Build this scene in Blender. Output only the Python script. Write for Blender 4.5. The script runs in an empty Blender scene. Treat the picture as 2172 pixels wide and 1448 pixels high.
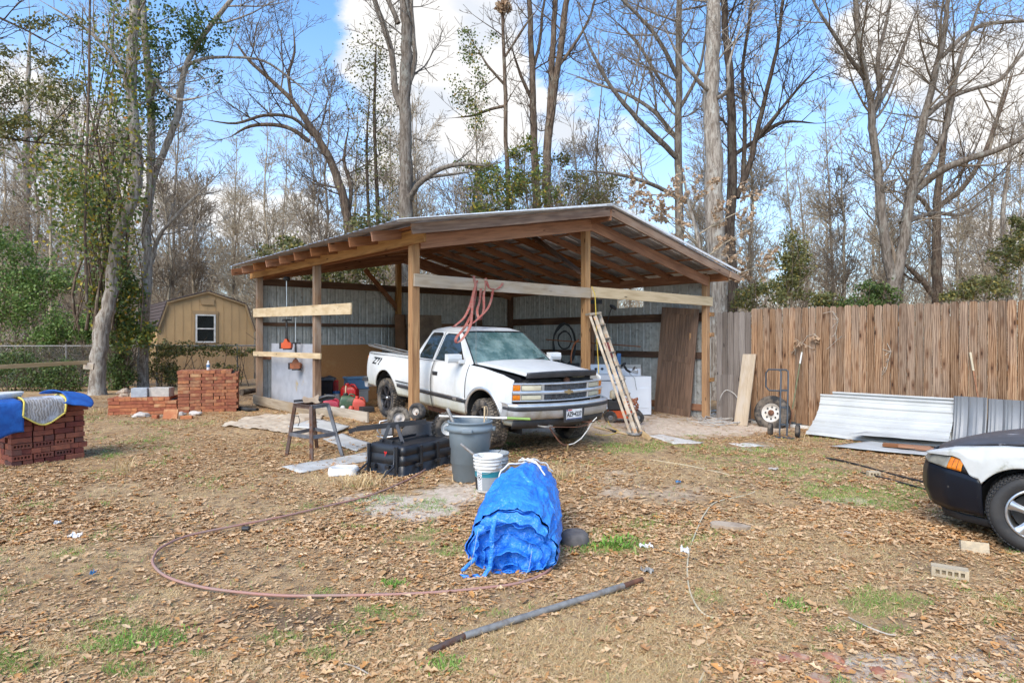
import bpy, math, random
import numpy as np
from mathutils import Vector as V, Matrix as Mx, noise as mnoise
R = math.radians
SC = bpy.context.scene
COL = SC.collection
random.seed(7)
np.random.seed(7)

# ---------------- camera, sky, sun, exposure ----------------
F, CX, HY, CH = 1300.0, 1086.0, 718.0, 1.75
cam_d = bpy.data.cameras.new('camera')
cam = bpy.data.objects.new('camera', cam_d)
COL.objects.link(cam)
cam.location = (0, 0, CH)
cam.rotation_euler = (R(90), 0, 0)
cam_d.sensor_width = 36.0
cam_d.lens = 36.0 * F / 2172.0
cam_d.shift_y = (HY - 724.0) / 2172.0
cam_d.clip_start = 0.05
cam_d.clip_end = 900
SC.camera = cam

SUN_EL, SUN_AZ = 44.0, 208.0      # azimuth clockwise from +Y (north): the sun stands behind the camera, a bit to the left
world = bpy.data.worlds.new('World')
SC.world = world
world.use_nodes = True
wn = world.node_tree
for n in list(wn.nodes):
 wn.nodes.remove(n)

def wnode(t, **k):
 n = wn.nodes.new(t)
 for a, b in k.items():
  setattr(n, a, b)
 return n

w_out = wnode('ShaderNodeOutputWorld')
w_bg = wnode('ShaderNodeBackground')
w_bg.inputs['Strength'].default_value = 0.105
sky = wnode('ShaderNodeTexSky', sky_type='NISHITA')
sky.sun_disc = False
sky.sun_elevation = R(SUN_EL)
sky.sun_rotation = R(SUN_AZ)
sky.air_density = 1.0
sky.dust_density = 0.6
sky.ozone_density = 2.2
tc = wnode('ShaderNodeTexCoord')
# clouds: project the view direction on a high flat layer
sep = wnode('ShaderNodeSeparateXYZ')
wn.links.new(tc.outputs['Generated'], sep.inputs[0])
mz = wnode('ShaderNodeMath', operation='MAXIMUM')
mz.inputs[1].default_value = 0.0
wn.links.new(sep.outputs[2], mz.inputs[0])
az = wnode('ShaderNodeMath', operation='ADD')
az.inputs[1].default_value = 0.35
wn.links.new(mz.outputs[0], az.inputs[0])
dv = wnode('ShaderNodeVectorMath', operation='DIVIDE')
cmb = wnode('ShaderNodeCombineXYZ')
for i in range(3):
 wn.links.new(az.outputs[0], cmb.inputs[i])
wn.links.new(tc.outputs['Generated'], dv.inputs[0])
wn.links.new(cmb.outputs[0], dv.inputs[1])
nz = wnode('ShaderNodeTexNoise')
nz.inputs['Scale'].default_value = 3.0
nz.inputs['Detail'].default_value = 9
nz.inputs['Roughness'].default_value = 0.62
nz.inputs['Distortion'].default_value = 0.15
wn.links.new(dv.outputs[0], nz.inputs['Vector'])

def ray(px, py):
 return V(((px - CX) / F, 1.0, (HY - py) / F)).normalized()

# cumulus banks that stand in the photographed part of the sky
acc = nz.outputs['Fac']
for (px, py, size, amt) in ((900, 130, 0.20, .27), (960, 215, 0.16, .22), (810, 70, .13, .2), (1860, 110, 0.10, .22),
       (2100, 190, .13, .22), (1700, 60, .1, -.12), (1950, 330, .12, -.12), (380, 380, 0.20, .2), (60, 330, .18, .16),
       (770, 330, .09, .22), (600, 400, .15, .14), (1650, 250, .1, .13), (1250, 350, .2, .1),
       (2050, 400, .2, .1), (1280, 90, .12, -.12), (600, 130, .26, -.22), (1700, 330, .16, -.1),
       (560, 260, .12, -.1), (1200, 60, .1, -.12), (1500, 330, .16, -.05)):
 dt = wnode('ShaderNodeVectorMath', operation='DISTANCE')
 nm = wnode('ShaderNodeVectorMath', operation='NORMALIZE')
 wn.links.new(tc.outputs['Generated'], nm.inputs[0])
 wn.links.new(nm.outputs[0], dt.inputs[0])
 dt.inputs[1].default_value = ray(px, py)
 mr = wnode('ShaderNodeMapRange', interpolation_type='SMOOTHSTEP')
 mr.inputs['From Min'].default_value = size
 mr.inputs['From Max'].default_value = size * .25
 mr.inputs['To Min'].default_value = 0
 mr.inputs['To Max'].default_value = amt
 wn.links.new(dt.outputs['Value'], mr.inputs['Value'])
 ad = wnode('ShaderNodeMath', operation='ADD')
 wn.links.new(acc, ad.inputs[0])
 wn.links.new(mr.outputs[0], ad.inputs[1])
 acc = ad.outputs[0]
cr = wnode('ShaderNodeMapRange', interpolation_type='SMOOTHSTEP')
cr.inputs['From Min'].default_value = 0.545
cr.inputs['From Max'].default_value = 0.71
wn.links.new(acc, cr.inputs['Value'])
nz2 = wnode('ShaderNodeTexNoise')
nz2.inputs['Scale'].default_value = 5.0
nz2.inputs['Detail'].default_value = 5
wn.links.new(dv.outputs[0], nz2.inputs['Vector'])
ccol = wnode('ShaderNodeMix', data_type='RGBA')
ccol.inputs['A'].default_value = (2.5, 2.65, 2.9, 1)
ccol.inputs['B'].default_value = (3.15, 3.1, 3.05, 1)
mr2 = wnode('ShaderNodeMapRange')
mr2.inputs['From Min'].default_value = .4
mr2.inputs['From Max'].default_value = .52
wn.links.new(nz2.outputs['Fac'], mr2.inputs['Value'])
wn.links.new(mr2.outputs[0], ccol.inputs['Factor'])
skyc = wnode('ShaderNodeMix', data_type='RGBA', blend_type='MULTIPLY')
skyc.inputs['Factor'].default_value = 1
skyc.inputs['B'].default_value = (.72, .92, 1.04, 1)
wn.links.new(sky.outputs[0], skyc.inputs['A'])
# thin veil low down
veil = wnode('ShaderNodeMapRange', interpolation_type='SMOOTHSTEP')
veil.inputs['From Min'].default_value = 0.5
veil.inputs['From Max'].default_value = 0.02
veil.inputs['To Max'].default_value = 0.62
wn.links.new(sep.outputs[2], veil.inputs['Value'])
vm = wnode('ShaderNodeMix', data_type='RGBA')
vm.inputs['B'].default_value = (2.4, 2.7, 3.05, 1)
wn.links.new(veil.outputs[0], vm.inputs['Factor'])
wn.links.new(skyc.outputs['Result'], vm.inputs['A'])
cm = wnode('ShaderNodeMix', data_type='RGBA')
wn.links.new(cr.outputs[0], cm.inputs['Factor'])
wn.links.new(vm.outputs['Result'], cm.inputs['A'])
wn.links.new(ccol.outputs['Result'], cm.inputs['B'])
wn.links.new(cm.outputs['Result'], w_bg.inputs['Color'])
wn.links.new(w_bg.outputs[0], w_out.inputs[0])

sun_d = bpy.data.lights.new('sun', 'SUN')
sun_d.energy = 1.35
sun_d.angle = R(42)
sun_d.color = (1.0, .89, .76)
sun = bpy.data.objects.new('sun', sun_d)
COL.objects.link(sun)
_sa, _se = R(SUN_AZ), R(SUN_EL)
sdir = V((math.sin(_sa) * math.cos(_se), math.cos(_sa) * math.cos(_se), math.sin(_se)))
sun.rotation_euler = (-sdir).to_track_quat('-Z', 'Y').to_euler()
sun.location = sdir * 50
SC.view_settings.view_transform = 'Standard'
SC.view_settings.look = 'None'
SC.view_settings.exposure = 1.7
SC.view_settings.gamma = 1
SC.view_settings.use_curve_mapping = False
SC.cycles.max_bounces = 6
SC.cycles.diffuse_bounces = 4
SC.cycles.glossy_bounces = 3
SC.cycles.transmission_bounces = 4
SC.cycles.transparent_max_bounces = 6
SC.cycles.use_denoising = True
SC.cycles.use_adaptive_sampling = True
SC.cycles.adaptive_threshold = 0.02

# ---------------- ground height ----------------
def sst(a, b, x):
 t = np.clip((np.asarray(x, float) - a) / (b - a), 0, 1)
 return t * t * (3 - 2 * t)

def gz(x, y):
 x = np.asarray(x, float)
 y = np.asarray(y, float)
 h = -0.27 * sst(1.0, 5.5, x) * sst(4.0, 12.5, y)
 h = h + 0.17 * sst(0, 1, 1 - np.hypot((x + 3.0) / 3.8, (y - 13.2) / 3.2))
 h = h + 0.05 * sst(0, 1, 1 - np.hypot((x - .0) / .9, (y - 6.9) / .8))
 h = h + 0.04 * sst(0, 1, (1 - np.hypot((x - .4) / 2.2, (y - 9.9) / 1.6)) * 1.6)
 return h

def g1(x, y):
 return float(gz(x, y))

def G(px, py, dz=0.0):
 """point on the ground seen at pixel (px, py) of the photograph"""
 z = 0.0
 for _ in range(12):
  D = F * (CH - z) / (py - HY)
  z = g1((px - CX) / F * D, D)
 D = F * (CH - z) / (py - HY)
 return V(((px - CX) / F * D, D, z + dz))

def W(px, py, D):
 return V(((px - CX) / F * D, D, CH + (HY - py) * D / F))

# ---------------- numpy value noise ----------------
_perm = np.random.RandomState(3).rand(256, 256)

def vnoise(x, y):
 xi = np.floor(x).astype(int)
 yi = np.floor(y).astype(int)
 fx = x - xi
 fy = y - yi
 fx = fx * fx * (3 - 2 * fx)
 fy = fy * fy * (3 - 2 * fy)
 a = _perm[xi & 255, yi & 255]
 b = _perm[(xi + 1) & 255, yi & 255]
 c = _perm[xi & 255, (yi + 1) & 255]
 d = _perm[(xi + 1) & 255, (yi + 1) & 255]
 return (a * (1 - fx) + b * fx) * (1 - fy) + (c * (1 - fx) + d * fx) * fy

def fbm(x, y, o=4):
 s, a, t = 0, .5, 0
 for i in range(o):
  s = s + a * vnoise(x * 2 ** i + 17 * i, y * 2 ** i + 31 * i)
  t += a
  a *= .5
 return s / t

# ---------------- object helpers ----------------
WM = {}

def tag(o, label=None, cat=None, group=None, kind=None):
 if label: o['label'] = label
 if cat: o['category'] = cat
 if group: o['group'] = group
 if kind: o['kind'] = kind
 return o

def link(o, parent, M):
 COL.objects.link(o)
 if parent is not None:
  o.parent = parent
  o.matrix_basis = WM[parent.name].inverted() @ M
 else:
  o.matrix_basis = M
 WM[o.name] = M.copy()
 return o

def frame(loc, rz=0.0, rx=0.0, ry=0.0):
 return Mx.Translation(V(loc)) @ Mx.Rotation(rz, 4, 'Z') @ Mx.Rotation(ry, 4, 'Y') @ Mx.Rotation(rx, 4, 'X')

def axes(o, x, y=None, up=(0, 0, 1)):
 """matrix with local X along x, local Z as near up as possible"""
 x = V(x).normalized()
 z = V(up)
 y = z.cross(x)
 if y.length < 1e-4:
  y = V((0, 1, 0)).cross(x)
  if y.length < 1e-4:
   y = V((1, 0, 0))
 y.normalize()
 z = x.cross(y)
 m = Mx(((x.x, y.x, z.x, o[0]), (x.y, y.y, z.y, o[1]), (x.z, y.z, z.z, o[2]), (0, 0, 0, 1)))
 return m

def thing(name, label, cat, M, group=None):
 o = bpy.data.objects.new(name, None)
 o.empty_display_size = .2
 if not isinstance(M, Mx):
  M = Mx.Translation(V(M))
 link(o, None, M)
 return tag(o, label, cat, group)

def mesh_obj(name, me, mat=None, parent=None, M=None, label=None):
 o = bpy.data.objects.new(name, me)
 if mat is not None and not me.materials:
  me.materials.append(mat)
 if M is None:
  M = WM[parent.name] if parent is not None else Mx()
 link(o, parent, M)
 if label: o['label'] = label
 return o

def np_mesh(name, verts, faces, smooth=False):
 """verts Nx3 array, faces MxK array (K = 3 or 4)"""
 me = bpy.data.meshes.new(name)
 verts = np.asarray(verts, np.float32)
 faces = np.asarray(faces, np.int32)
 me.vertices.add(len(verts))
 me.vertices.foreach_set('co', verts.ravel())
 k = faces.shape[1]
 me.loops.add(faces.size)
 me.loops.foreach_set('vertex_index', faces.ravel())
 me.polygons.add(len(faces))
 me.polygons.foreach_set('loop_start', np.arange(0, faces.size, k, dtype=np.int32))
 me.polygons.foreach_set('loop_total', np.full(len(faces), k, np.int32))
 if smooth:
  me.polygons.foreach_set('use_smooth', np.ones(len(faces), bool))
 me.update(calc_edges=True)
 return me

class MB:
 def __init__(s):
  s.v, s.f, s.sm = [], [], []

 def add(s, vs, fs, smooth=False):
  n = len(s.v)
  s.v += [tuple(p) for p in vs]
  s.f += [tuple(i + n for i in f) for f in fs]
  s.sm += [smooth] * len(fs)
  return s

 def box(s, c, d, M=None):
  x, y, z = d[0] / 2, d[1] / 2, d[2] / 2
  vs = [V((c[0] + a * x, c[1] + b * y, c[2] + e * z)) for e in (-1, 1) for b in (-1, 1) for a in (-1, 1)]
  if M is not None: vs = [M @ p for p in vs]
  return s.add(vs, [(0, 2, 3, 1), (4, 5, 7, 6), (0, 1, 5, 4), (2, 6, 7, 3), (0, 4, 6, 2), (1, 3, 7, 5)])

 def bar(s, a, b, w, h, up=(0, 0, 1)):
  a, b = V(a), V(b)
  M = axes((a + b) / 2, b - a, up=up)
  return s.box((0, 0, 0), ((b - a).length, w, h), M)

 def tube(s, pts, r, n=8, cap=True, smooth=True):
  pts = [V(p) for p in pts]
  m = len(pts)
  rs = r if isinstance(r, (list, tuple)) else [r] * m
  vs, fs = [], []
  prev = None
  for i, p in enumerate(pts):
   t = (pts[min(i + 1, m - 1)] - pts[max(i - 1, 0)])
   if t.length < 1e-9: t = V((0, 0, 1))
   t.normalize()
   if prev is None:
    u = t.orthogonal().normalized()
   else:
    u = (prev - t * prev.dot(t))
    u = u.normalized() if u.length > 1e-6 else t.orthogonal().normalized()
   prev = u
   w = t.cross(u)
   for k in range(n):
    a = 2 * math.pi * k / n
    vs.append(p + (u * math.cos(a) + w * math.sin(a)) * rs[i])
  for i in range(m - 1):
   for k in range(n):
    k2 = (k + 1) % n
    fs.append((i * n + k, i * n + k2, (i + 1) * n + k2, (i + 1) * n + k))
  s.add(vs, fs, smooth)
  if cap:
   s.add([vs[k] for k in range(n)], [tuple(range(n - 1, -1, -1))])
   s.add([vs[(m - 1) * n + k] for k in range(n)], [tuple(range(n))])
  return s

 def lathe(s, prof, n=24, M=None, smooth=True, cap=False):
  vs, fs = [], []
  m = len(prof)
  for (r, z) in prof:
   for k in range(n):
    a = 2 * math.pi * k / n
    p = V((r * math.cos(a), r * math.sin(a), z))
    vs.append(M @ p if M is not None else p)
  for i in range(m - 1):
   for k in range(n):
    k2 = (k + 1) % n
    fs.append((i * n + k, i * n + k2, (i + 1) * n + k2, (i + 1) * n + k))
  s.add(vs, fs, smooth)
  if cap:
   s.add(vs[:n], [tuple(range(n - 1, -1, -1))])
   s.add(vs[-n:], [tuple(range(n))])
  return s

 def prism(s, poly, d, M=None, smooth=False):
  """poly in local XY, extruded d along +Z"""
  n = len(poly)
  vs = [V((p[0], p[1], 0)) for p in poly] + [V((p[0], p[1], d)) for p in poly]
  if M is not None: vs = [M @ p for p in vs]
  fs = [tuple(range(n - 1, -1, -1)), tuple(range(n, 2 * n))]
  s.add(vs, fs)
  s.add(vs, [(i, (i + 1) % n, n + (i + 1) % n, n + i) for i in range(n)], smooth)
  return s

 def grid(s, fn, nu, nv, smooth=True, flip=False):
  vs = [fn(i / nu, j / nv) for j in range(nv + 1) for i in range(nu + 1)]
  fs = []
  for j in range(nv):
   for i in range(nu):
    a = j * (nu + 1) + i
    f = (a, a + 1, a + nu + 2, a + nu + 1)
    fs.append(f[::-1] if flip else f)
  return s.add(vs, fs, smooth)

 def mirror_y(s):
  n = len(s.v)
  vs = [(x, -y, z) for x, y, z in s.v]
  fs = [tuple(f[::-1]) for f in s.f]
  sm = list(s.sm)
  s.v += vs
  s.f += [tuple(i + n for i in f) for f in fs]
  s.sm += sm
  return s

 def mesh(s, name, world_to=None):
  me = bpy.data.meshes.new(name)
  vs = s.v
  if world_to is not None:
   inv = world_to.inverted()
   vs = [inv @ V(p) for p in vs]
  me.from_pydata(vs, [], s.f)
  me.polygons.foreach_set('use_smooth', s.sm)
  me.update()
  return me

 def build(s, name, mat, parent=None, M=None, world=False, bevel=0, solid=0, sub=0, label=None, off=0):
  if M is None:
   M = WM[parent.name] if parent is not None else Mx()
  me = s.mesh(name, M if world else None)
  o = mesh_obj(name, me, mat, parent, M, label)
  if solid:
   md = o.modifiers.new('solid', 'SOLIDIFY')
   md.thickness = solid
   md.offset = off
  if bevel:
   md = o.modifiers.new('bevel', 'BEVEL')
   md.width = bevel
   md.segments = 2
   md.limit_method = 'ANGLE'
   md.angle_limit = R(40)
  if sub:
   md = o.modifiers.new('sub', 'SUBSURF')
   md.levels = sub
   md.render_levels = sub
  return o

def beam(name, a, b, w, h, mat, parent=None, up=(0, 0, 1), bev=.004, label=None, warp=0.0, n=1):
 """timber with local X along its length; w across, h along up"""
 a, b = V(a), V(b)
 M = axes((a + b) / 2, b - a, up=up)
 L = (b - a).length
 m = MB()
 m.box((0, 0, 0), (L, w, h))
 return m.build(name, mat, parent, M, bevel=bev, label=label)

def sub_copy(src, parent, M, name=None, label=None):
 """copy one part (mesh shared) under another thing"""
 c = src.copy()
 if label: c['label'] = label
 link(c, parent, M)
 return c

def dup(root, M, label=None, group=None):
 """copy a thing with its parts and sub-parts"""
 d = M @ WM[root.name].inverted()
 r = root.copy()
 link(r, None, M)
 if label: r['label'] = label
 if group: r['group'] = group
 for ch in list(root.children):
  c = ch.copy()
  link(c, r, d @ WM[ch.name])
  for g in list(ch.children):
   e = g.copy()
   link(e, c, d @ WM[g.name])
 return r

def text_mesh(s, size, depth=.001, bold=0):
 cu = bpy.data.curves.new('lettering', 'FONT')
 cu.body = s
 cu.size = size
 cu.extrude = depth
 cu.offset = bold
 cu.align_x = 'CENTER'
 cu.align_y = 'CENTER'
 ob = bpy.data.objects.new('lettering_tmp', cu)
 COL.objects.link(ob)
 dg = bpy.context.evaluated_depsgraph_get()
 me = bpy.data.meshes.new_from_object(ob.evaluated_get(dg))
 me.name = 'lettering'
 bpy.data.objects.remove(ob)
 bpy.data.curves.remove(cu)
 me.materials.clear()
 return me

# ---------------- materials ----------------
class NT:
 def __init__(s, name):
  s.m = bpy.data.materials.new(name)
  s.m.use_nodes = True
  s.t = s.m.node_tree
  s.b = s.t.nodes['Principled BSDF']
  s.o = s.t.nodes['Material Output']
  s.tc = s.t.nodes.new('ShaderNodeTexCoord')

 def n(s, t, **k):
  n = s.t.nodes.new(t)
  for a, b in k.items(): setattr(n, a, b)
  return n

 def l(s, a, b):
  s.t.links.new(a, b)

 def rnd(s):
  return s.n('ShaderNodeObjectInfo').outputs['Random']

 def coords(s, scale=(1, 1, 1), rand=True, src='Object'):
  mp = s.n('ShaderNodeMapping')
  mp.inputs['Scale'].default_value = scale
  s.l(s.tc.outputs[src], mp.inputs['Vector'])
  if rand:
   mu = s.n('ShaderNodeMath', operation='MULTIPLY')
   mu.inputs[1].default_value = 37.0
   s.l(s.rnd(), mu.inputs[0])
   c = s.n('ShaderNodeCombineXYZ')
   for i in range(3): s.l(mu.outputs[0], c.inputs[i])
   s.l(c.outputs[0], mp.inputs['Location'])
  return mp.outputs[0]

 def noise(s, vec, scale=5, detail=4, rough=.55, dist=0):
  n = s.n('ShaderNodeTexNoise')
  n.inputs['Scale'].default_value = scale
  n.inputs['Detail'].default_value = detail
  n.inputs['Roughness'].default_value = rough
  n.inputs['Distortion'].default_value = dist
  s.l(vec, n.inputs['Vector'])
  return n.outputs['Fac']

 def ramp(s, fac, stops, interp='LINEAR'):
  r = s.n('ShaderNodeValToRGB')
  r.color_ramp.interpolation = interp
  e = r.color_ramp.elements
  while len(e) < len(stops): e.new(.5)
  for i, (p, c) in enumerate(stops):
   e[i].position = p
   e[i].color = (*c, 1) if len(c) == 3 else c
  s.l(fac, r.inputs[0])
  return r.outputs[0]

 def mr(s, fac, a, b, c=0, d=1, smooth=True):
  m = s.n('ShaderNodeMapRange')
  if smooth: m.interpolation_type = 'SMOOTHSTEP'
  m.inputs['From Min'].default_value = a
  m.inputs['From Max'].default_value = b
  m.inputs['To Min'].default_value = c
  m.inputs['To Max'].default_value = d
  s.l(fac, m.inputs['Value'])
  return m.outputs[0]

 def mix(s, fac, a, b, blend='MIX'):
  m = s.n('ShaderNodeMix', data_type='RGBA', blend_type=blend)
  for k, x in (('Factor', fac), ('A', a), ('B', b)):
   if hasattr(x, 'links'):
    s.l(x, m.inputs[k])
   elif k == 'Factor':
    m.inputs[k].default_value = x
   else:
    m.inputs[k].default_value = (*x, 1)
  return m.outputs['Result']

 def math(s, op, a, b=0.0):
  m = s.n('ShaderNodeMath', operation=op)
  for i, x in enumerate((a, b)):
   if hasattr(x, 'links'):
    s.l(x, m.inputs[i])
   else:
    m.inputs[i].default_value = x
  return m.outputs[0]

 def hsv(s, col, val=1.0, sat=1.0, hue=.5):
  h = s.n('ShaderNodeHueSaturation')
  s.l(col, h.inputs['Color'])
  for k, x in (('Value', val), ('Saturation', sat), ('Hue', hue)):
   if hasattr(x, 'links'): s.l(x, h.inputs[k])
   else: h.inputs[k].default_value = x
  return h.outputs[0]

 def bump(s, h, strength=.3, dist=.01):
  b = s.n('ShaderNodeBump')
  b.inputs['Strength'].default_value = strength
  b.inputs['Distance'].default_value = dist
  s.l(h, b.inputs['Height'])
  s.l(b.outputs[0], s.b.inputs['Normal'])
  return b

 def fin(s, col=None, rough=.7, metal=0, spec=None, coat=0):
  if col is not None:
   if hasattr(col, 'links'): s.l(col, s.b.inputs['Base Color'])
   else: s.b.inputs['Base Color'].default_value = (*col, 1)
  if hasattr(rough, 'links'): s.l(rough, s.b.inputs['Roughness'])
  else: s.b.inputs['Roughness'].default_value = rough
  s.b.inputs['Metallic'].default_value = metal
  if spec is not None: s.b.inputs['Specular IOR Level'].default_value = spec
  if coat: s.b.inputs['Coat Weight'].default_value = coat
  return s.m

def M_plain(name, c1, c2=None, scale=6, rough=.7, metal=0, bump=.15, vary=.0, stretch=(1, 1, 1), detail=5,
   a=.35, b=.65, spec=None, bscale=30, dirt=None, dscale=2.0, damt=(.5, .7)):
 t = NT(name)
 v = t.coords(stretch)
 c2 = c2 or tuple(x * .75 for x in c1)
 col = t.mix(t.mr(t.noise(v, scale, detail), a, b), c1, c2)
 if dirt:
  col = t.mix(t.mr(t.noise(v, dscale, 6, .65), *damt), col, dirt)
 if vary:
  col = t.hsv(col, val=t.mr(t.rnd(), 0, 1, 1 - vary, 1 + vary, False))
 if bump:
  t.bump(t.noise(v, bscale, 4), bump, .01)
 return t.fin(col, rough, metal, spec)

def M_wood(name, light, dark, knots=True, vary=.15, grain=26, weather=None, wamt=(.45, .7), rough=.85, end=None, hv=0):
 t = NT(name)
 v = t.coords((1.1, grain, grain))
 g = t.noise(v, 1.0, 6, .6, 1.2)
 v2 = t.coords((.6, 6, 6))
 g2 = t.noise(v2, 1.0, 3, .5, .4)
 wv = t.n('ShaderNodeTexWave', wave_type='BANDS', bands_direction='Y')
 wv.inputs['Scale'].default_value = 11
 wv.inputs['Distortion'].default_value = 7
 wv.inputs['Detail'].default_value = 3
 wv.inputs['Detail Scale'].default_value = .8
 t.l(t.coords((.14, 1.0, 1.0)), wv.inputs['Vector'])
 f = t.math('ADD', t.math('MULTIPLY', g, .55), t.math('MULTIPLY', wv.outputs['Fac'], .22))
 f = t.math('ADD', f, t.math('MULTIPLY', g2, .35))
 mid = tuple((a + b) / 2 for a, b in zip(light, dark))
 col = t.ramp(f, [(.34, dark), (.55, mid), (.74, light)])
 if knots:
  vo = t.n('ShaderNodeTexVoronoi')
  vo.inputs['Scale'].default_value = 1.0
  t.l(t.coords((1.9, 7.5, 7.5)), vo.inputs['Vector'])
  k = t.mr(vo.outputs['Distance'], .055, .13)
  col = t.mix(k, tuple(x * .28 for x in dark), col)
 if weather:
  col = t.mix(t.mr(t.noise(t.coords((.8, 2.5, 2.5)), 1.3, 5, .6), *wamt), col, weather)
 if vary:
  col = t.hsv(col, val=t.mr(t.rnd(), 0, 1, 1 - vary, 1 + vary, False),
     sat=t.mr(t.rnd(), 0, 1, 1.1, .85, False))
 t.bump(f, .45, .006)
 return t.fin(col, rough, 0, .25)

MAT = {}

def build_materials():
 m = MAT
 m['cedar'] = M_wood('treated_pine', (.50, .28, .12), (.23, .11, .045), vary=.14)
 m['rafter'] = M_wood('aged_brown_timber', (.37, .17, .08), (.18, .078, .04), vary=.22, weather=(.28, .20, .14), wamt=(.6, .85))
 m['fascia'] = M_wood('weathered_fascia_timber', (.34, .21, .13), (.13, .072, .045), vary=.1, weather=(.33, .25, .185), wamt=(.5, .78))
 m['post_grey'] = M_wood('weathered_post_timber', (.40, .28, .19), (.17, .10, .065), vary=.12, weather=(.36, .30, .25), wamt=(.45, .7))
 m['greyboard'] = M_wood('grey_weathered_board', (.54, .44, .32), (.30, .225, .155), vary=.10, weather=(.48, .41, .33))
 m['paleboard'] = M_wood('pale_pine_board', (.64, .49, .29), (.42, .29, .15), vary=.06)
 m['stainboard'] = M_plain('stained_pale_board', (.62, .49, .31), (.50, .37, .21), 3, .8, dirt=(.16, .085, .035), dscale=1.6, damt=(.6, .72), stretch=(1, 3, 3))
 m['dirtboard'] = M_wood('dirty_skirt_board', (.42, .35, .26), (.24, .18, .12), weather=(.34, .26, .17))
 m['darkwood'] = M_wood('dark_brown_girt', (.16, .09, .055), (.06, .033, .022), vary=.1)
 m['doorwood'] = M_plain('dark_weathered_door', (.19, .115, .075), (.11, .068, .045), 1.2, .85, vary=.14, stretch=(22, 22, 1.2), a=.4, b=.6, bscale=2, dirt=(.20, .15, .11), dscale=.6, damt=(.58, .75))
 m['osb'] = M_plain('brown_panel_board', (.36, .18, .07), (.29, .14, .05), 40, .8, detail=3, dirt=(.36, .20, .08), dscale=3)
 m['ply'] = M_plain('dusty_plywood', (.30, .235, .17), (.22, .16, .11), 3, .8, dirt=(.12, .08, .06), dscale=1.4, damt=(.5, .75))
 m['cardboard'] = M_plain('brown_hardboard', (.22, .11, .055), (.17, .085, .04), 3, .8)
 m['bluesheet'] = M_plain('pale_grey_panel', (.40, .41, .44), (.33, .34, .37), 3, .7, dirt=(.42, .32, .16), dscale=2.3, damt=(.60, .72))
 # corrugated sheet
 t = NT('galvanised_wall_sheet')
 v = t.coords((3, 3, .35), rand=True)
 c = t.mix(t.mr(t.noise(v, 2.5, 6, .65), .35, .7), (.52, .525, .50), (.36, .365, .345))
 c = t.mix(t.mr(t.noise(t.coords((9, 9, .5)), 1.0, 5), .58, .75), c, (.20, .19, .17))
 m['wallsheet'] = t.fin(t.hsv(c, val=t.mr(t.rnd(), 0, 1, .85, 1.08, False)), .5, .25)
 t = NT('galvanised_roof_sheet')
 v = t.coords((1, 1, 1), rand=True)
 c = t.mix(t.mr(t.noise(v, 1.6, 6, .65), .35, .7), (.62, .64, .66), (.42, .44, .46))
 m['roofsheet'] = t.fin(c, .38, .6)
 m['whitesheet'] = M_plain('white_painted_sheet', (.50, .51, .495), (.44, .45, .435), 2, .5, bump=0, dirt=(.42, .40, .36), dscale=1.5, damt=(.68, .85))
 m['greysheet'] = M_plain('grey_painted_sheet', (.20, .21, .225), (.17, .18, .19), 2, .45, metal=.2, bump=0, dirt=(.5, .5, .5), dscale=3.0, damt=(.70, .78), stretch=(3, 3, .4))
 # fence
 t = NT('fence_picket_pine')
 v = t.coords((1.0, 17, 17))
 g = t.noise(v, 1.0, 6, .6, 1.8)
 wv = t.n('ShaderNodeTexWave', wave_type='BANDS', bands_direction='Y')
 wv.inputs['Scale'].default_value = 9
 wv.inputs['Distortion'].default_value = 9
 wv.inputs['Detail'].default_value = 3
 wv.inputs['Detail Scale'].default_value = 1.0
 t.l(t.coords((.16, 1, 1)), wv.inputs['Vector'])
 f = t.math('ADD', t.math('MULTIPLY', g, .6), t.math('MULTIPLY', wv.outputs['Fac'], .28))
 f = t.math('ADD', f, t.math('MULTIPLY', t.noise(t.coords((.5, 5, 5)), 1, 3), .2))
 col = t.ramp(f, [(.36, (.13, .065, .032)), (.50, (.25, .14, .075)), (.70, (.37, .235, .14))])
 # grey weathering, stronger towards the top of each board (local x runs up)
 sx = t.n('ShaderNodeSeparateXYZ')
 t.l(t.tc.outputs['Object'], sx.inputs[0])
 wz = t.math('ADD', t.mr(sx.outputs[0], -1.3, 1.4, -.16, .14, False), t.noise(t.coords((.5, 2.2, 2.2)), 1.2, 5, .6))
 wz = t.math('ADD', wz, t.mr(t.rnd(), 0, 1, -.16, .16, False))
 col = t.mix(t.mr(wz, .42, .70, 0, .8), col, t.ramp(f, [(.35, (.145, .10, .072)), (.7, (.32, .235, .17))]))
 vo = t.n('ShaderNodeTexVoronoi')
 vo.inputs['Scale'].default_value = 1.0
 t.l(t.coords((2.3, 8.0, 8.0)), vo.inputs['Vector'])
 col = t.mix(t.mr(vo.outputs['Distance'], .16, .36, .35, 1), (.13, .06, .03), col)
 col = t.mix(t.mr(vo.outputs['Distance'], .08, .15), (.05, .025, .015), col)
 col = t.mix(t.mr(t.noise(t.coords((.9, 3, 3)), 1.0, 4), .62, .8, 0, .6), col, (.11, .07, .045))
 col = t.hsv(col, val=t.mr(t.math('FRACT', t.math('MULTIPLY', t.rnd(), 13.7)), 0, 1, .72, 1.22, False))
 t.bump(f, .5, .006)
 m['picket'] = t.fin(col, .85, 0, .2)
 m['picketgrey'] = M_wood('old_grey_picket', (.26, .225, .20), (.10, .082, .072), vary=.22, knots=True)
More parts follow.
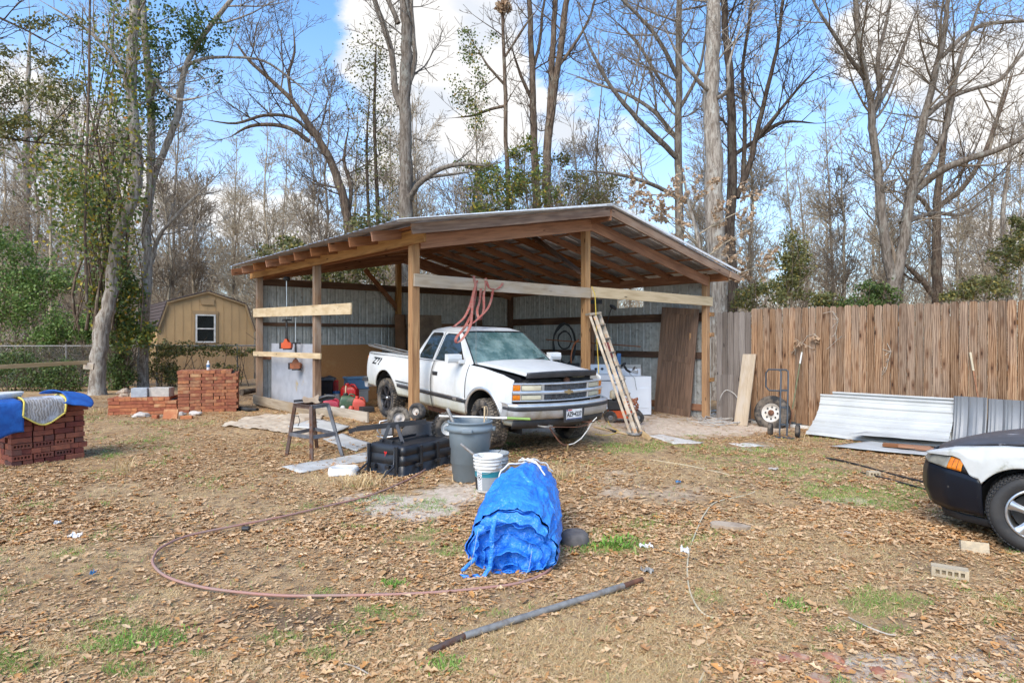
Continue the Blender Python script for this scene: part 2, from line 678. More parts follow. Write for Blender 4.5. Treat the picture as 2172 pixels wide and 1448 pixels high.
 # brick
 for nm, c1, c2, c3 in (('brick_orange', (.46, .165, .08), (.34, .115, .06), (.52, .30, .16)),
      ('brick_red', (.29, .09, .06), (.20, .068, .05), (.13, .085, .07)),
      ('brick_mix', (.42, .155, .08), (.27, .10, .06), (.50, .30, .16))):
  t = NT(nm)
  v = t.coords((1, 1, 1))
  c = t.mix(t.mr(t.noise(v, 14, 5, .6), .35, .65), c1, c2)
  sel = t.mr(t.rnd(), .70 if nm != 'brick_mix' else .42, .9, 0, .75)
  c = t.mix(sel, c, t.mix(t.mr(t.noise(v, 5, 4), .35, .6), c3, c2))
  r2 = t.math('FRACT', t.math('MULTIPLY', t.rnd(), 17.3))
  c = t.hsv(c, val=t.mr(r2, 0, 1, .72, 1.2, False), hue=t.mr(r2, 0, 1, .492, .51, False))
  c = t.mix(t.mr(t.noise(v, 9, 5, .7), .66, .8, 0, .6), c, (.50, .42, .36))
  t.bump(t.noise(v, 60, 4), .4, .004)
  m[nm] = t.fin(c, .9, 0, .2)
 m['brick_dust'] = M_plain('dusty_red_brick', (.40, .16, .09), (.32, .12, .07), 12, .9, bump=.5, dirt=(.42, .31, .22), dscale=7, damt=(.45, .65))
 m['brick_pale'] = M_plain('pale_yellow_brick', (.52, .42, .28), (.40, .33, .23), 20, .9, bump=.4, bscale=70)
 m['block_blue'] = M_plain('blue_grey_block', (.40, .43, .46), (.33, .36, .39), 12, .9, bump=.5, bscale=80)
 m['block_tan'] = M_plain('tan_grey_block', (.46, .42, .37), (.38, .35, .31), 12, .9, bump=.5, bscale=80)
 m['rock'] = M_plain('tan_rock', (.42, .33, .24), (.28, .21, .15), 6, .9, bump=.8, bscale=14)
 m['rock_pale'] = M_plain('pale_rock', (.58, .52, .46), (.42, .38, .34), 6, .9, bump=.8, bscale=14)
 m['slab'] = M_plain('grey_dirty_sheet', (.50, .49, .46), (.40, .39, .36), 3, .8, bump=.2, dirt=(.33, .25, .17), dscale=2.4, damt=(.55, .75))
 m['canvas'] = M_plain('dusty_canvas', (.52, .43, .32), (.42, .33, .24), 5, .95, bump=.5, bscale=9, dirt=(.30, .22, .15), dscale=6, damt=(.55, .7))
 m['whitepanel'] = M_plain('scuffed_white_panel', (.68, .65, .60), (.56, .51, .44), 6, .8, bump=.2, dirt=(.40, .33, .25), dscale=3, damt=(.55, .75))
 # metals, plastics
 m['steel'] = M_plain('rusty_dark_steel', (.11, .055, .032), (.20, .19, .19), 5, .65, metal=.5, bump=.3, dirt=(.14, .055, .025), dscale=5, damt=(.45, .6))
 m['greysteel'] = M_plain('worn_grey_steel', (.23, .24, .26), (.15, .145, .15), 6, .55, metal=.5, dirt=(.17, .08, .05), dscale=4, damt=(.62, .72))
 m['rust'] = M_plain('rust', (.20, .085, .045), (.11, .05, .03), 15, .85)
 m['blacksteel'] = M_plain('black_painted_steel', (.018, .019, .022), (.03, .03, .034), 6, .38, bump=.05, dirt=(.12, .06, .035), dscale=6, damt=(.66, .74))
 m['blackplastic'] = M_plain('black_plastic', (.012, .013, .016), (.022, .023, .026), 4, .38, bump=.06, dirt=(.075, .065, .055), dscale=5, damt=(.6, .85))
 m['dullblack'] = M_plain('dull_black', (.02, .02, .021), (.035, .034, .034), 6, .75)
 m['galv'] = M_plain('galvanised_pipe', (.30, .29, .27), (.21, .20, .185), 20, .6, metal=.3, bump=.1, dirt=(.22, .15, .10), dscale=7, damt=(.5, .7))
 m['chrome'] = M_plain('pitted_chrome', (.74, .74, .73), (.64, .64, .63), 8, .3, metal=.75, bump=0, dirt=(.40, .36, .30), dscale=7, damt=(.62, .8))
 m['dullchrome'] = M_plain('dull_chrome', (.62, .62, .62), (.50, .50, .50), 4, .5, metal=.55, bump=0, dirt=(.38, .34, .26), dscale=3, damt=(.45, .75))
 m['alu'] = M_plain('aluminium', (.62, .63, .64), (.5, .51, .52), 6, .35, metal=.9, bump=0)
 # truck paint
 t = NT('dirty_white_paint')
 v = t.coords((1, 1, 1), rand=False)
 c = t.mix(t.mr(t.noise(v, 3, 5, .6), .35, .7), (.68, .68, .66), (.58, .59, .58))
 s2 = t.n('ShaderNodeSeparateXYZ')
 t.l(t.tc.outputs['Object'], s2.inputs[0])
 low = t.math('ADD', t.mr(s2.outputs[2], 1.0, .45, -.1, .42, False), t.math('MULTIPLY', t.noise(t.coords((6, 6, 2), rand=False), 1, 6, .7), .5))
 c = t.mix(t.mr(low, .30, .72, 0, .75), c, (.46, .44, .30))
 c = t.mix(t.mr(t.noise(t.coords((7, 7, .8), rand=False), 1.0, 5, .6), .52, .75, 0, .35), c, (.48, .46, .38))
 c = t.mix(t.mr(t.noise(v, 42, 3, .6), .70, .76, 0, .5), c, (.28, .25, .20))
 m['white'] = t.fin(c, .32, 0, .5)
 m['blackrub'] = M_plain('black_rubber_trim', (.03, .031, .034), (.045, .046, .05), 6, .5)
 t = NT('tyre_rubber')
 v = t.coords((1, 1, 1))
 c = t.mix(t.mr(t.noise(v, 5, 6, .65), .40, .66), (.03, .03, .031), (.17, .14, .11))
 t.bump(t.noise(v, 60, 3), .4, .006)
 m['tyre'] = t.fin(c, .85, 0, .25)
 t = NT('muddy_tread')
 v = t.coords((1, 1, 1))
 c = t.mix(t.mr(t.noise(v, 8, 6, .7), .36, .6), (.035, .034, .034), (.24, .20, .155))
 t.bump(t.noise(v, 50, 3), .6, .01)
 m['tread'] = t.fin(c, .9, 0, .2)
 t = NT('dusty_glass')
 v = t.coords((1, 1, 1))
 c = t.mix(t.mr(t.noise(v, 4, 6, .7), .38, .7), (.03, .055, .058), (.13, .17, .165))
 m['glass'] = t.fin(c, .16, 0, .8)
 t = NT('windscreen_glass')
 v = t.coords((1, 1, 1))
 c = t.mix(t.mr(t.noise(v, 3.4, 7, .72), .36, .68), (.05, .105, .10), (.19, .27, .25))
 c = t.mix(t.mr(t.noise(v, 15, 5, .7), .62, .72), c, (.30, .34, .33))
 m['windscreen'] = t.fin(c, t.mr(t.noise(v, 6, 4), .3, .7, .2, .45), 0, .7)
 t = NT('dark_side_glass')
 t.b.inputs['Coat Weight'].default_value = .4
 t.b.inputs['Coat Roughness'].default_value = .03
 m['sideglass'] = t.fin((.012, .016, .016), .06, 0, .9)
 m['amber'] = M_plain('amber_lens', (.75, .22, .01), (.60, .16, .01), 30, .25, bump=.2, bscale=90)
 m['lens'] = M_plain('yellowed_lens', (.66, .60, .43), (.52, .47, .34), 6, .22, bump=.15, bscale=70)
 m['gold'] = M_plain('worn_gold', (.55, .44, .24), (.42, .33, .2), 9, .35, metal=.8, bump=0)
 m['red'] = M_plain('red_plastic', (.62, .018, .018), (.5, .015, .015), 3, .35, bump=.05, dirt=(.3, .08, .05), dscale=5)
 m['red2'] = M_plain('faded_red_plastic', (.60, .055, .04), (.5, .09, .055), 3, .5, bump=.05)
 m['pink'] = M_plain('pinkish_red_plastic', (.62, .045, .09), (.55, .09, .12), 3, .45, bump=.05)
 m['green'] = M_plain('olive_green_plastic', (.055, .105, .055), (.045, .085, .045), 3, .4, bump=.05, dirt=(.16, .16, .11), dscale=6)
 m['orange'] = M_plain('orange_paint', (.62, .10, .02), (.5, .07, .02), 6, .4)
 m['blue'] = M_plain('blue_plastic', (.05, .17, .40), (.04, .14, .33), 3, .4)
 m['bluebin'] = M_plain('dusty_blue_bin', (.10, .22, .38), (.085, .18, .32), 3, .6)
 m['whiteplastic'] = M_plain('white_plastic', (.78, .77, .73), (.68, .67, .63), 5, .4, bump=.05, dirt=(.48, .45, .38), dscale=4)
 m['appliance'] = M_plain('white_enamel', (.74, .76, .78), (.68, .70, .73), 2, .3, bump=0, dirt=(.5, .48, .43), dscale=2, damt=(.66, .85))
 m['cream'] = M_plain('cream_plastic', (.62, .54, .38), (.5, .43, .3), 5, .5)
 m['teal'] = M_plain('teal_print', (.02, .23, .29), (.02, .2, .26), 5, .45, bump=0)
 m['greyplastic'] = M_plain('blue_grey_plastic', (.185, .225, .25), (.15, .185, .205), 2.5, .5, bump=.08, dirt=(.045, .045, .045), dscale=3.5, damt=(.64, .76))
 m['ltgreyplastic'] = M_plain('light_grey_plastic', (.34, .37, .39), (.28, .31, .33), 4, .5)
 m['strap'] = M_plain('faded_red_strap', (.36, .075, .055), (.36, .17, .13), 14, .85, bump=.2, bscale=60)
 m['yellow'] = M_plain('yellow_rope', (.70, .50, .06), (.6, .42, .06), 10, .8)
 m['rope'] = M_plain('white_rope', (.76, .74, .68), (.62, .6, .54), 20, .9)
 m['pinkhose'] = M_plain('dusty_pink_hose', (.38, .19, .15), (.33, .21, .17), 4, .6, bump=0)
 m['creamcord'] = M_plain('cream_cord', (.60, .52, .36), (.5, .43, .29), 7, .7)
 m['blackhose'] = M_plain('black_hose', (.016, .016, .018), (.03, .03, .03), 9, .45)
 m['bone'] = M_plain('dry_twig', (.50, .44, .36), (.34, .28, .22), 9, .9)
 m['paper'] = M_plain('litter_white', (.74, .75, .75), (.6, .6, .6), 9, .6)
 m['litterblue'] = M_plain('litter_blue', (.05, .2, .42), (.04, .15, .3), 9, .5)
 m['ladder'] = M_plain('paint_spattered_aluminium', (.43, .37, .29), (.29, .235, .17), 7, .6, metal=.25, bump=.1, dirt=(.45, .24, .11), dscale=9, damt=(.55, .66))
 m['redlabel'] = M_plain('dark_red_label', (.25, .022, .022), (.2, .02, .02), 9, .5)
 m['ink'] = M_plain('black_ink', (.015, .015, .018), (.02, .02, .02), 5, .5, bump=0)
 m['plateblue'] = M_plain('plate_blue', (.05, .08, .22), (.05, .08, .2), 5, .5, bump=0)
 m['tan'] = M_plain('tan_painted_siding', (.54, .35, .17), (.49, .32, .155), 2, .8, bump=.1, bscale=40)
 m['tantrim'] = M_plain('tan_trim', (.42, .28, .145), (.38, .255, .13), 2, .8)
 m['shingle'] = M_plain('brown_shingle', (.085, .062, .058), (.055, .042, .04), 20, .95, vary=.3, bump=.4)
 m['blackint'] = M_plain('dark_interior', (.02, .02, .02), (.03, .028, .025), 3, .9)
 # tarp
 t = NT('blue_poly_tarp')
 v = t.coords((1, 1, 1), rand=False)
 c = t.mix(t.mr(t.noise(v, 5, 6, .7), .35, .7), (.018, .19, .70), (.05, .30, .85))
 c = t.mix(t.mr(t.noise(v, 9, 5, .75), .70, .78, 0, .5), c, (.4, .5, .62))
 h = None
 for sc_, am in ((5, 1.0), (12, .6), (30, .3)):
  q = t.noise(v, sc_, 2, .5, .8)
  r = t.math('MULTIPLY', t.math('MINIMUM', t.math('ABSOLUTE', t.math('SUBTRACT', q, .5)), .07), am * 10)
  h = r if h is None else t.math('ADD', h, r)
 t.bump(h, .5, .02)
 m['tarp'] = t.fin(c, .33, 0, .55)
 m['quiltblue'] = M_plain('blue_quilt', (.012, .11, .40), (.01, .075, .30), 9, .8, bump=.6, bscale=26)
 t = NT('dirty_quilt_lining')
 wq = t.n('ShaderNodeTexWave', wave_type='BANDS', wave_profile='TRI')
 wq.inputs['Scale'].default_value = 9
 wq.inputs['Distortion'].default_value = 9
 wq.inputs['Detail Scale'].default_value = 1.2
 t.l(t.coords((1, 1, 1), rand=False), wq.inputs['Vector'])
 nq = t.noise(t.coords((1, 1, 1), rand=False), 3.2, 4)
 c = t.mix(t.mr(nq, .38, .58), (.50, .54, .62), t.mix(t.mr(wq.outputs['Fac'], .3, .7), (.20, .175, .155), (.34, .32, .30)))
 t.bump(wq.outputs['Fac'], .25, .01)
 m['quiltgrey'] = t.fin(c, .9)
 m['quiltyellow'] = M_plain('yellow_binding', (.72, .58, .10), (.6, .5, .12), 9, .8)
 # bark
 for nm, c1, c2, c3 in (('bark_grey', (.235, .20, .165), (.11, .087, .068), (.31, .305, .26)),
      ('bark_brown', (.19, .14, .10), (.08, .056, .042), (.26, .24, .185)),
      ('bark_pale', (.38, .335, .28), (.175, .14, .11), (.50, .485, .43)),
      ('bark_dark', (.12, .09, .068), (.05, .036, .028), (.17, .15, .11)),
      ('twig_grey', (.27, .22, .165), (.17, .13, .095), (.32, .28, .22)),
      ('twig_far', (.47, .39, .28), (.34, .27, .19), (.52, .45, .34))):
  t = NT(nm)
  v = t.coords((9, 9, 1.6))
  f = t.noise(v, 1.6, 6, .65, .6)
  c = t.mix(t.mr(f, .38, .62), c2, c1)
  c = t.mix(t.mr(t.noise(t.coords((2, 2, 1)), 2.2, 5, .7), .52, .68, 0, .7), c, c3)
  t.bump(f, .9, .03)
  m[nm] = t.fin(c, .95, 0, .1)

 def leafmat(nm, cols, trans=.25):
  t = NT(nm)
  at = t.n('ShaderNodeAttribute', attribute_name='lr')
  st = [(i / max(1, len(cols) - 1), c) for i, c in enumerate(cols)]
  c = t.ramp(at.outputs['Fac'], st)
  t.fin(c, .55, 0, .35)
  if trans:
   tr = t.n('ShaderNodeBsdfTranslucent')
   t.l(c, tr.inputs['Color'])
   mx = t.n('ShaderNodeMixShader')
   mx.inputs[0].default_value = trans
   t.l(t.b.outputs[0], mx.inputs[1])
   t.l(tr.outputs[0], mx.inputs[2])
   t.l(mx.outputs[0], t.o.inputs[0])
  return t.m
 m['leaf_dark'] = leafmat('dark_green_leaves', [(.04, .07, .02), (.07, .115, .03), (.11, .16, .04), (.17, .20, .06)])
 m['leaf_mid'] = leafmat('green_leaves', [(.06, .12, .03), (.12, .20, .045), (.19, .28, .07), (.26, .30, .09)])
 m['leaf_vine'] = leafmat('vine_leaves', [(.06, .10, .03), (.10, .155, .04), (.14, .19, .05), (.18, .22, .06), (.17, .20, .05), (.45, .36, .04), (.45, .16, .04)])
 m['leaf_olive'] = leafmat('olive_leaves', [(.08, .10, .035), (.14, .15, .05), (.20, .19, .07), (.40, .30, .06)])
 m['leaf_rust'] = leafmat('dry_oak_leaves', [(.38, .24, .14), (.50, .35, .22), (.60, .46, .32), (.46, .29, .18)])
 m['leaf_ground'] = leafmat('fallen_leaves_brown', [(.25, .125, .05), (.45, .26, .115), (.58, .37, .185), (.72, .51, .30), (.50, .285, .13), (.66, .45, .25), (.33, .175, .08), (.60, .29, .09)], 0)
 m['straw'] = leafmat('dry_grass', [(.50, .33, .15), (.64, .46, .22), (.74, .56, .30), (.58, .41, .20)], .1)
 m['grass'] = leafmat('green_grass', [(.11, .24, .035), (.18, .35, .05), (.26, .44, .07), (.34, .38, .12)], .25)

build_materials()

# ---------------- ground ----------------
def to_px(x, y, z):
 return CX + F * x / y, HY + F * (CH - z) / y

def blobs(px, py, L, soft=.35):
 """soft ellipses that mark patches and painted shade of the yard; given where the photograph shows them, stored on the ground"""
 m = np.zeros_like(px)
 for (cx, cy, rx, ry, a) in L:
  d = np.hypot((px - cx) / rx, (py - cy) / ry)
  m = np.maximum(m, a * sst(0, 1, (1 + soft - d) / (2 * soft)))
 return m

SAND = [(880, 1075, 110, 30, 1), (980, 1040, 60, 26, .8), (760, 1060, 40, 14, .6), (1950, 1425, 190, 42, 1), (2120, 1400, 120, 50, .9),
  (1480, 903, 200, 22, 1), (1180, 900, 200, 18, .7), (1390, 1050, 120, 26, .3), (1250, 1010, 120, 22, .3),
  (1600, 945, 60, 8, .5), (1800, 1070, 90, 10, .4), (1000, 990, 60, 20, .5)]
SOIL_SHADE = [(610, 1310, 130, 26, .9), (560, 1285, 60, 22, .8), (700, 1345, 60, 20, .5), (1960, 1200, 90, 22, .6), (1150, 960, 130, 18, .9), (2080, 1120, 110, 50, .8),  # dark soil, and soft shade under truck and coupe painted into the ground colour
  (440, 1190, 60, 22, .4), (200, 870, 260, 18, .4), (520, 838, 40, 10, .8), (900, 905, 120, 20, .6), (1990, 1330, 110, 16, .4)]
GREEN = [(1290, 1150, 90, 34, 1), (1240, 1168, 40, 12, .9), (1370, 1110, 60, 16, .7), (1850, 1050, 130, 26, 1), (1800, 1020, 60, 22, .6), (1620, 1010, 90, 22, .5), (1900, 1075, 60, 12, 1),
  (1560, 960, 150, 16, .6), (1320, 952, 90, 12, 1), (1350, 945, 60, 8, .9), (1690, 990, 110, 18, .5), (1480, 940, 90, 14, .5),
  (330, 1350, 60, 14, 1), (240, 1370, 50, 16, 1), (230, 1325, 80, 12, .6), (20, 1410, 50, 28, 1), (90, 1400, 60, 18, .7), (410, 1392, 30, 12, .9), (280, 1420, 60, 18, 1), (600, 1350, 60, 12, .7),
  (820, 1300, 60, 14, .8), (690, 1262, 25, 10, .7), (830, 1243, 20, 10, .8), (700, 1390, 40, 14, .7), (950, 1415, 26, 16, .9), (1040, 1300, 60, 12, .5), (760, 1330, 60, 20, .5),
  (300, 990, 40, 7, .8), (215, 1003, 50, 9, .7), (240, 965, 30, 8, .6), (410, 970, 14, 6, .9), (340, 975, 14, 8, .9), (230, 1070, 16, 7, .8), (40, 1075, 18, 7, .8), (240, 1178, 16, 9, .8),
  (1510, 1270, 50, 14, .4), (1900, 1275, 90, 24, .8), (1870, 1290, 60, 20, .6), (1700, 1280, 30, 14, .7), (1910, 1340, 60, 12, .7), (2090, 1325, 30, 10, .7), (1800, 1330, 60, 10, .4),
  (620, 1200, 20, 8, .7), (585, 1205, 12, 7, .8), (500, 1285, 30, 8, .4), (30, 1110, 60, 26, .4), (1100, 1290, 50, 10, .3), (200, 885, 60, 10, .5), (260, 1270, 40, 8, .5), (1550, 1190, 80, 10, .4)]
STRAW = [(1250, 1400, 260, 80, 1), (1000, 1440, 250, 30, .7), (1500, 1360, 200, 60, .7), (1600, 1200, 400, 90, .55), (2100, 1290, 90, 30, .9), (2000, 1370, 120, 16, .8), (1250, 1290, 120, 30, .5),
  (350, 1255, 40, 14, .9), (150, 1375, 90, 14, .9), (400, 1300, 50, 10, .7), (440, 1420, 160, 24, .5), (1700, 1120, 300, 60, .4), (1350, 1000, 200, 30, .35), (700, 1020, 90, 16, .6), (520, 1000, 50, 14, .4),
  (60, 1180, 120, 40, .4), (850, 1400, 120, 30, .4)]

def zones(x, y):
 z = gz(x, y)
 px, py = to_px(x, y, z)
 n1 = fbm(x * 1.7 + 5, y * 1.7 + 9, 5)
 n2 = fbm(x * 6.5 + 40, y * 6.5 + 3, 4)
 wob = (n1 - .5) * 1.1 + (n2 - .5) * .9
 jx, jy = px + (n1 - .5) * 90, py + (n2 - .5) * 30
 s = np.clip(blobs(jx, jy, SAND) * 1.3 + wob * .9 - .15, 0, 1) * (blobs(px, py, SAND, .6) > .02)
 d = np.clip(blobs(jx, jy, SOIL_SHADE) + wob * .8 - .1, 0, 1) * (blobs(px, py, SOIL_SHADE, .6) > .02)
 g = np.clip(blobs(jx, jy, GREEN) * 1.25 + wob * 1.5 - .2, 0, 1) * (blobs(px, py, GREEN, .6) > .02)
 g = np.maximum(g, .75 * sst(.60, .68, fbm(x * 1.1 + 60, y * 1.1 + 20, 4)) * sst(.45, .62, n2) * (y < 13))
 st = np.clip(blobs(jx, jy, STRAW) + wob * .9, 0, 1)
 return s, g, st, d

def axis_pts(segs):
 out = []
 for a, b, s in segs:
  out += list(np.arange(a, b, s))
 out.append(segs[-1][1])
 return np.array(out)

gxs = axis_pts([(-320, -60, 20), (-60, -14, 2.0), (-14, -8, .25), (-8, 8, .07), (8, 14, .25), (14, 60, 2.0), (60, 320, 20)])
gys = axis_pts([(-60, -4, 8), (-4, 2.4, .4), (2.4, 11, .07), (11, 17, .16), (17, 26, .6), (26, 60, 3.0), (60, 420, 20)])
gX, gY = np.meshgrid(gxs, gys)
gZ = gz(gX, gY) + (fbm(gX * 1.1, gY * 1.1, 4) - .5) * .05 * (gY > 2) + (fbm(gX * 9, gY * 9, 2) - .5) * .012
far = sst(30, 120, gY)
nv_, nu_ = gX.shape
idx = np.arange(nv_ * nu_).reshape(nv_, nu_)
fa = np.stack([idx[:-1, :-1], idx[:-1, 1:], idx[1:, 1:], idx[1:, :-1]], -1).reshape(-1, 4)
gme = np_mesh('ground', np.stack([gX, gY, gZ], -1).reshape(-1, 3), fa, True)
ysafe = np.maximum(gY, 2.3)
zs = zones(gX, ysafe)
inb = (gY > 2.2)
for nm, a in zip(('sand', 'green', 'straw', 'dark'), zs):
 at = gme.attributes.new(nm, 'FLOAT', 'POINT')
 at.data.foreach_set('value', (a * inb).ravel().astype(np.float32))

def ground_mat():
 t = NT('yard_soil')
 v = t.coords((1, 1, 1), rand=False)

 def A(n): return t.n('ShaderNodeAttribute', attribute_name=n).outputs['Fac']
 n1 = t.noise(v, 1.3, 8, .6)
 n2 = t.noise(v, 9, 8, .7)
 n3 = t.noise(v, 55, 5, .7)
 soil = t.mix(t.mr(n1, .35, .65), (.41, .25, .115), (.54, .365, .19))
 soil = t.mix(t.mr(n2, .40, .66), soil, (.17, .11, .065))
 soil = t.mix(t.mr(n3, .50, .64, 0, .75), soil, (.44, .32, .21))
 strw = t.mix(t.mr(n3, .35, .65), (.58, .43, .24), (.38, .27, .15))
 c = t.mix(t.math('MULTIPLY', A('straw'), .75), soil, strw)
 sand = t.mix(t.mr(n2, .35, .7), (.68, .57, .45), (.46, .35, .26))
 sand = t.mix(t.mr(n3, .58, .68, 0, .6), sand, (.22, .16, .11))
 c = t.mix(A('sand'), c, sand)
 gr = t.mix(t.mr(n3, .38, .6), (.12, .20, .045), (.24, .25, .085))
 c = t.mix(t.math('MULTIPLY', A('green'), t.mr(n2, .4, .62, .0, .6)), c, gr)
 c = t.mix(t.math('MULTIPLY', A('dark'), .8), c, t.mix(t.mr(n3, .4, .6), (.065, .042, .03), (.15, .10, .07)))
 h = t.math('ADD', t.math('MULTIPLY', n2, .6), t.math('MULTIPLY', n3, .4))
 t.bump(h, .9, .035)
 return t.fin(c, .95, 0, .15)

ground = mesh_obj('ground', gme, ground_mat())
tag(ground, 'leaf littered brown yard soil with patches of sand and grass', kind='structure')

def gzz(x, y):
 return gz(x, y) + (fbm(x * 1.1, y * 1.1, 4) - .5) * .05 * (y > 2) + (fbm(x * 9, y * 9, 2) - .5) * .012

def sample_pts(n, x0, x1, y0, y1, seed, power=1.0):
 """more points near the camera; only where the yard can be seen"""
 rs = np.random.RandomState(seed)
 y = y0 * (y1 / y0) ** (rs.rand(n) ** power)
 half = y * 0.9
 x = (rs.rand(n) * 2 - 1) * half + y * 0.0
 k = (x > x0) & (x < x1)
 return x[k], y[k], rs

def lr_attr(me, vals, per):
 at = me.attributes.new('lr', 'FLOAT', 'FACE')
 at.data.foreach_set('value', np.repeat(vals, per).astype(np.float32))

FOOT = []     # rectangles where no litter is scattered: (x, y, radius)

def scatter_leaves(n, seed, smin, smax, name, lab, big=True, y1=19, y0=3.0):
 x, y, rs = sample_pts(n, -13, 12, y0, y1, seed)
 s, g, st, d = zones(x, y)
 dens = 1 - .75 * s - .55 * g * (1 - s) - .42 * st + .05 * d
 cl = fbm(x * 1.3 + 3, y * 1.3 + 8, 4)
 cl2 = fbm(x * .45 + 31, y * .45 + 2, 3)
 dens *= np.clip(.10 + 3.2 * (cl - .28), .10, 1.4) * np.clip(.2 + 2.2 * (cl2 - .2), .25, 1.3)
 px, py = to_px(x, y, 0)
 inside = (py < 925) & (px > 900) & (px < 1500)
 dens[inside] *= .35
 k = rs.rand(len(x)) < dens
 x, y = x[k], y[k]
 n = len(x)
 z = gzz(x, y) + rs.rand(n) * .008 + .003
 L = (smin + (smax - smin) * rs.rand(n) ** 2.0)
 w = L * (.22 + .38 * rs.rand(n))
 a = rs.rand(n) * 2 * np.pi
 tilt = (rs.rand(n) - .45) * .75
 curl = (rs.rand(n) - .25) * .75 * w
 lob = .25 + .75 * rs.rand(n)
 ux, uy = np.cos(a), np.sin(a)
 vx, vy = -uy, ux

 def P(du, dv, dz):
  hz = dz + np.abs(tilt) * L * .25 + tilt * du * .5
  return np.stack([x + ux * du + vx * dv, y + uy * du + vy * dv, z + np.maximum(hz, 0)], -1)

 def j(k_): return (1 + (rs.rand(n) - .5) * k_)
 if big:
  pts = [P(L * .5 * j(.3), w * .1 * (rs.rand(n) - .5), curl * .3), P(L * .15 * j(.8), w * .5 * j(.7), curl), P(-L * .02 * j(.5), w * (.5 - .32 * lob), curl * .4), P(-L * .22 * j(.6), w * .48 * j(.9), curl),
   P(-L * .5, w * 0, curl * .2), P(-L * .2 * j(.6), -w * .48 * j(.9), curl * j(.6)), P(-L * .0 * j(.5), -w * (.5 - .32 * lob), curl * .4), P(L * .17 * j(.8), -w * .5 * j(.7), curl), P(L * 0, w * 0, curl * 0)]
  nf = 8
  base = (np.arange(n) * 9)[:, None]
  f = np.concatenate([np.stack([base + 8, base + i, base + (i + 1) % 8], -1) for i in range(8)], 1).reshape(-1, 3)
 else:
  pts = [P(L * .5, w * .2 * (rs.rand(n) - .5), curl * .5), P(L * .1 * j(2), w * .5, curl), P(-L * .5, w * 0, curl * .3), P(-L * .1 * j(2), -w * .5 * j(.8), curl * j(1))]
  nf = 2
  base = (np.arange(n) * 4)[:, None]
  f = np.concatenate([np.stack([base, base + 1, base + 2], -1), np.stack([base, base + 2, base + 3], -1)], 1).reshape(-1, 3)
 me = np_mesh(name, np.stack(pts, 1).reshape(-1, 3), f)
 lr_attr(me, rs.rand(n), nf)
 tag(mesh_obj(name, me, MAT['leaf_ground']), lab, 'leaf litter', kind='stuff')

def scatter_blades(n, seed, zone, name, lab, mat, hmin, hmax, wd, y1=15, flat=0.0, thr=.25, npts=3):
 x, y, rs = sample_pts(n, -12, 11, 3.0, y1, seed)
 s, g, st, d = zones(x, y)
 if zone == 'green':
  dens = np.where(g > thr, g, .02)
 elif zone == 'straw':
  dens = np.clip(st * 1.1 + .04 - s * .6 - d * .5, 0, 1)
 else:
  dens = np.clip(.5 - .4 * s + .1 * st, 0, 1) * (.3 + fbm(x, y, 3))
 k = rs.rand(len(x)) < dens
 x, y = x[k], y[k]
 n = len(x)
 z = gzz(x, y)
 h = hmin + (hmax - hmin) * rs.rand(n) ** 1.5
 a = rs.rand(n) * 2 * np.pi
 lean = (.35 + flat + rs.rand(n) * .7)
 up = h / np.sqrt(1 + lean ** 2)
 dx, dy = np.cos(a) * lean * up, np.sin(a) * lean * up
 b = rs.rand(n) * 2 * np.pi
 wx, wy = np.cos(b) * wd, np.sin(b) * wd
 wsc = (.6 + .7 * rs.rand(n)) * np.clip(y / 6.0, .7, 2.0)
 wx, wy = wx * wsc, wy * wsc
 p0 = np.stack([x - wx, y - wy, z], -1)
 p1 = np.stack([x + wx, y + wy, z], -1)
 p2 = np.stack([x + dx * .45 + wx * .7, y + dy * .45 + wy * .7, z + up * .62], -1)
 p3 = np.stack([x + dx * .45 - wx * .7, y + dy * .45 - wy * .7, z + up * .62], -1)
 p4 = np.stack([x + dx, y + dy, z + up * (1 - .35 * flat)], -1)
 vs = np.stack([p0, p1, p2, p3, p4], 1).reshape(-1, 3)
 base = (np.arange(n) * 5)[:, None]
 f = np.concatenate([np.stack([base, base + 1, base + 2], -1), np.stack([base, base + 2, base + 3], -1), np.stack([base + 3, base + 2, base + 4], -1)], 1).reshape(-1, 3)
 me = np_mesh(name, vs, f)
 lr_attr(me, rs.rand(n), 3)
 o = mesh_obj(name, me, MAT[mat])
 tag(o, lab, 'grass', kind='stuff')

scatter_leaves(42000, 11, .025, .092, 'fallen_leaves', 'curled brown fallen leaves strewn over the yard')
scatter_leaves(80000, 13, .04, .10, 'fallen_leaves', 'smaller fallen leaves over the farther half of the yard', True, 18, 5.2)
scatter_leaves(250000, 12, .012, .045, 'leaf_crumbs', 'broken bits of dry leaf matted over the yard soil', False)
scatter_blades(340000, 21, 'straw', 'dry_grass', 'flattened straw coloured dead grass in the yard', 'straw', .03, .08, .0019, 14, .9)
scatter_blades(60000, 22, 'all', 'dry_grass_bits', 'scattered dead grass stems among the leaves', 'straw', .03, .13, .0011, 15, 2.5)
scatter_blades(300000, 23, 'green', 'green_grass', 'short green grass sprouting in patches of the yard', 'grass', .02, .065, .0022, 15, .3, .3)

# ---------------- pole shed ----------------
P0 = V((-1.664, 10.4, 0))
P2 = V((4.869, 15.4, 0))
Rd = (P2 - P0).normalized()
Ld = V((-.661, .75, 0)).normalized()
LEN = 7.45

def SP(r, l, z=0.0):
 """point in the shed: r metres along the front from the near corner, l metres along the open side, z up"""
 p = P0 + Rd * r + Ld * l
 return V((p.x, p.y, z))

FW = (P2 - P0).length
RID = 4.11

def roof_z(r, l):
 if r < RID:
  return 4.43 - (4.43 - 3.55) / (RID + .68) * (RID - r)
 return 4.43 - (4.43 - 3.36) / (FW + .4 - RID) * (r - RID)

shed = thing('pole_shed', 'open brown timber pole shed with a corrugated metal roof over the white pickup', 'shed', V((P0.x, P0.y, 0)))

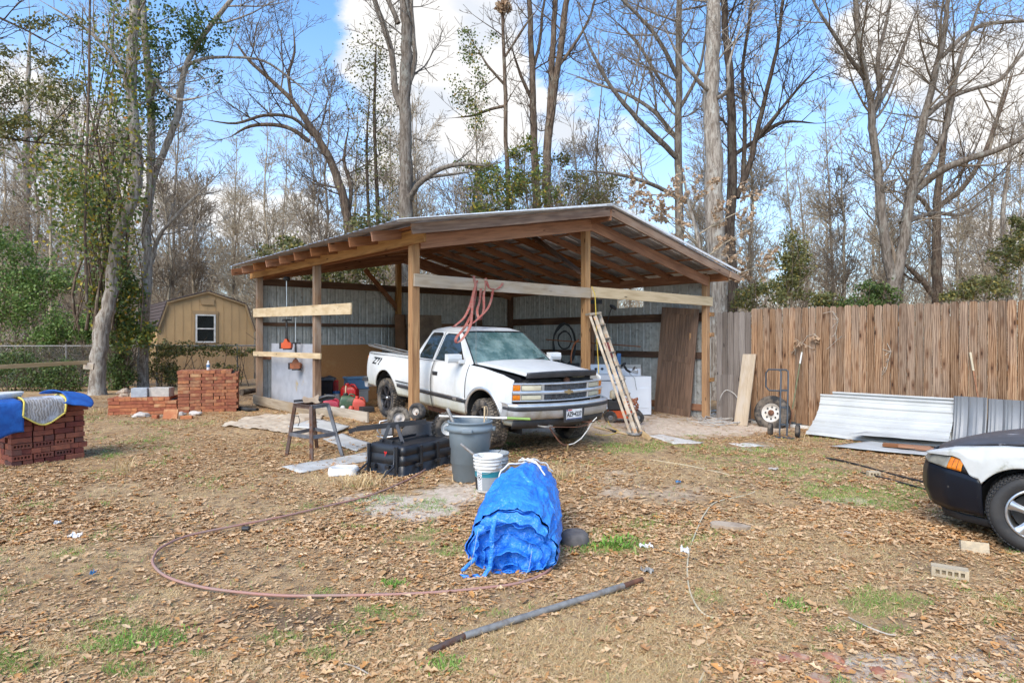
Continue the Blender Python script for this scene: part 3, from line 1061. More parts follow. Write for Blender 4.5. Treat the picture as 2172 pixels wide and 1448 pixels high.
def six(r, l, ztop, mat='cedar', w=.145, zb=None, nm='post', rot=None):
 p = SP(r, l)
 zb = g1(p.x, p.y) - .15 if zb is None else zb
 a = V((p.x, p.y, zb))
 b = V((p.x, p.y, ztop))
 return beam(nm, a, b, w, w, MAT[mat], shed, up=Rd, bev=.006)

six(0, 0, 3.36)
six(4.04, 0, 4.20)
six(FW, 0, 3.33)
six(0, 3.90, 3.36, 'post_grey')
six(0, LEN, 3.36, 'post_grey')
six(4.0, LEN, 4.15, 'cedar')
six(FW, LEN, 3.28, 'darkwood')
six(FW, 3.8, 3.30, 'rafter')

# eave beams and front beams
RM = MAT['rafter']

def sb(nm, a, b, w, h, mat='rafter', up=(0, 0, 1), **k):
 return beam(nm, SP(*a), SP(*b), w, h, MAT[mat], shed, up=up, **k)

sb('eave_beam', (-.10, -.50, 3.44), (-.10, LEN + .35, 3.44), .045, .235, 'cedar')
sb('eave_beam', (.10, -.02, 3.44), (.10, LEN + .3, 3.44), .045, .235)
sb('eave_beam', (FW + .10, -.55, 3.27), (FW + .10, LEN, 3.27), .045, .20)
sb('eave_beam', (FW - .10, -.1, 3.27), (FW - .10, LEN, 3.27), .045, .20)
for l in (-.09, LEN - .1):
 for r0, r1 in ((.05, RID), (FW - .05, RID)):
  d = .30
  sb('truss_beam', (r0, l, roof_z(r0, 0) - d), (r1, l, roof_z(r1, 0) - d), .042, .235)
# ridge board and rafters
sb('ridge_beam', (RID, -.62, 4.26), (RID, LEN + .1, 4.26), .045, .23)
nr = 11
for i in range(nr):
 l = -.60 + i * (8.12 / (nr - 1))
 e = 0
 mat = 'fascia' if i == 0 else 'rafter'
 dz = .115
 s = sb('rafter', (-.66 + (.25 if i == 0 else 0), l, roof_z(-.66 + (.25 if i == 0 else 0), l) - dz), (RID - .025, l, roof_z(RID, l) - dz), .042, .165, mat)
 s = sb('rafter', (FW + .38 if i else FW + .30, l, roof_z(FW + .38, l) - dz), (RID + .025, l, roof_z(RID, l) - dz), .042, .165, mat)
# short piece spliced on the rake ends and end stub of the ridge
sb('rafter_tail', (FW + .02, -.652, roof_z(FW + .05, 0) - .13), (FW + .42, -.652, roof_z(FW + .42, 0) - .13), .042, .15, 'fascia')
# purlins between the rafters
for side in (0, 1):
 for k in range(1, 6):
  r = RID - k * .85 if side == 0 else RID + k * .78
  for i in range(nr - 1):
   l0 = -.60 + i * .812 + .03
   sb('purlin', (r, l0, roof_z(r, 0) - .055), (r, l0 + .752, roof_z(r, 0) - .055), .085, .038)
# corrugated roof sheets (ribs run down the slope)
RIB = [0, .018, .030, .055, .067, .085]

def rib_profile(width, rib=.019, pitch=.23):
 pts = []
 x = 0.0
 while x < width - 1e-6:
  for a, h in ((0, 0), (.018, rib), (.045, rib), (.063, 0), (.115, 0), (.122, .005), (.138, .005), (.145, 0)):
   if x + a <= width + 1e-6:
    pts.append((x + a, h))
  x += pitch
 pts.append((width, 0))
 return pts

def sheet_mesh(width, length, nlen=6, wav=0.0, name='sheet', seed=0, th=.0015):
 """ribbed sheet, ribs along local X (0..length), width along Y"""
 pr = rib_profile(width)
 rs = np.random.RandomState(seed)
 m = MB()
 n = len(pr)
 vs = []
 for i in range(nlen + 1):
  for (y, h) in pr:
   vs.append((length * i / nlen, y, h + wav * (vnoise(np.array([i * .7 + seed]), np.array([y * 3.0]))[0] - .5)))
 fs = []
 for i in range(nlen):
  for k in range(n - 1):
   a = i * n + k
   fs.append((a, a + n, a + n + 1, a + 1))
 m.add(vs, fs)
 m.add([(x, y, z - th) for x, y, z in vs], [f[::-1] for f in fs])
 return m

SW = .92
for side in (0, 1):
 r_e = -.72 if side == 0 else FW + .44
 L0 = V((r_e, 0, 0))
 topz = roof_z(RID, 0) + .012
 ez = roof_z(-.66, 0) + .008 if side == 0 else roof_z(FW + .38, 0) + .008
 top, ev = SP(RID, 0, topz), SP(r_e, 0, ez)
 length = (top - ev).length
 me = sheet_mesh(SW, length, 5, .006, seed=side).mesh('roof_sheet')
 me.materials.append(MAT['roofsheet'])
 for k in range(9):
  l = -.68 + k * .915
  o0 = SP(RID, l + (SW if side == 0 else 0), topz)
  o1 = SP(r_e, l + (SW if side == 0 else 0), ez)
  x = (o1 - o0).normalized()
  y = (-Ld if side == 0 else Ld)
  z = x.cross(y)
  M = Mx(((x.x, y.x, z.x, o0.x), (x.y, y.y, z.y, o0.y), (x.z, y.z, z.z, o0.z + .001 * (k % 2)), (0, 0, 0, 1)))
  mesh_obj('roof_sheet', me, None, shed, M)
# ridge cap
m = MB()
for s_ in (-1, 1):
 a0, a1 = SP(RID, -.70, 4.475), SP(RID, 7.6, 4.475)
 rr = RID + s_ * .2
 b0, b1 = SP(rr, -.70, roof_z(rr, 0) + .042), SP(rr, 7.6, roof_z(rr, 0) + .042)
 m.add([a0, a1, b1, b0], [(0, 1, 2, 3)])
m.build('ridge_cap', MAT['roofsheet'], shed, world=True, solid=.002)
# rake trim, its white standing in for light caught by the sheet edges
for side in (0, 1):
 e_ = -.70 if side == 0 else FW + .42
 a_, b_ = SP(RID, -.672, roof_z(RID, 0) + .030), SP(e_, -.672, roof_z(-.66 if side == 0 else FW + .38, 0) + .024)
 beam('lit_rake_trim', a_, b_, .02, .05, MAT['paper'], shed)
# knee braces
sb('brace', (4.0, LEN - .05, 2.6), (2.9, LEN - .05, 3.75), .04, .14)
sb('brace', (4.04, .06, 3.1), (4.04, 1.7, 4.15), .04, .19, 'darkwood', up=Rd)
sb('brace', (.02, .1, 2.55), (.02, .1, 2.56), .01, .01)

# wall sheets: vertical ribs
def wall(r0, l0, r1, l1, z0, z1, flip=1, skip=(), name='wall_sheet', sw=.92):
 a, b = SP(r0, l0), SP(r1, l1)
 L = (b - a).length
 d = (b - a).normalized()
 k = 0
 x = 0.0
 while x < L - .05:
  w = min(sw, L - x)
  zz0, zz1 = z0, z1
  for (s0, s1, q0, q1) in skip:
   if s0 <= x < s1:
    zz0, zz1 = q0, q1
  me = sheet_mesh(w, zz1 - zz0, 4, .008, seed=k + int(r0 * 7)).mesh('wall_sheet')
  y = d
  xx = V((0, 0, 1))
  z = xx.cross(y)
  o = a + d * x
  M = Mx(((xx.x, y.x, z.x, o.x), (xx.y, y.y, z.y, o.y), (xx.z, y.z, z.z, zz0), (0, 0, 0, 1)))
  mesh_obj(name, me, MAT['wallsheet'], shed, M)
  x += w
  k += 1

wall(.0, LEN + .09, FW, LEN + .09, -.05, 3.28)
wall(FW + .09, LEN + .05, FW + .09, -.08, -.35, 3.24, skip=((4.2, 5.0, -.35, 2.62),))
# girts on the back and right walls
for z, h in ((3.24, .19), (2.13, .09), (1.25, .09), (.12, .14)):
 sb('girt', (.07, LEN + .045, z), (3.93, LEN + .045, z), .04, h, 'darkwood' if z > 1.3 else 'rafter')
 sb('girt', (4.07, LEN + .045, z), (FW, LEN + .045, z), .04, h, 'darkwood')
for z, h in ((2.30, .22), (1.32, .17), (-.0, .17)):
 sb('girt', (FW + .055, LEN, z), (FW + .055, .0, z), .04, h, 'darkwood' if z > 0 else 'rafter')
for z in (2.36, 1.85, .72):
 sb('girt_end', (FW + .03, -.095, z), (FW + .2, -.095, z), .035, .10, 'cedar')
# white corner sheet outside the far post
# front header boards
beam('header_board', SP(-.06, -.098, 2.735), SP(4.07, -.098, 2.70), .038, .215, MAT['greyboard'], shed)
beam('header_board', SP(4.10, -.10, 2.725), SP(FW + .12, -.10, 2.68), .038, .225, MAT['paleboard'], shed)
# boards nailed across the open side
beam('cross_board', SP(-.10, LEN + .12, 2.42), SP(-.115, 2.05, 2.33), .038, .22, MAT['stainboard'], shed)
beam('cross_board', SP(-.10, LEN + .12, 1.36), SP(-.11, 3.45, 1.38), .038, .12, MAT['paleboard'], shed)
beam('skirt_board', SP(-.10, LEN + .14, .17), SP(-.12, 2.9, .16), .038, .23, MAT['dirtboard'], shed)
# panels standing inside
m = MB()
m.box((0, 0, 0), (2.95, .012, 1.45))
pm = axes(SP(.26, 5.83, .90), Ld)
panel = m.build('panel_sheet', MAT['bluesheet'], None, pm)
tag(panel, 'pale grey stained panel standing between the two left posts of the shed', 'panel')

def leaning_panel(name, lab, r0, r1, l, h, mat, lean=.15, cat='board', z0=None, th=.015):
 a, b = SP(r0, l), SP(r1, l)
 w = (b - a).length
 zz = g1(a.x, a.y) if z0 is None else z0
 back = Ld * lean
 m = MB()
 m.box((0, 0, h / 2), (w, th, h))
 x = Rd
 z = (V((0, 0, 1)) * h + back).normalized()
 y = z.cross(x)
 c = (a + b) / 2
 M = Mx(((x.x, y.x, z.x, c.x), (x.y, y.y, z.y, c.y), (x.z, y.z, z.z, zz + .01), (0, 0, 0, 1)))
 o = m.build(name, MAT[mat], None, M)
 return tag(o, lab, cat)

leaning_panel('panel_board', 'brown pressed board panel leaning on the back wall behind the truck bed', 1.25, 3.35, 7.1, 1.58, 'osb', .18)
leaning_panel('cardboard_sheet', 'narrow dark brown board standing at the left of the tall plywood', 3.62, 3.96, 6.9, 2.45, 'cardboard', .1)
leaning_panel('plywood_sheet', 'tall dusty plywood sheet leaning behind the truck cab', 3.92, 5.1, 6.75, 2.45, 'ply', .12)
leaning_panel('cardboard_sheet', 'brown board behind the tall plywood, right of the near post', 5.0, 5.75, 6.85, 2.2, 'cardboard', .1)
leaning_panel('board', 'small dark board hung high on the back wall under the red strap', 6.4, 6.95, 7.3, .62, 'darkwood', .02, z0=1.9)

# ---------------- picket fence ----------------
FA, fb = V((5.14, 15.35, 0)), V((10.5, 10.16, 0))
FD = (fb - FA).normalized()
fl = (fb - FA).length
fence = thing('picket_fence', 'tall brown dog-eared wooden privacy fence right of the shed', 'fence', V((FA.x, FA.y, g1(FA.x, FA.y))))
pw = .1455

def picket_mesh(h, w=.1345, th=.018):
 m = MB()
 c = .034
 poly = [(-h / 2, -w / 2), (h / 2 - c, -w / 2), (h / 2, -w / 2 + c), (h / 2, w / 2 - c), (h / 2 - c, w / 2), (-h / 2, w / 2)]
 m.prism(poly, th)
 return m

npk = int(fl / pw)
FNV = V((FD.y, -FD.x, 0))
if FNV.y > 0: FNV = -FNV
pm_new = [picket_mesh(2.62 + .015 * k).mesh('picket') for k in range(4)]
for q in pm_new: q.materials.append(MAT['picket'])
pm_old = picket_mesh(2.50).mesh('picket')
pm_old.materials.append(MAT['picketgrey'])
rs = random.Random(5)
for i in range(npk):
 s = i * pw
 p = FA + FD * s
 old = i < 6
 ztop = 2.46 + (.0 if not old else -.06) + rs.uniform(-.014, .014)
 me = pm_old if old else pm_new[i % 4]
 h = 2.50 if old else 2.62 + .015 * (i % 4)
 x = (V((0, 0, 1)) + FD * rs.uniform(-.006, .006) + FNV * rs.uniform(-.006, .006)).normalized()
 yv = (FD + FNV * rs.uniform(-.07, .07)).normalized()
 zv = x.cross(yv)
 if zv.dot(FNV) < 0:
  yv = -yv
  zv = x.cross(yv)
 yv = zv.cross(x)
 o = V((p.x, p.y, ztop - h / 2)) + FNV * (.02 + rs.uniform(-.002, .003)) + FD * pw / 2
 M = Mx(((x.x, yv.x, zv.x, o.x), (x.y, yv.y, zv.y, o.y), (x.z, yv.z, zv.z, o.z), (0, 0, 0, 1)))
 mesh_obj('picket', me, None, fence, M)
# lower grey pickets (a second row butted below the old ones)
for i in range(6):
 p = FA + FD * (i * pw)
 beam('picket', V((p.x, p.y, -.28)) + FD * pw / 2 + FNV * .040, V((p.x, p.y, .85 + .01 * (i % 3))) + FD * pw / 2 + FNV * .040, .139, .014, MAT['picketgrey'], fence, up=FNV, bev=.001)
for z in (.15, 1.1, 2.05):
 beam('rail', V((FA.x, FA.y, z)) - FNV * .03, V((fb.x, fb.y, z)) - FNV * .03, .09, .038, MAT['cedar'], fence, up=FNV)
for i in range(4):
 p = FA + FD * (.1 + i * 2.35)
 beam('fence_post', V((p.x, p.y, -.4)) - FNV * .1, V((p.x, p.y, 2.2)) - FNV * .1, .09, .09, MAT['cedar'], fence, up=FNV)
m = MB()
a, b = FA + FD * .9 + FNV * .08, FA + FD * 3.3 + FNV * .08
m.bar(V((a.x, a.y, g1(a.x, a.y) + .03)), V((b.x, b.y, g1(b.x, b.y) + .03)), .02, .07)
tag(m.build('edging_strip', MAT['whiteplastic'], None), 'white strip lying along the foot of the wooden fence', 'strip')

def FP(px, off=0.0, z=0.0):
 """point on the fence line where the line of sight at column px meets it, off metres in front of it"""
 k = (px - CX) / F
 a = FA + FNV * off
 # a.x + FD.x s = k (a.y + FD.y s)
 s = (k * a.y - a.x) / (FD.x - k * FD.y)
 p = a + FD * s
 return V((p.x, p.y, z))

# ---------------- trees ----------------
class Polys:
 def __init__(s):
  s.a = []

 def add(s, pts, rad, sides=3):
  s.a.append((np.asarray(pts, np.float32), np.asarray(rad, np.float32), sides))

 def mesh(s, name, off=(0, 0, 0)):
  V_, F_ = [], []
  n0 = 0
  groups = {}
  for p, r, k in s.a:
   groups.setdefault((len(p), k), []).append((p, r))
  for (N, k), L in groups.items():
   P = np.stack([q[0] for q in L])
   Rr = np.stack([q[1] for q in L])
   T = np.empty_like(P)
   T[:, 1:-1] = P[:, 2:] - P[:, :-2]
   T[:, 0] = P[:, 1] - P[:, 0]
   T[:, -1] = P[:, -1] - P[:, -2]
   T /= (np.linalg.norm(T, axis=2, keepdims=True) + 1e-9)
   ref = np.zeros((len(L), 1, 3), np.float32)
   mean = T.mean(1)
   ax = np.argmin(np.abs(mean), axis=1)
   ref[np.arange(len(L)), 0, ax] = 1
   U = np.cross(T, np.broadcast_to(ref, T.shape))
   U /= (np.linalg.norm(U, axis=2, keepdims=True) + 1e-9)
   Wv = np.cross(T, U)
   ang = np.arange(k) * 2 * np.pi / k
   ring = P[:, :, None] + (U[:, :, None] * np.cos(ang)[None, None, :, None] + Wv[:, :, None] * np.sin(ang)[None, None, :, None]) * Rr[:, :, None, None]
   V_.append(ring.reshape(-1, 3))
   base = n0 + (np.arange(len(L)) * N * k)[:, None, None]
   i = (np.arange(N - 1) * k)[None, :, None]
   j = np.arange(k)[None, None, :]
   j2 = (j + 1) % k
   f = np.stack([base + i + j, base + i + j2, base + i + k + j2, base + i + k + j], -1)
   F_.append(f.reshape(-1, 4))
   n0 += len(L) * N * k
  v = np.concatenate(V_) - np.asarray(off, np.float32)
  return np_mesh(name, v, np.concatenate(F_), True)

def _n3(x, y, z):
 l = math.sqrt(x * x + y * y + z * z) or 1
 return x / l, y / l, z / l

def grow(P, p, d, L, r, lvl, rg, mx=3, up=.10, dens=(2.2, 2.6, 3.2, 3), wig=.22, sides=(8, 5, 3, 3, 3), ends=None, ratio=.5, lo=.15, rmin=.0075):
 seg = (.6, .45, .32, .28, .25)[lvl]
 n = max(3, min(12, int(L / seg)))
 st = L / n
 x, y, z = p
 dx, dy, dz = _n3(*d)
 pts = [(x, y, z)]
 dirs = [(dx, dy, dz)]
 for i in range(n):
  dx, dy, dz = _n3(dx + rg.uniform(-wig, wig), dy + rg.uniform(-wig, wig), dz + rg.uniform(-wig, wig) + up * (1 if lvl < 2 else .5))
  x += dx * st
  y += dy * st
  z += dz * st
  pts.append((x, y, z))
  dirs.append((dx, dy, dz))
 rad = [max(rmin, r * (1 - i / n) ** .75) for i in range(n + 1)]
 P.add(pts, rad, sides[lvl])
 if ends is not None and lvl >= mx - 1:
  ends += pts[1:]
 if lvl < mx:
  nc = max(1, int(L * dens[lvl] * rg.uniform(.75, 1.2)))
  for c in range(nc):
   t = lo + (1 - lo) * (c + rg.random()) / nc
   k = min(n, max(1, int(t * n)))
   ax, ay, az = dirs[k]
   # random perpendicular
   qx, qy, qz = _n3(rg.uniform(-1, 1), rg.uniform(-1, 1), rg.uniform(-.6, 1))
   a = rg.uniform(.55, 1.15)
   ca, sa = math.cos(a), math.sin(a)
   dot = qx * ax + qy * ay + qz * az
   qx, qy, qz = _n3(qx - dot * ax, qy - dot * ay, qz - dot * az)
   nd = (ax * ca + qx * sa, ay * ca + qy * sa, az * ca + qz * sa)
   l2 = L * ratio * rg.uniform(.55, 1.1) * (1.15 - .6 * t)
   if l2 < .12: continue
   grow(P, pts[k], nd, l2, min(rad[k] * .62, .02 + r * .5), lvl + 1, rg, mx, up, dens, wig, sides, ends, ratio, lo, rmin)

def smooth_path(pts, rad, m=4):
 """Catmull-Rom"""
 out, ro = [], []
 n = len(pts)
 for i in range(n - 1):
  p0, p1, p2, p3 = pts[max(i - 1, 0)], pts[i], pts[i + 1], pts[min(i + 2, n - 1)]
  for k in range(m):
   t = k / m
   out.append(.5 * ((2 * p1) + (p2 - p0) * t + (2 * p0 - 5 * p1 + 4 * p2 - p3) * t * t + (3 * p1 - p0 - 3 * p2 + p3) * t ** 3))
   ro.append(rad[i] * (1 - t) + rad[i + 1] * t)
 out.append(pts[-1])
 ro.append(rad[-1])
 return out, ro

def leaf_mesh(pts, size, name, seed=0, off=(0, 0, 0), droop=0.0, spread=0.0):
 rs = np.random.RandomState(seed)
 p = np.asarray(pts, np.float32)
 n = len(p)
 if spread: p = p + rs.normal(0, spread, p.shape)
 d = rs.normal(size=(n, 3))
 d[:, 2] -= droop
 d /= np.linalg.norm(d, axis=1, keepdims=True)
 q = np.cross(d, rs.normal(size=(n, 3)))
 q /= np.linalg.norm(q, axis=1, keepdims=True) + 1e-6
 nn = np.cross(d, q)
 L = size * (.6 + .8 * rs.rand(n))[:, None]
 w = L * (.30 + .2 * rs.rand(n))[:, None]
 a = p
 b = p + d * L * .5 + q * w + nn * L * .08
 c = p + d * L
 e = p + d * L * .5 - q * w + nn * L * .08
 vs = np.stack([a, b, c, e], 1).reshape(-1, 3) - np.asarray(off, np.float32)
 base = (np.arange(n) * 4)[:, None]
 f = np.concatenate([np.stack([base, base + 1, base + 2], -1), np.stack([base, base + 2, base + 3], -1)], 1).reshape(-1, 3)
 me = np_mesh(name, vs, f)
 lr_attr(me, np.clip(rs.rand(n) * .9 + rs.normal(0, .05, n), 0, 1), 2)
 return me

def finish_tree(name, lab, cat, base, Pt, Pc, mat, leaves=(), group=None, twig=None):
 t = thing(name, lab, cat, base, group)
 mesh_obj('trunk', Pt.mesh('trunk', base), MAT[mat], t)
 if Pc is not None and Pc.a:
  mesh_obj('crown', Pc.mesh('crown', base), MAT[twig or mat], t)
 for (pts, size, m, seed, nm) in leaves:
  mesh_obj(nm, leaf_mesh(pts, size, nm, seed, base, droop=.4), MAT[m], t)
 return t

def photo_tree(name, lab, limbs, D, mat, seed, kids=1.6, klen=2.2, mx=3, up=.10, twig=None, leaves=None, group=None, zgrow=5.0, r_add=.86, kstart=.30, cat='tree', ends=None, kdens=(2.6, 3.6, 4.8, 3), lift=0.0):
 """limbs: list of ([(px, py, half width in px, depth offset)], first is the trunk) as the photograph shows them"""
 rg = random.Random(seed)
 Pt, Pc = Polys(), Polys()
 base = None
 for li, limb in enumerate(limbs):
  pts = [W(q[0], q[1], D + (q[3] if len(q) > 3 else 0)) for q in limb]
  rad = [q[2] * (D + (q[3] if len(q) > 3 else 0)) / F * r_add for q in limb]
  if li == 0:
   pts[0].z = min(pts[0].z, g1(pts[0].x, pts[0].y)) - .1
   base = V((pts[0].x, pts[0].y, g1(pts[0].x, pts[0].y)))
  if limb[-1][1] > 5 and len(pts) > 2:
   rad[-1] *= .35
   grow(Pc, tuple(pts[-1]), tuple(pts[-1] - pts[-2]), klen * .8, rad[-1], 1, rg, mx, up, kdens, .2)
  # go on above the frame
  if limb[-1][1] <= 5:
   d = (pts[-1] - pts[-2]).normalized()
   rr = rad[-1]
   for k in range(4):
    d = (d + V((rg.uniform(-.12, .12), rg.uniform(-.12, .12), .1))).normalized()
    pts.append(pts[-1] + d * zgrow / 4)
    rad.append(rr * (1 - (k + 1) / 4.5))
  path, rr = smooth_path(pts, rad, 4)
  for k in range(1, len(path) - 1):
   path[k] = path[k] + V((rg.uniform(-1, 1), rg.uniform(-1, 1), 0)) * rr[k] * .16
  if li == 0:
   rr[0] *= 1.45
   rr[1] *= 1.15
  Pt.add([tuple(q) for q in path], rr, 12 if max(rr) > .12 else 7)
  n = len(path)
  tot = sum((path[k + 1] - path[k]).length for k in range(n - 1))
  ks = kstart if li == 0 else .12
  nc = int(tot * kids * (1 - ks))
  for c in range(nc):
   t = ks + (1 - ks) * (c + rg.random()) / max(1, nc)
   k = min(n - 2, int(t * (n - 1)))
   d = (path[k + 1] - path[k]).normalized()
   a = rg.uniform(0, 2 * math.pi)
   side = V((math.cos(a), math.sin(a), rg.uniform(.0, .7)))
   side = (side - d * side.dot(d)).normalized()
   dd = d * rg.uniform(.2, .9) + side
   L = klen * rg.uniform(.5, 1.35) * (.7 + .6 * (1 - abs(2 * t - 1)))
   grow(Pc, tuple(path[k]), tuple(dd), L, min(rr[k] * .45, .008 + L * .009), 1, rg, mx, up, kdens, .15, ends=ends)
 lv = []
 if leaves:
  for (fn, size, m, sd, nm) in leaves:
   lv.append((fn, size, m, sd, nm))
 return finish_tree(name, lab, cat, base, Pt, Pc, mat, lv, group, twig)

def cloud_pts(n, specs, seed, shell=.35):
 """points in a set of soft ellipsoids given as (px, py, D, rx, ry(depth), rz) in metres"""
 rs = np.random.RandomState(seed)
 out = []
 tot = sum(s[3] * s[5] for s in specs)
 for (px, py, D, rx, ry, rz) in specs:
  k = int(n * rx * rz / tot)
  c = W(px, py, D)
  # clumps
  nc = max(6, int(k / 60))
  cc = rs.normal(size=(nc, 3))
  cc /= np.linalg.norm(cc, axis=1, keepdims=True)
  cc *= (shell + (1 - shell) * rs.rand(nc, 1) ** .6)
  pick = rs.randint(0, nc, k)
  p = cc[pick] + rs.normal(0, .16, (k, 3))
  p = p * np.array([rx, ry, rz]) + np.array(c)
  out.append(p)
 p = np.concatenate(out)
 gzv = gz(p[:, 0], p[:, 1])
 p[:, 2] = np.maximum(p[:, 2], gzv + .02)
 return p

def strand_pts(n, paths, spread, seed):
 rs = np.random.RandomState(seed)
 out = []
 for path in paths:
  P = np.array([tuple(W(*q)) for q in path])
  k = n // len(paths)
  t = rs.rand(k) * (len(P) - 1)
  i = np.minimum(t.astype(int), len(P) - 2)
  f = (t - i)[:, None]
  p = P[i] * (1 - f) + P[i + 1] * f
  out.append(p + rs.normal(0, 1, (k, 3)) * spread)
 return np.concatenate(out)

# the two near trees on the left
ends = []
photo_tree('hardwood_tree', 'grey lichened tree leaning right then left behind the low brick stack, left of its neighbour', [
 [(207, 838, 19), (208, 780, 17), (218, 690, 18), (232, 640, 15), (246, 520, 13), (272, 450, 12), (292, 370, 12), (288, 300, 12), (278, 200, 12), (282, 90, 12), (286, 0, 12)],
 [(288, 300, 6), (275, 270, 5), (262, 330, 5, .3), (245, 400, 5, .4), (225, 450, 4, .4)],
 [(276, 210, 6), (250, 130, 5, -.3), (180, 60, 4, -.6), (100, 10, 3, -.8)],
], 19.0, 'bark_pale', 31, kids=1.5, klen=2.0, leaves=[
 (strand_pts(2000, [[(250, 600, 18.8), (270, 430, 18.8), (275, 300, 18.8), (280, 150, 18.8), (282, 0, 18.8)]], .33, 5), .11, 'leaf_vine', 5, 'vine_foliage'),
], ends=ends, kstart=.42)
photo_tree('hardwood_tree', 'straight pale lichened tree behind the grey concrete blocks', [
 [(303, 830, 12, 1), (303, 740, 12, 1), (308, 640, 11), (314, 560, 11), (312, 480, 10), (320, 390, 10), (322, 300, 9), (318, 190, 9), (308, 90, 8), (302, 0, 8)],
 [(322, 385, 8), (352, 310, 8), (378, 240, 8), (388, 160, 7), (415, 100, 6), (450, 50, 6), (490, 0, 5)],
 [(320, 560, 6), (330, 520, 5), (345, 490, 4), (390, 440, 4), (440, 392, 4)],
 [(378, 150, 4), (430, 125, 4), (500, 122, 3, .5), (560, 130, 3, .8), (620, 170, 2.5, 1.2), (680, 220, 2, 1.5)],
 [(322, 210, 5), (330, 170, 5, -.5), (345, 190, 4, -1), (380, 212, 4, -1.2), (430, 205, 3, -1.4)],
], 20.5, 'bark_pale', 33, kids=1.5, klen=2.0, leaves=[
 (cloud_pts(3600, [(400, 60, 20, 1.3, .8, .9), (430, 110, 20.5, .8, .6, .6), (340, 110, 20.5, .5, .5, 1.3), (440, 150, 20.5, .5, .5, .4), (330, 220, 20.5, .7, .5, 1.2)], 6, .1), .085, 'leaf_dark', 6, 'foliage'),
], kstart=.42)
# brown vine stems and hanging foliage between them
rgv = random.Random(4)
Pv = Polys()
for k in range(34):
 x0 = rgv.uniform(175, 275)
 x1 = x0 + rgv.uniform(-10, 60) - 40 * (k % 3 == 0)
 top = rgv.uniform(0, 420)
 D0 = 19.6 + rgv.uniform(-.5, .6)
 n = 9
 pts = []
 for i in range(n):
  t = i / (n - 1)
  pts.append(tuple(W(x0 * (1 - t) + x1 * t + 26 * math.sin(t * 5 + k), 700 * (1 - t) + top * t, D0 + .25 * math.sin(t * 7 + k))))
 r0 = rgv.choice((.012, .018, .03, .05))
 Pv.add(pts, [r0 * (1 - .5 * i / n) for i in range(n)], 5)
Pv.add([tuple(W(*q)) for q in ((184, 640, 17.5), (180, 480, 17.5), (184, 320, 17.5), (189, 160, 17.5), (190, 60, 17.5), (191, -40, 17.5))], [.04, .035, .034, .035, .03, .03], 7)
vb = V((W(215, 700, 18.3).x, 18.3, 0))
vt = thing('vine_tangle', 'tangle of brown vines and green and yellow leaves climbing beside the leaning tree', 'vine', vb)
mesh_obj('stem', Pv.mesh('stem', vb), MAT['bark_brown'], vt)
mesh_obj('foliage', leaf_mesh(np.concatenate([
 strand_pts(5600, [[(240, 720, 19.7), (240, 560, 19.7), (225, 430, 19.7), (245, 330, 19.7)], [(180, 520, 18.6), (185, 380, 18.6)]], .34, 8)[::2], strand_pts(1500, [[(180, 420, 18.6), (190, 230, 18.6), (200, 60, 18.6)], [(250, 330, 19.7), (260, 150, 19.7), (270, 0, 19.7)]], .4, 18),
 strand_pts(1300, [[(150, 560, 17), (140, 420, 17), (170, 330, 17)], [(120, 420, 16.8), (100, 300, 16.8)]], .35, 9),
 cloud_pts(4200, [(250, 620, 19.9, .9, .5, 1.3), (285, 690, 19.9, .7, .5, .9)], 12, .2)]), .10, 'foliage', 8, vb, .5), MAT['leaf_vine'], vt)
# overhanging foliage in the upper left corner
Pl = Polys()
rg = random.Random(77)
base = W(-160, 760, 13.5)
base.z = -.1
Pl.add([tuple(base), tuple(W(-150, 500, 13.5)), tuple(W(-120, 250, 13.5)), tuple(W(-90, 0, 13.5)), tuple(W(-80, -200, 13.5))], [.16, .14, .12, .1, .05], 9)
Pc = Polys()
for (a, b) in (((-130, 330), (90, 200)), ((-110, 150), (120, 40)), ((-120, 240), (60, 260)), ((-90, 0), (180, 90)), ((-110, 100), (30, 130)), ((-130, 400), (40, 330)), ((-120, 280), (260, 250))):
 p0, p1 = W(*a, 13.5), W(*b, 13.3)
 grow(Pc, tuple(p0), tuple(p1 - p0), (p1 - p0).length, .035, 1, rg, 3, .02, (2, 3, 4, 3), .16)
finish_tree('leafy_tree', 'leafy tree outside the left edge hanging dark leaves into the upper left corner', 'tree', V((base.x, base.y, 0)), Pl, Pc, 'bark_dark',
   [(cloud_pts(5200, [(20, 200, 13.4, .75, .6, .75), (70, 130, 13.4, .6, .5, .35), (-60, 250, 13.4, .9, .6, .9), (120, 60, 13.3, .8, .4, .25), (40, 260, 13.3, .7, .5, .3), (130, 180, 13.3, .5, .4, .7), (110, 270, 13.5, .4, .3, .4)], 14, .05), .062, 'leaf_olive', 14, 'foliage')], twig='bark_dark')

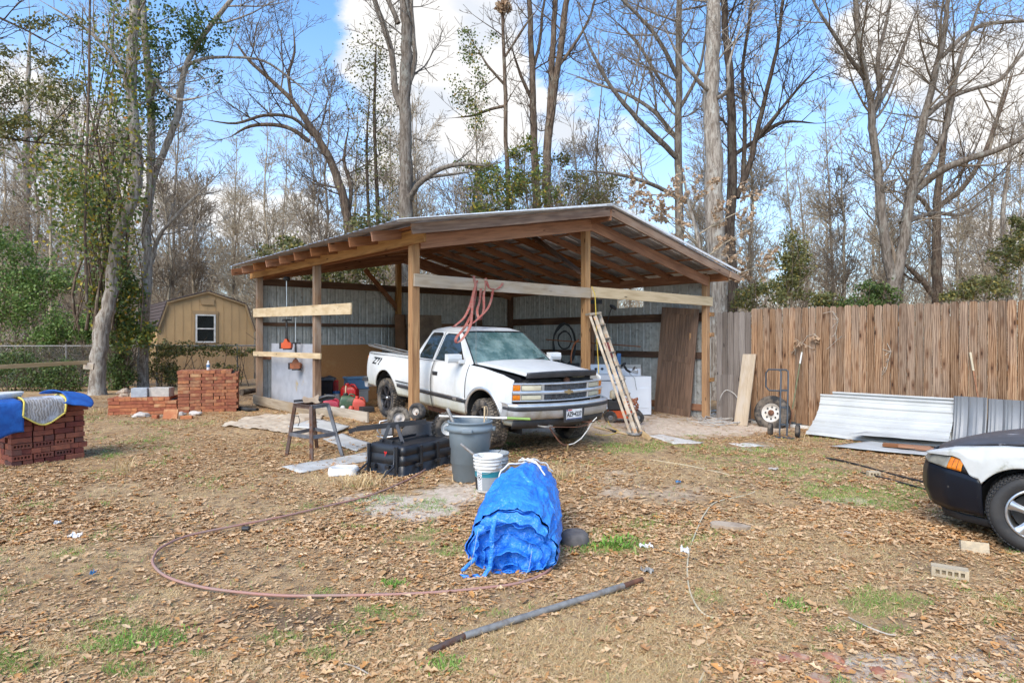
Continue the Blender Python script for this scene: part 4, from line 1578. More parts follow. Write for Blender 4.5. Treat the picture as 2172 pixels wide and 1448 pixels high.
# trees behind the shed
photo_tree('hardwood_tree', 'tree arching up and left over the shed roof, left of the thick trunk', [
 [(765, 700, 14), (752, 600, 13), (742, 500, 12), (730, 430, 11), (712, 370, 10), (685, 310, 9), (655, 265, 8), (620, 215, 6), (585, 180, 5), (530, 130, 4), (500, 90, 3)],
 [(655, 300, 6), (620, 275, 5), (580, 265, 5, .5), (530, 268, 4, 1), (490, 290, 3, 1.3)],
 [(668, 290, 5), (620, 250, 4, -.5), (560, 245, 4, -.8), (500, 262, 3, -1), (440, 255, 2, -1.2)],
 [(620, 215, 4), (612, 160, 4, .5), (625, 110, 3, .8), (622, 60, 2.5, 1)],
 [(735, 470, 6), (745, 400, 5, .5), (730, 340, 4, .8), (740, 270, 3, 1)],
], 24, 'bark_brown', 41, kids=1.5, klen=2.6, kstart=.3)
photo_tree('hardwood_tree', 'thick straight lichened trunk rising behind the left roof slope, forked near the top', [
 [(866, 720, 18), (865, 600, 17), (862, 480, 17), (861, 380, 16), (860, 280, 15), (858, 210, 15), (862, 120, 14), (862, 50, 14), (860, 0, 13)],
 [(850, 225, 9), (838, 190, 8), (830, 110, 7), (812, 50, 7), (795, 0, 6)],
 [(868, 180, 6), (880, 130, 6), (876, 60, 5), (872, 0, 5)],
 [(845, 50, 7), (830, 15, 6), (818, -10, 6)],
 [(866, 430, 7), (885, 395, 7, -.5), (930, 360, 6, -.9), (985, 348, 5, -1.3), (1030, 352, 3, -1.6)],
 [(866, 410, 6), (890, 380, 5, .4), (940, 372, 4, .6), (1000, 365, 3, 1)],
], 22.5, 'bark_grey', 43, kids=1.1, klen=2.4, kstart=.45)
photo_tree('slender_tree', 'slender dark tree with small leaves left of the thick trunk', [
 [(800, 700, 6), (803, 560, 5), (800, 430, 5), (796, 330, 4), (794, 240, 4), (796, 150, 3), (798, 90, 2)],
 [(785, 700, 5), (786, 560, 5), (780, 420, 4), (778, 300, 3), (784, 200, 2)],
], 24.5, 'bark_dark', 45, kids=2.0, klen=1.1, mx=3, leaves=[
 (strand_pts(2600, [[(798, 420, 24.5), (795, 300, 24.5), (790, 170, 24.5), (796, 90, 24.5)]], .55, 15), .085, 'leaf_olive', 15, 'foliage')], kstart=.2)
photo_tree('slender_tree', 'slender tree with a clump of dead leaves at its top, behind the vine thicket', [
 [(1075, 640, 8), (1076, 500, 7), (1078, 400, 6), (1073, 300, 5), (1072, 200, 5), (1068, 100, 4), (1066, 20, 4), (1065, 0, 4)],
 [(1072, 225, 4), (1040, 232, 3.5, .3), (1005, 245, 3, .5), (965, 250, 2, .8)],
 [(1070, 180, 3.5), (1035, 140, 3, -.3), (1010, 100, 2, -.5)],
 [(1072, 120, 3), (1110, 60, 3, .3), (1140, 20, 2, .5)],
], 25, 'bark_brown', 47, kids=1.5, klen=1.7, leaves=[
 (cloud_pts(240, [(1070, 14, 25, .25, .2, .25)], 3, .0), .2, 'leaf_rust', 3, 'dead_leaf_clump'),
 (cloud_pts(1500, [(1000, 200, 25, .9, .5, 1.5), (1010, 100, 25, .8, .5, .8)], 4, .0), .09, 'leaf_vine', 4, 'foliage')])
photo_tree('hardwood_tree', 'left of the two slim trunks behind the roof ridge', [
 [(1142, 640, 11), (1140, 500, 10), (1137, 400, 10), (1133, 300, 9), (1130, 200, 8), (1127, 100, 7), (1122, 0, 6)],
 [(1130, 150, 5), (1145, 90, 4, .4), (1150, 30, 3.5, .6), (1155, 0, 3, .7)],
 [(1130, 215, 5), (1105, 160, 4, -.4), (1085, 100, 3, -.6)],
], 26, 'bark_brown', 49, kids=1.1, klen=2.0)
photo_tree('hardwood_tree', 'right of the two slim trunks behind the roof ridge, forked low', [
 [(1172, 640, 12), (1170, 500, 11), (1160, 400, 11), (1162, 300, 10), (1168, 200, 8), (1172, 100, 7), (1178, 0, 6)],
 [(1164, 290, 9), (1178, 180, 8), (1190, 100, 8), (1197, 40, 8), (1202, 0, 7)],
 [(1178, 150, 4), (1215, 100, 4), (1250, 40, 3), (1262, 0, 3)],
], 25.5, 'bark_brown', 51, kids=1.2, klen=2.4)
photo_tree('hardwood_tree', 'tall slim trunk standing left of the thickest trunk, with long sweeping branches', [
 [(1440, 650, 12), (1441, 500, 11), (1440, 400, 10), (1438, 300, 9), (1440, 200, 8), (1440, 100, 8), (1441, 0, 7)],
 [(1440, 340, 7), (1400, 300, 7, -.5), (1350, 250, 6, -1), (1300, 190, 5, -1.5), (1260, 120, 4, -1.8), (1235, 60, 3, -2)],
 [(1440, 300, 6), (1390, 240, 5, .5), (1330, 200, 4, 1), (1270, 180, 3, 1.4), (1220, 160, 2, 1.8)],
 [(1440, 170, 6), (1400, 90, 5, -.5), (1360, 40, 4, -.8), (1320, 0, 4, -1)],
 [(1440, 240, 5), (1400, 170, 4, .8), (1350, 90, 4, 1.5), (1310, 50, 3, 2)],
 [(1440, 420, 6), (1380, 390, 5, -1), (1310, 370, 4, -1.6), (1230, 362, 3, -2.2)],
 [(1442, 230, 5), (1480, 160, 4), (1495, 90, 3), (1500, 20, 3)],
], 24, 'bark_grey', 53, kids=1.6, klen=2.8, twig='twig_grey')
photo_tree('hardwood_tree', 'thickest pale furrowed trunk rising behind the right end of the shed', [
 [(1522, 720, 27), (1520, 600, 25), (1517, 480, 23), (1514, 380, 22), (1511, 280, 20), (1508, 190, 19), (1512, 100, 18), (1514, 40, 17), (1514, 0, 16)],
 [(1510, 200, 6), (1480, 170, 5, -.5), (1440, 120, 4, -.9), (1410, 60, 3, -1.2)],
 [(1518, 210, 5), (1545, 190, 5, -.8), (1545, 140, 4, -1), (1570, 60, 3, -1.2)],
], 20.5, 'bark_pale', 55, kids=.8, klen=2.2, kstart=.45)
photo_tree('hardwood_tree', 'dark rough double trunk just right of the thickest trunk', [
 [(1552, 720, 15), (1551, 600, 14), (1548, 500, 13), (1552, 400, 12), (1553, 300, 11), (1550, 200, 10), (1545, 120, 9), (1538, 60, 8), (1537, 0, 8)],
 [(1562, 420, 8), (1590, 350, 7), (1610, 260, 6), (1635, 160, 5), (1650, 90, 4), (1660, 0, 4)],
 [(1575, 390, 6), (1580, 270, 5), (1575, 150, 4), (1590, 40, 4), (1595, 0, 3)],
 [(1600, 300, 5), (1650, 240, 4), (1700, 180, 3), (1750, 130, 2)],
 [(1556, 330, 5), (1600, 300, 5, 1), (1660, 260, 4, 1.4), (1730, 262, 3, 2)],
], 22, 'bark_dark', 57, kids=1.6, klen=2.3)
photo_tree('hardwood_tree', 'large forked tree behind the middle of the wooden fence', [
 [(1893, 700, 17), (1893, 640, 15), (1895, 600, 15), (1898, 560, 16)],
 [(1893, 590, 12), (1880, 540, 11), (1872, 470, 10), (1866, 400, 10), (1858, 330, 9), (1850, 270, 9), (1848, 220, 8), (1832, 150, 7), (1822, 80, 7), (1814, 0, 6)],
 [(1898, 600, 13), (1912, 540, 12), (1925, 460, 12), (1938, 380, 11), (1952, 290, 10), (1968, 220, 8), (1990, 130, 7), (2005, 60, 6), (2010, 0, 5)],
 [(1932, 415, 10), (1965, 385, 9), (2010, 355, 9, -.6), (2060, 335, 8, -1), (2110, 320, 7, -1.4), (2172, 290, 6, -1.8), (2230, 240, 5, -2)],
 [(1935, 400, 8), (1970, 350, 7), (2005, 280, 6), (2020, 200, 6), (2035, 130, 5), (2060, 60, 4), (2080, 0, 3)],
 [(1960, 250, 7), (2010, 210, 6), (2060, 190, 5), (2120, 170, 5), (2172, 110, 4), (2230, 60, 4)],
 [(1850, 235, 6), (1866, 190, 5), (1862, 120, 5), (1880, 50, 4), (1888, 0, 3)],
 [(1838, 170, 6), (1800, 120, 5, -.5), (1760, 60, 4, -.9), (1735, 20, 3, -1), (1720, -10, 3, -1)],
 [(1848, 250, 6), (1890, 170, 5, .5), (1920, 90, 4, .8), (1945, 20, 3, 1)],
 [(1990, 130, 5), (2040, 80, 5), (2090, 52, 5), (2172, 45, 4), (2230, 40, 4)],
 [(1868, 420, 4), (1878, 390, 3.5, -.3), (1905, 380, 3, -.5)],
 [(1912, 475, 7), (1980, 452, 5, 1), (2040, 455, 4, 1.5), (2100, 420, 3, 2)],
], 21, 'bark_grey', 59, kids=1.7, klen=2.5, mx=3, twig='twig_grey', kstart=.8)
photo_tree('hardwood_tree', 'darker tree behind the fence, right of the large forked tree', [
 [(1989, 720, 12), (1988, 640, 11), (1987, 560, 11), (1985, 480, 9), (1990, 400, 8), (2000, 320, 7), (2010, 230, 5), (2020, 150, 4)],
 [(1985, 630, 8), (1960, 600, 7), (1935, 575, 6), (1918, 560, 5)],
 [(1985, 470, 6), (1960, 430, 5), (1930, 400, 4), (1900, 350, 3)],
 [(1988, 440, 7), (2040, 400, 6), (2080, 340, 5), (2120, 240, 4), (2150, 150, 3)],
], 27, 'bark_brown', 61, kids=1.5, klen=2.6)
photo_tree('hardwood_tree', 'pale thin tree near the right edge behind the fence', [
 [(2146, 700, 7), (2140, 600, 6), (2130, 520, 6), (2128, 440, 5), (2140, 350, 4), (2150, 260, 3)],
 [(2130, 540, 4), (2150, 490, 4), (2172, 450, 3)],
], 26, 'bark_pale', 63, kids=1.6, klen=1.8)
photo_tree('hardwood_tree', 'pale straight tree in the background at the far left', [
 [(52, 740, 9), (54, 600, 8), (55, 480, 8), (56, 380, 8), (57, 300, 7), (58, 230, 6), (60, 150, 5), (64, 60, 4)],
 [(57, 400, 4), (90, 350, 4), (150, 300, 3), (200, 280, 2)],
 [(56, 350, 4), (30, 300, 3), (5, 240, 2)],
 [(57, 330, 4), (100, 280, 3), (140, 260, 2)],
], 32, 'bark_pale', 65, kids=1.5, klen=3.2, twig='twig_far')
# oak that kept its dry leaves
oend = []
rg = random.Random(9)
Pt, Pc = Polys(), Polys()
ob = W(1488, 700, 19.2)
ob.z = -.3
Pt.add([tuple(ob), tuple(W(1490, 600, 19.2)), tuple(W(1480, 500, 19.2)), tuple(W(1460, 430, 19.1)), tuple(W(1450, 370, 19))], [.09, .08, .07, .05, .03], 8)
for (a, b) in (((1482, 520), (1330, 400)), ((1485, 560), (1620, 480)), ((1475, 480), (1360, 440)), ((1478, 500), (1600, 400)), ((1465, 450), (1500, 400)), ((1490, 600), (1640, 560)), ((1470, 470), (1420, 380)), ((1488, 580), (1560, 540)), ((1480, 520), (1400, 460))):
 p0, p1 = W(*a, 19.2), W(*b, 18.6 + rg.uniform(-1, 1))
 grow(Pc, tuple(p0), tuple(p1 - p0), (p1 - p0).length * 1.1, .028, 1, rg, 3, .02, (2, 3.2, 4.2, 3), .2, ends=oend)
rr = random.Random(1)
opts = np.array([oend[rr.randrange(len(oend))] for _ in range(5200)])
finish_tree('oak_tree', 'small oak holding tan dry leaves beside the right roof slope', 'tree', V((ob.x, ob.y, g1(ob.x, ob.y))), Pt, Pc, 'bark_pale', [(opts, .08, 'leaf_rust', 3, 'dry_foliage')], twig='twig_far')

# vine covered thicket behind the roof
for (lab, specs, n, mt, sz, sd, nm) in (
  ('vine covered thicket with yellow leaves rising behind the left side of the roof ridge', [(1060, 410, 24, 1.4, .9, 1.2), (1150, 400, 24.5, 1.1, .8, .8), (1010, 350, 24.5, .8, .6, .5), (1110, 320, 24.5, .7, .6, .6)], 4600, 'leaf_vine', .105, 21, 'vine_thicket'),
  ('olive green shrub seen above the back wall of the shed', [(700, 570, 19.5, 1.9, .8, .55), (620, 540, 20, 1.0, .7, .6), (800, 500, 21, 1.2, .7, .8)], 6500, 'leaf_olive', .10, 22, 'tall_shrub'),
  ('ivy column smothering a stump behind the fence near the oak', [(1680, 555, 21, .62, .5, .95), (1672, 610, 21, .55, .5, .6)], 3400, 'leaf_olive', .085, 23, 'ivy_column'),
  ('dark green bush peeping over the fence left of the large forked tree', [(1862, 625, 20.5, .7, .5, .5), (1810, 645, 20.5, .8, .5, .3)], 2400, 'leaf_dark', .085, 24, 'bush'),
  ('olive bush over the fence at the foot of the thickest trunk', [(1600, 625, 20.5, 1.0, .6, .55), (1740, 640, 20.8, 1.0, .5, .35)], 1900, 'leaf_olive', .09, 25, 'bush'),
  ('rounded olive bush over the fence right of the darker tree', [(2080, 610, 22, 1.1, .7, .42), (2030, 630, 22, .6, .6, .35)], 2600, 'leaf_olive', .085, 26, 'bush'),
  ('green bush at the right edge behind the fence', [(2150, 540, 24, .7, .7, .9), (2160, 480, 25, .5, .5, .5)], 2600, 'leaf_olive', .10, 27, 'bush'),
  ('olive thicket in the woods right of the roof ridge', [(1250, 400, 27, 1.6, .9, .9), (1180, 340, 27, .6, .5, .5)], 2200, 'leaf_olive', .10, 28, 'thicket'),
  ('broad dark green shrub at the left edge behind the chain link fence', [(30, 640, 23, 1.5, .9, 1.2), (90, 590, 23.4, 1.2, .8, .9), (10, 530, 23, 1.1, .8, .9)], 9500, 'leaf_mid', .09, 29, 'shrub'),
  ('bright green shrub in front of the vine tangle at the chain link fence', [(150, 690, 22.3, 1.0, .5, .55), (100, 715, 22.3, .85, .5, .4), (185, 700, 22.3, .4, .4, .6)], 5200, 'leaf_mid', .075, 30, 'shrub'),
  ('low scrubby plant tangled in the left stretch of chain link fence', [(60, 800, 22.2, 1.5, .4, .6), (150, 795, 22.2, .8, .4, .65)], 5600, 'leaf_mid', .08, 31, 'shrub'),
  ('leafy creeper on the fence between the two near trees', [(255, 770, 22.6, .62, .35, .8), (240, 720, 22.6, .5, .35, .6)], 4600, 'leaf_olive', .085, 32, 'creeper'),
  ('leafy olive bush behind the chain link fence below the leaning tree', [(120, 745, 23.2, 1.3, .6, .8), (20, 760, 23.2, 1.2, .6, .7)], 5200, 'leaf_olive', .085, 34, 'bush'),
  ('dark brushy growth in front of the chain link fence at the far left', [(40, 790, 20.4, 1.2, .4, .75), (130, 800, 20.4, .9, .4, .65)], 4200, 'leaf_dark', .07, 35, 'shrub'),
  ('dark leafy growth between the two near tree trunks', [(255, 780, 20.9, .5, .35, .9), (262, 700, 21, .4, .35, .6)], 3400, 'leaf_dark', .075, 36, 'shrub'),
  ('creeper sprawling along the fence in front of the tan shed', [(380, 740, 22.4, 1.3, .3, .25), (450, 742, 22.6, 1.1, .25, .22), (345, 770, 22.4, .7, .3, .75), (510, 745, 22.7, .8, .25, .22), (395, 800, 22.5, 1.0, .3, .4), (470, 790, 22.5, .7, .3, .4)], 5600, 'leaf_olive', .075, 33, 'creeper'),
):
 c0 = W(*specs[0][:3])
 b = V((c0.x, c0.y, g1(c0.x, c0.y)))
 t = thing(nm, lab, 'shrub' if nm != 'creeper' else 'creeper', b)
 Ps = Polys()
 rg = random.Random(sd)
 for s in specs:
  c = W(*s[:3])
  for k in range(3 if s[2] > 22 and s[0] < 560 else 12 if 20.3 < s[2] < 21.1 and s[0] < 300 else 7):
   p = V((c.x + rg.uniform(-.5, .5) * s[3], c.y, b.z if s[1] > 450 or nm != 'x' else c.z))
   d = V((c.x + rg.uniform(-1, 1) * s[3], c.y + rg.uniform(-1, 1) * s[4], c.z + s[5] * .8)) - p
   grow(Ps, tuple(p), tuple(d), d.length, .02, 1, rg, 2 if d.length > 3 else 3, .0, (1, 1.4, 3, 2), .14)
 mesh_obj('stem', Ps.mesh('stem', b), MAT['bark_brown'], t)
 mesh_obj('foliage', leaf_mesh(cloud_pts(n, specs, sd, .25), sz, 'foliage', sd, b, .3), MAT[mt], t)

# background wood: prototypes, then copies
protos = []
for k in range(6):
 rg = random.Random(100 + k)
 Pt, Pc = Polys(), Polys()
 H = 13 + k * .9
 pts = [(0, 0, -.3)]
 x = y = 0
 for i in range(1, 9):
  x += rg.uniform(-.22, .22)
  y += rg.uniform(-.22, .22)
  pts.append((x, y, H * i / 8))
 Pt.add(pts, [.115 * (1 - i / 8.2) + .006 for i in range(9)], 6)
 for c in range(34):
  t = rg.uniform(.22, .99)
  i = int(t * 8)
  a = rg.uniform(0, 6.28)
  L = rg.uniform(2.0, 4.4) * (1.15 - .6 * t)
  grow(Pc, pts[i], (math.cos(a), math.sin(a), rg.uniform(.9, 2.2)), L, .036 * (1.2 - t), 1, rg, 3, .09, (2.6, 3.4, 4.4, 3), .15, sides=(6, 3, 3, 3), rmin=.0115, ratio=.55)
 t = finish_tree('bare_tree', 'x', 'tree', V((0, 0, 0)), Pt, Pc, 'twig_grey' if k % 2 else 'twig_far', twig='twig_far' if k % 3 else 'twig_grey')
 protos.append(t)
rg = random.Random(12)
spots = []
for D in (29, 35, 43, 52, 64):
 step = 95 if D < 40 else 80
 x = -260
 while x < 2450:
  xx = x + rg.uniform(-40, 40)
  x += step * (1.1 if not (1250 < x < 2250) else 1.7)
  spots.append(((xx - CX) / F * D, D + rg.uniform(-2.5, 2.5), rg.uniform(.75, 1.05) if D < 40 else rg.uniform(.85, 1.2)))
for i, (x, y, s) in enumerate(spots):
 nr_f = 'nearer' if y < 42 else 'farther'
 q_ = CX + F * x / y
 wh_ = 'behind the tan garden shed' if q_ < 560 else 'behind the pole shed roof' if q_ < 1500 else 'behind the wooden fence'
 gp = nr_f + ' bare trees ' + wh_
 lb = 'one of the ' + nr_f + ' leafless grey brown trees ' + wh_
 M = Mx.Translation((x, y, 0)) @ Mx.Rotation(rg.uniform(0, 6.28), 4, 'Z') @ Mx.Diagonal((s, s, s, 1))
 if i < 6:
  t = protos[i]
  t.matrix_basis = M
  d = M
  for ch in t.children:
   WM[ch.name] = M.copy()
  WM[t.name] = M.copy()
  tag(t, lb, 'tree', gp)
 else:
  dup(protos[i % 6], M, lb, gp)
# undergrowth
rg = random.Random(19)
Pu = Polys()
for k in range(6500):
 px = rg.uniform(-150, 2350)
 D = (32 if px < 620 else 23) + 26 * rg.random() ** 1.3
 x = (px - CX) / F * D
 if px > 1100 and D < 25: continue
 h = rg.uniform(1.5, 5.5) * (1.15 if px < 1000 else .8)
 dx, dy = rg.uniform(-.5, .5), rg.uniform(-.5, .5)
 pts = [(x, D, 0)]
 for i in range(1, 5):
  t = i / 4
  pts.append((x + dx * h * t * t + rg.uniform(-.12, .12), D + dy * h * t * t, h * t * (1 - .12 * t)))
 r = rg.uniform(.008, .022)
 Pu.add(pts, [r, r * .8, r * .7, r * .5, r * .3], 3)
 for q in range(3):
  i = rg.randint(1, 3)
  p = pts[i]
  l = rg.uniform(.5, 1.4)
  e = (p[0] + rg.uniform(-1, 1) * l, p[1] + rg.uniform(-.5, .5) * l, p[2] + rg.uniform(.0, 1) * l)
  md = ((p[0] + e[0]) / 2 + rg.uniform(-.1, .1), (p[1] + e[1]) / 2, (p[2] + e[2]) / 2 + rg.uniform(-.1, .1))
  Pu.add([p, md, e], [r * .6, r * .5, r * .3], 3)
tag(mesh_obj('undergrowth', Pu.mesh('undergrowth'), MAT['twig_far']), 'pale leafless brush filling the wood floor behind the yard', 'undergrowth', kind='stuff')
Pu = Polys()
for k in range(4000):
 D = rg.uniform(66, 100)
 x = (rg.uniform(-200, 2400) - CX) / F * D
 h = rg.uniform(5, 12) * (1.0 if x < 5 else .75)
 pts = [(x, D, 0)]
 for i in range(1, 4):
  t = i / 3
  pts.append((x + rg.uniform(-.8, .8), D, h * t))
 r = rg.uniform(.03, .09)
 Pu.add(pts, [r, r * .8, r * .6, r * .25], 3)
 for q in range(4):
  i = rg.randint(1, 3)
  p = pts[i]
  l = rg.uniform(1.2, 3.5)
  Pu.add([p, (p[0] + rg.uniform(-.4, .4) * l, p[1], p[2] + .45 * l), (p[0] + rg.uniform(-1, 1) * l, p[1], p[2] + .9 * l)], [r * .5, r * .4, r * .25], 3)
tag(mesh_obj('distant_wood', Pu.mesh('distant_wood'), MAT['twig_far']), 'distant mass of bare woodland along the horizon', 'wood', kind='stuff')

# ---------------- tan storage shed, chain link fence ----------------
sx_, sd_ = V((.785, .62, 0)).normalized(), V((-.62, .785, 0)).normalized()
s0 = W(333, 700, 24.5)
s0.z = 0
ts = thing('storage_shed', 'tan gambrel roofed garden shed behind the chain link fence', 'shed', s0)

def TS(a, b, z): return s0 + sx_ * a + sd_ * b + V((0, 0, z))

WD, DP = 3.70, 4.8
prof = [(0, 2.06), (.36, 3.21), (WD / 2, 3.69), (WD - .36, 3.21), (WD, 2.06)]
poly = [(0, 0)] + prof + [(WD, 0)]
Mw = Mx(((sx_.x, 0, -sd_.x, s0.x), (sx_.y, 0, -sd_.y, s0.y), (0, 1, 0, 0), (0, 0, 0, 1)))
m = MB()
m.prism(poly, .05, Mw @ Mx.Translation((0, 0, -.06)))
m.build('wall', MAT['tan'], ts, world=True)
m = MB()
m.box((0, 0, 0), (.05, DP, 2.06), Mx.Translation(TS(.02, DP / 2, 1.03)) @ Mx.Rotation(math.atan2(sd_.y, sd_.x) - math.pi / 2, 4, 'Z'))
m.build('wall', MAT['tan'], ts, world=True)
m = MB()
for k in range(1, 12):
 a = k * WD / 12
 zt = np.interp(a, [q[0] for q in prof], [q[1] for q in prof])
 m.bar(TS(a, -.003, .1), TS(a, -.003, zt - .06), .008, .004, up=sx_)
m.build('siding_groove', MAT['tantrim'], ts, world=True)
for (a, b) in zip(prof[:-1], prof[1:]):
 da = V((b[0] - a[0], 0, b[1] - a[1]))
 nrm = V((-da.z, 0, da.x)).normalized() * .05
 m = MB()
 o = .12
 m.add([TS(a[0] + nrm.x, -o, a[1] + nrm.z), TS(b[0] + nrm.x, -o, b[1] + nrm.z), TS(b[0] + nrm.x, DP, b[1] + nrm.z), TS(a[0] + nrm.x, DP, a[1] + nrm.z)], [(0, 1, 2, 3)])
 m.build('roof', MAT['shingle'], ts, world=True, solid=.03)
 # shingle courses
 nrow = max(2, int(da.length / .14))
 m = MB()
 for r in range(nrow):
  t = (r + .5) / nrow
  z = a[1] + (b[1] - a[1]) * t
  x = a[0] + (b[0] - a[0]) * t
  m.bar(TS(x + nrm.x * 1.5, -o, z + nrm.z * 1.5), TS(x + nrm.x * 1.5, DP, z + nrm.z * 1.5), .02, .02)
 m.build('shingle_course', MAT['shingle'], ts, world=True)
 beam('fascia', TS(a[0] + nrm.x * .3, -.09, a[1] + nrm.z * .3), TS(b[0] + nrm.x * .3, -.09, b[1] + nrm.z * .3), .03, .10, MAT['tantrim'], ts)
win = MB()
for (x0, x1, z0, z1) in ((1.39, 1.45, 1.58, 2.76), (2.09, 2.15, 1.58, 2.76), (1.45, 2.09, 1.58, 1.64), (1.45, 2.09, 2.70, 2.76), (1.45, 2.09, 2.14, 2.19)):
 win.bar(TS(x0, -.03, (z0 + z1) / 2), TS(x1, -.03, (z0 + z1) / 2), .05, z1 - z0)
w = win.build('window', MAT['whiteplastic'], ts, world=True)
m = MB()
m.bar(TS(1.42, -.02, 2.17), TS(2.12, -.02, 2.17), .01, 1.12)
m.build('pane', MAT['sideglass'], w, world=True)
m = MB()
m.bar(TS(1.28, -.02, 2.84), TS(2.26, -.02, 2.84), .03, .13)
m.bar(TS(1.31, -.02, 2.17), TS(1.36, -.02, 2.17), .03, 1.2)
m.bar(TS(2.18, -.02, 2.17), TS(2.23, -.02, 2.17), .03, 1.2)
m.build('window_trim', MAT['tantrim'], ts, world=True)
m = MB()
m.bar(TS(1.6, -.02, 3.28), TS(2.1, -.02, 3.28), .03, .24)
m.build('vent', MAT['tantrim'], ts, world=True)

cf = thing('chain_link_fence', 'grey chain link fence overgrown with creepers along the left boundary', 'fence', V((W(300, 800, 22.3).x, 22.3, 0)))
ca, cb = W(-90, 735, 21.4), W(553, 735, 23.0)
m = MB()
za = 1.49
m.tube([V((ca.x, ca.y, za)), V((cb.x, cb.y, za))], .024, 8)
m.build('top_rail', MAT['galv'], cf, world=True)
for px in (-60, 130, 322, 500):
 t = (px + 90) / 643
 p = ca.lerp(cb, t)
 m = MB()
 m.tube([V((p.x, p.y, -.1)), V((p.x, p.y, 1.55))], .03, 8)
 m.build('fence_post', MAT['galv'], cf, world=True)
Pw = Polys()
Lc = math.hypot(cb.x - ca.x, cb.y - ca.y)
dc = V((cb.x - ca.x, cb.y - ca.y, 0)).normalized()
s = -1.5
while s < Lc:
 for sg in (1, -1):
  a, b = (s, 0.02), (s + 1.46, 1.48)
  if sg < 0: a, b = (s, 1.48), (s + 1.46, .02)
  if a[0] < 0:
   f = -a[0] / 1.46
   a = (0, a[1] + (b[1] - a[1]) * f)
  if b[0] > Lc:
   f = (Lc - a[0]) / (b[0] - a[0])
   b = (Lc, a[1] + (b[1] - a[1]) * f)
  pa, pb = ca + dc * a[0], ca + dc * b[0]
  Pw.add([(pa.x, pa.y - .03 + .004 * sg, a[1]), ((pa.x + pb.x) / 2, (pa.y + pb.y) / 2 - .03 + .004 * sg, (a[1] + b[1]) / 2), (pb.x, pb.y - .03 + .004 * sg, b[1])], [.0034] * 3, 3)
 s += .075
o = mesh_obj('wire_mesh', Pw.mesh('wire_mesh', tuple(WM[cf.name].translation)), MAT['galv'], cf)
o['kind'] = 'stuff'
# rail nailed to the leaning tree
rail = thing('wooden_rail', 'mossy wooden rail nailed to the leaning tree at the left', 'rail', W(190, 768, 18.0))
beam('rail_board', W(-60, 781, 15.5), W(188, 768, 18.45), .04, .11, MAT['paleboard'], rail)
beam('block', W(178, 775, 18.4), W(199, 777, 18.45), .08, .20, MAT['greyboard'], rail)

# ---------------- white pickup ----------------
tx0, ty0 = .30, 9.90
YAW = -(math.pi / 2 - .640)
TM = frame((tx0, ty0, g1(tx0, ty0) + .005), YAW, 0, .045)
truck = thing('pickup_truck', 'dirty white extended cab pickup with popped hood parked under the shed', 'pickup truck', TM)

def yb(z):
 return float(np.interp(z, [.40, .50, .62, .80, .95, 1.08, 1.18, 1.27], [.885, .925, .952, .968, .966, .952, .925, .885]))

def side_panel(name, x0, x1, zlo, zhi, nx, nz, mat, yadd=None, off=0.0, parent=None, both=True, sol=.02):
 m = MB()

 def fn(u, v):
  x = x0 + (x1 - x0) * u
  a, b = zlo(x), zhi(x)
  z = a + (b - a) * v
  y = yb(z) + off + (yadd(x, z) if yadd else 0)
  return (x, -y, z)
 m.grid(fn, nx, nz, True)
 o = m.build(name, MAT[mat], parent or truck, solid=sol, off=-1)
 if both:
  m2 = MB()
  m2.add([(x, -y, z) for x, y, z in m.v], [f[::-1] for f in m.f], True)
  m2.build(name, MAT[mat], parent or truck, solid=sol, off=-1)
 return o

AX_R = -3.40
ARF = .50

def arch(x, xc, r, zc, zmin):
 d = abs(x - xc)
 return max(zmin, zc + math.sqrt(max(0, r * r - d * d))) if d < r else zmin

def zbelt(x):
 return float(np.interp(x, [-4.4, -2.3, -.5, -.1, .45, .80], [1.20, 1.235, 1.27, 1.255, 1.20, 1.10]))

def inset_front(x, z):
 return -.065 * max(0, (x - .36) / .305) ** 2

side_panel('front_fender', -.49, .665, lambda x: arch(x, 0, .47, .47, .47), zbelt, 60, 14, 'white', inset_front)
side_panel('door', -1.60, -.50, lambda x: .47, zbelt, 10, 14, 'white')
side_panel('cab_side', -2.30, -1.61, lambda x: .46, zbelt, 8, 14, 'white')

def flare(x, z):
 k = math.exp(-((x - AX_R) / .62) ** 4)
 return .035 * k * float(np.interp(z, [.4, .9, 1.05, 1.12, 1.3], [1, 1, .5, -.4, -.6])) - .03 * (1 - k)

side_panel('bed_side', -4.36, -2.36, lambda x: arch(x, AX_R, .49, .45, .50 + .06 * (x < AX_R)), zbelt, 70, 14, 'white', flare)
# wheel arch chrome trims
for xc, zc, r, s in ((0, .47, .47, -1), (0, .47, .47, 1)):
 m = MB()
 if 1:
  def fn(u, v, s=s):
   a = math.pi * (.02 + .96 * u)
   rr = r - .012 + .05 * v
   x, z = xc + rr * math.cos(a), zc + rr * math.sin(a)
   return (x, s * (yb(z) + inset_front(x, z) + .006 + .004 * v), z)
  m.grid(fn, 30, 1)
 m.build('wheel_arch_trim', MAT['chrome'], truck, solid=.006)
# inner wells
for xc in (0, AX_R):
 for s in (-1, 1):
  m = MB()

  def fn(u, v, s=s, xc=xc):
   a = math.pi * (-.03 + 1.06 * u)
   return (xc + .46 * math.cos(a), s * (.56 + .38 * v), .46 + .46 * math.sin(a))
  m.grid(fn, 16, 2)
  m.box((xc, s * .55, .60), (.92, .02, .62))
  m.build('wheel_well', MAT['dullblack'], truck)
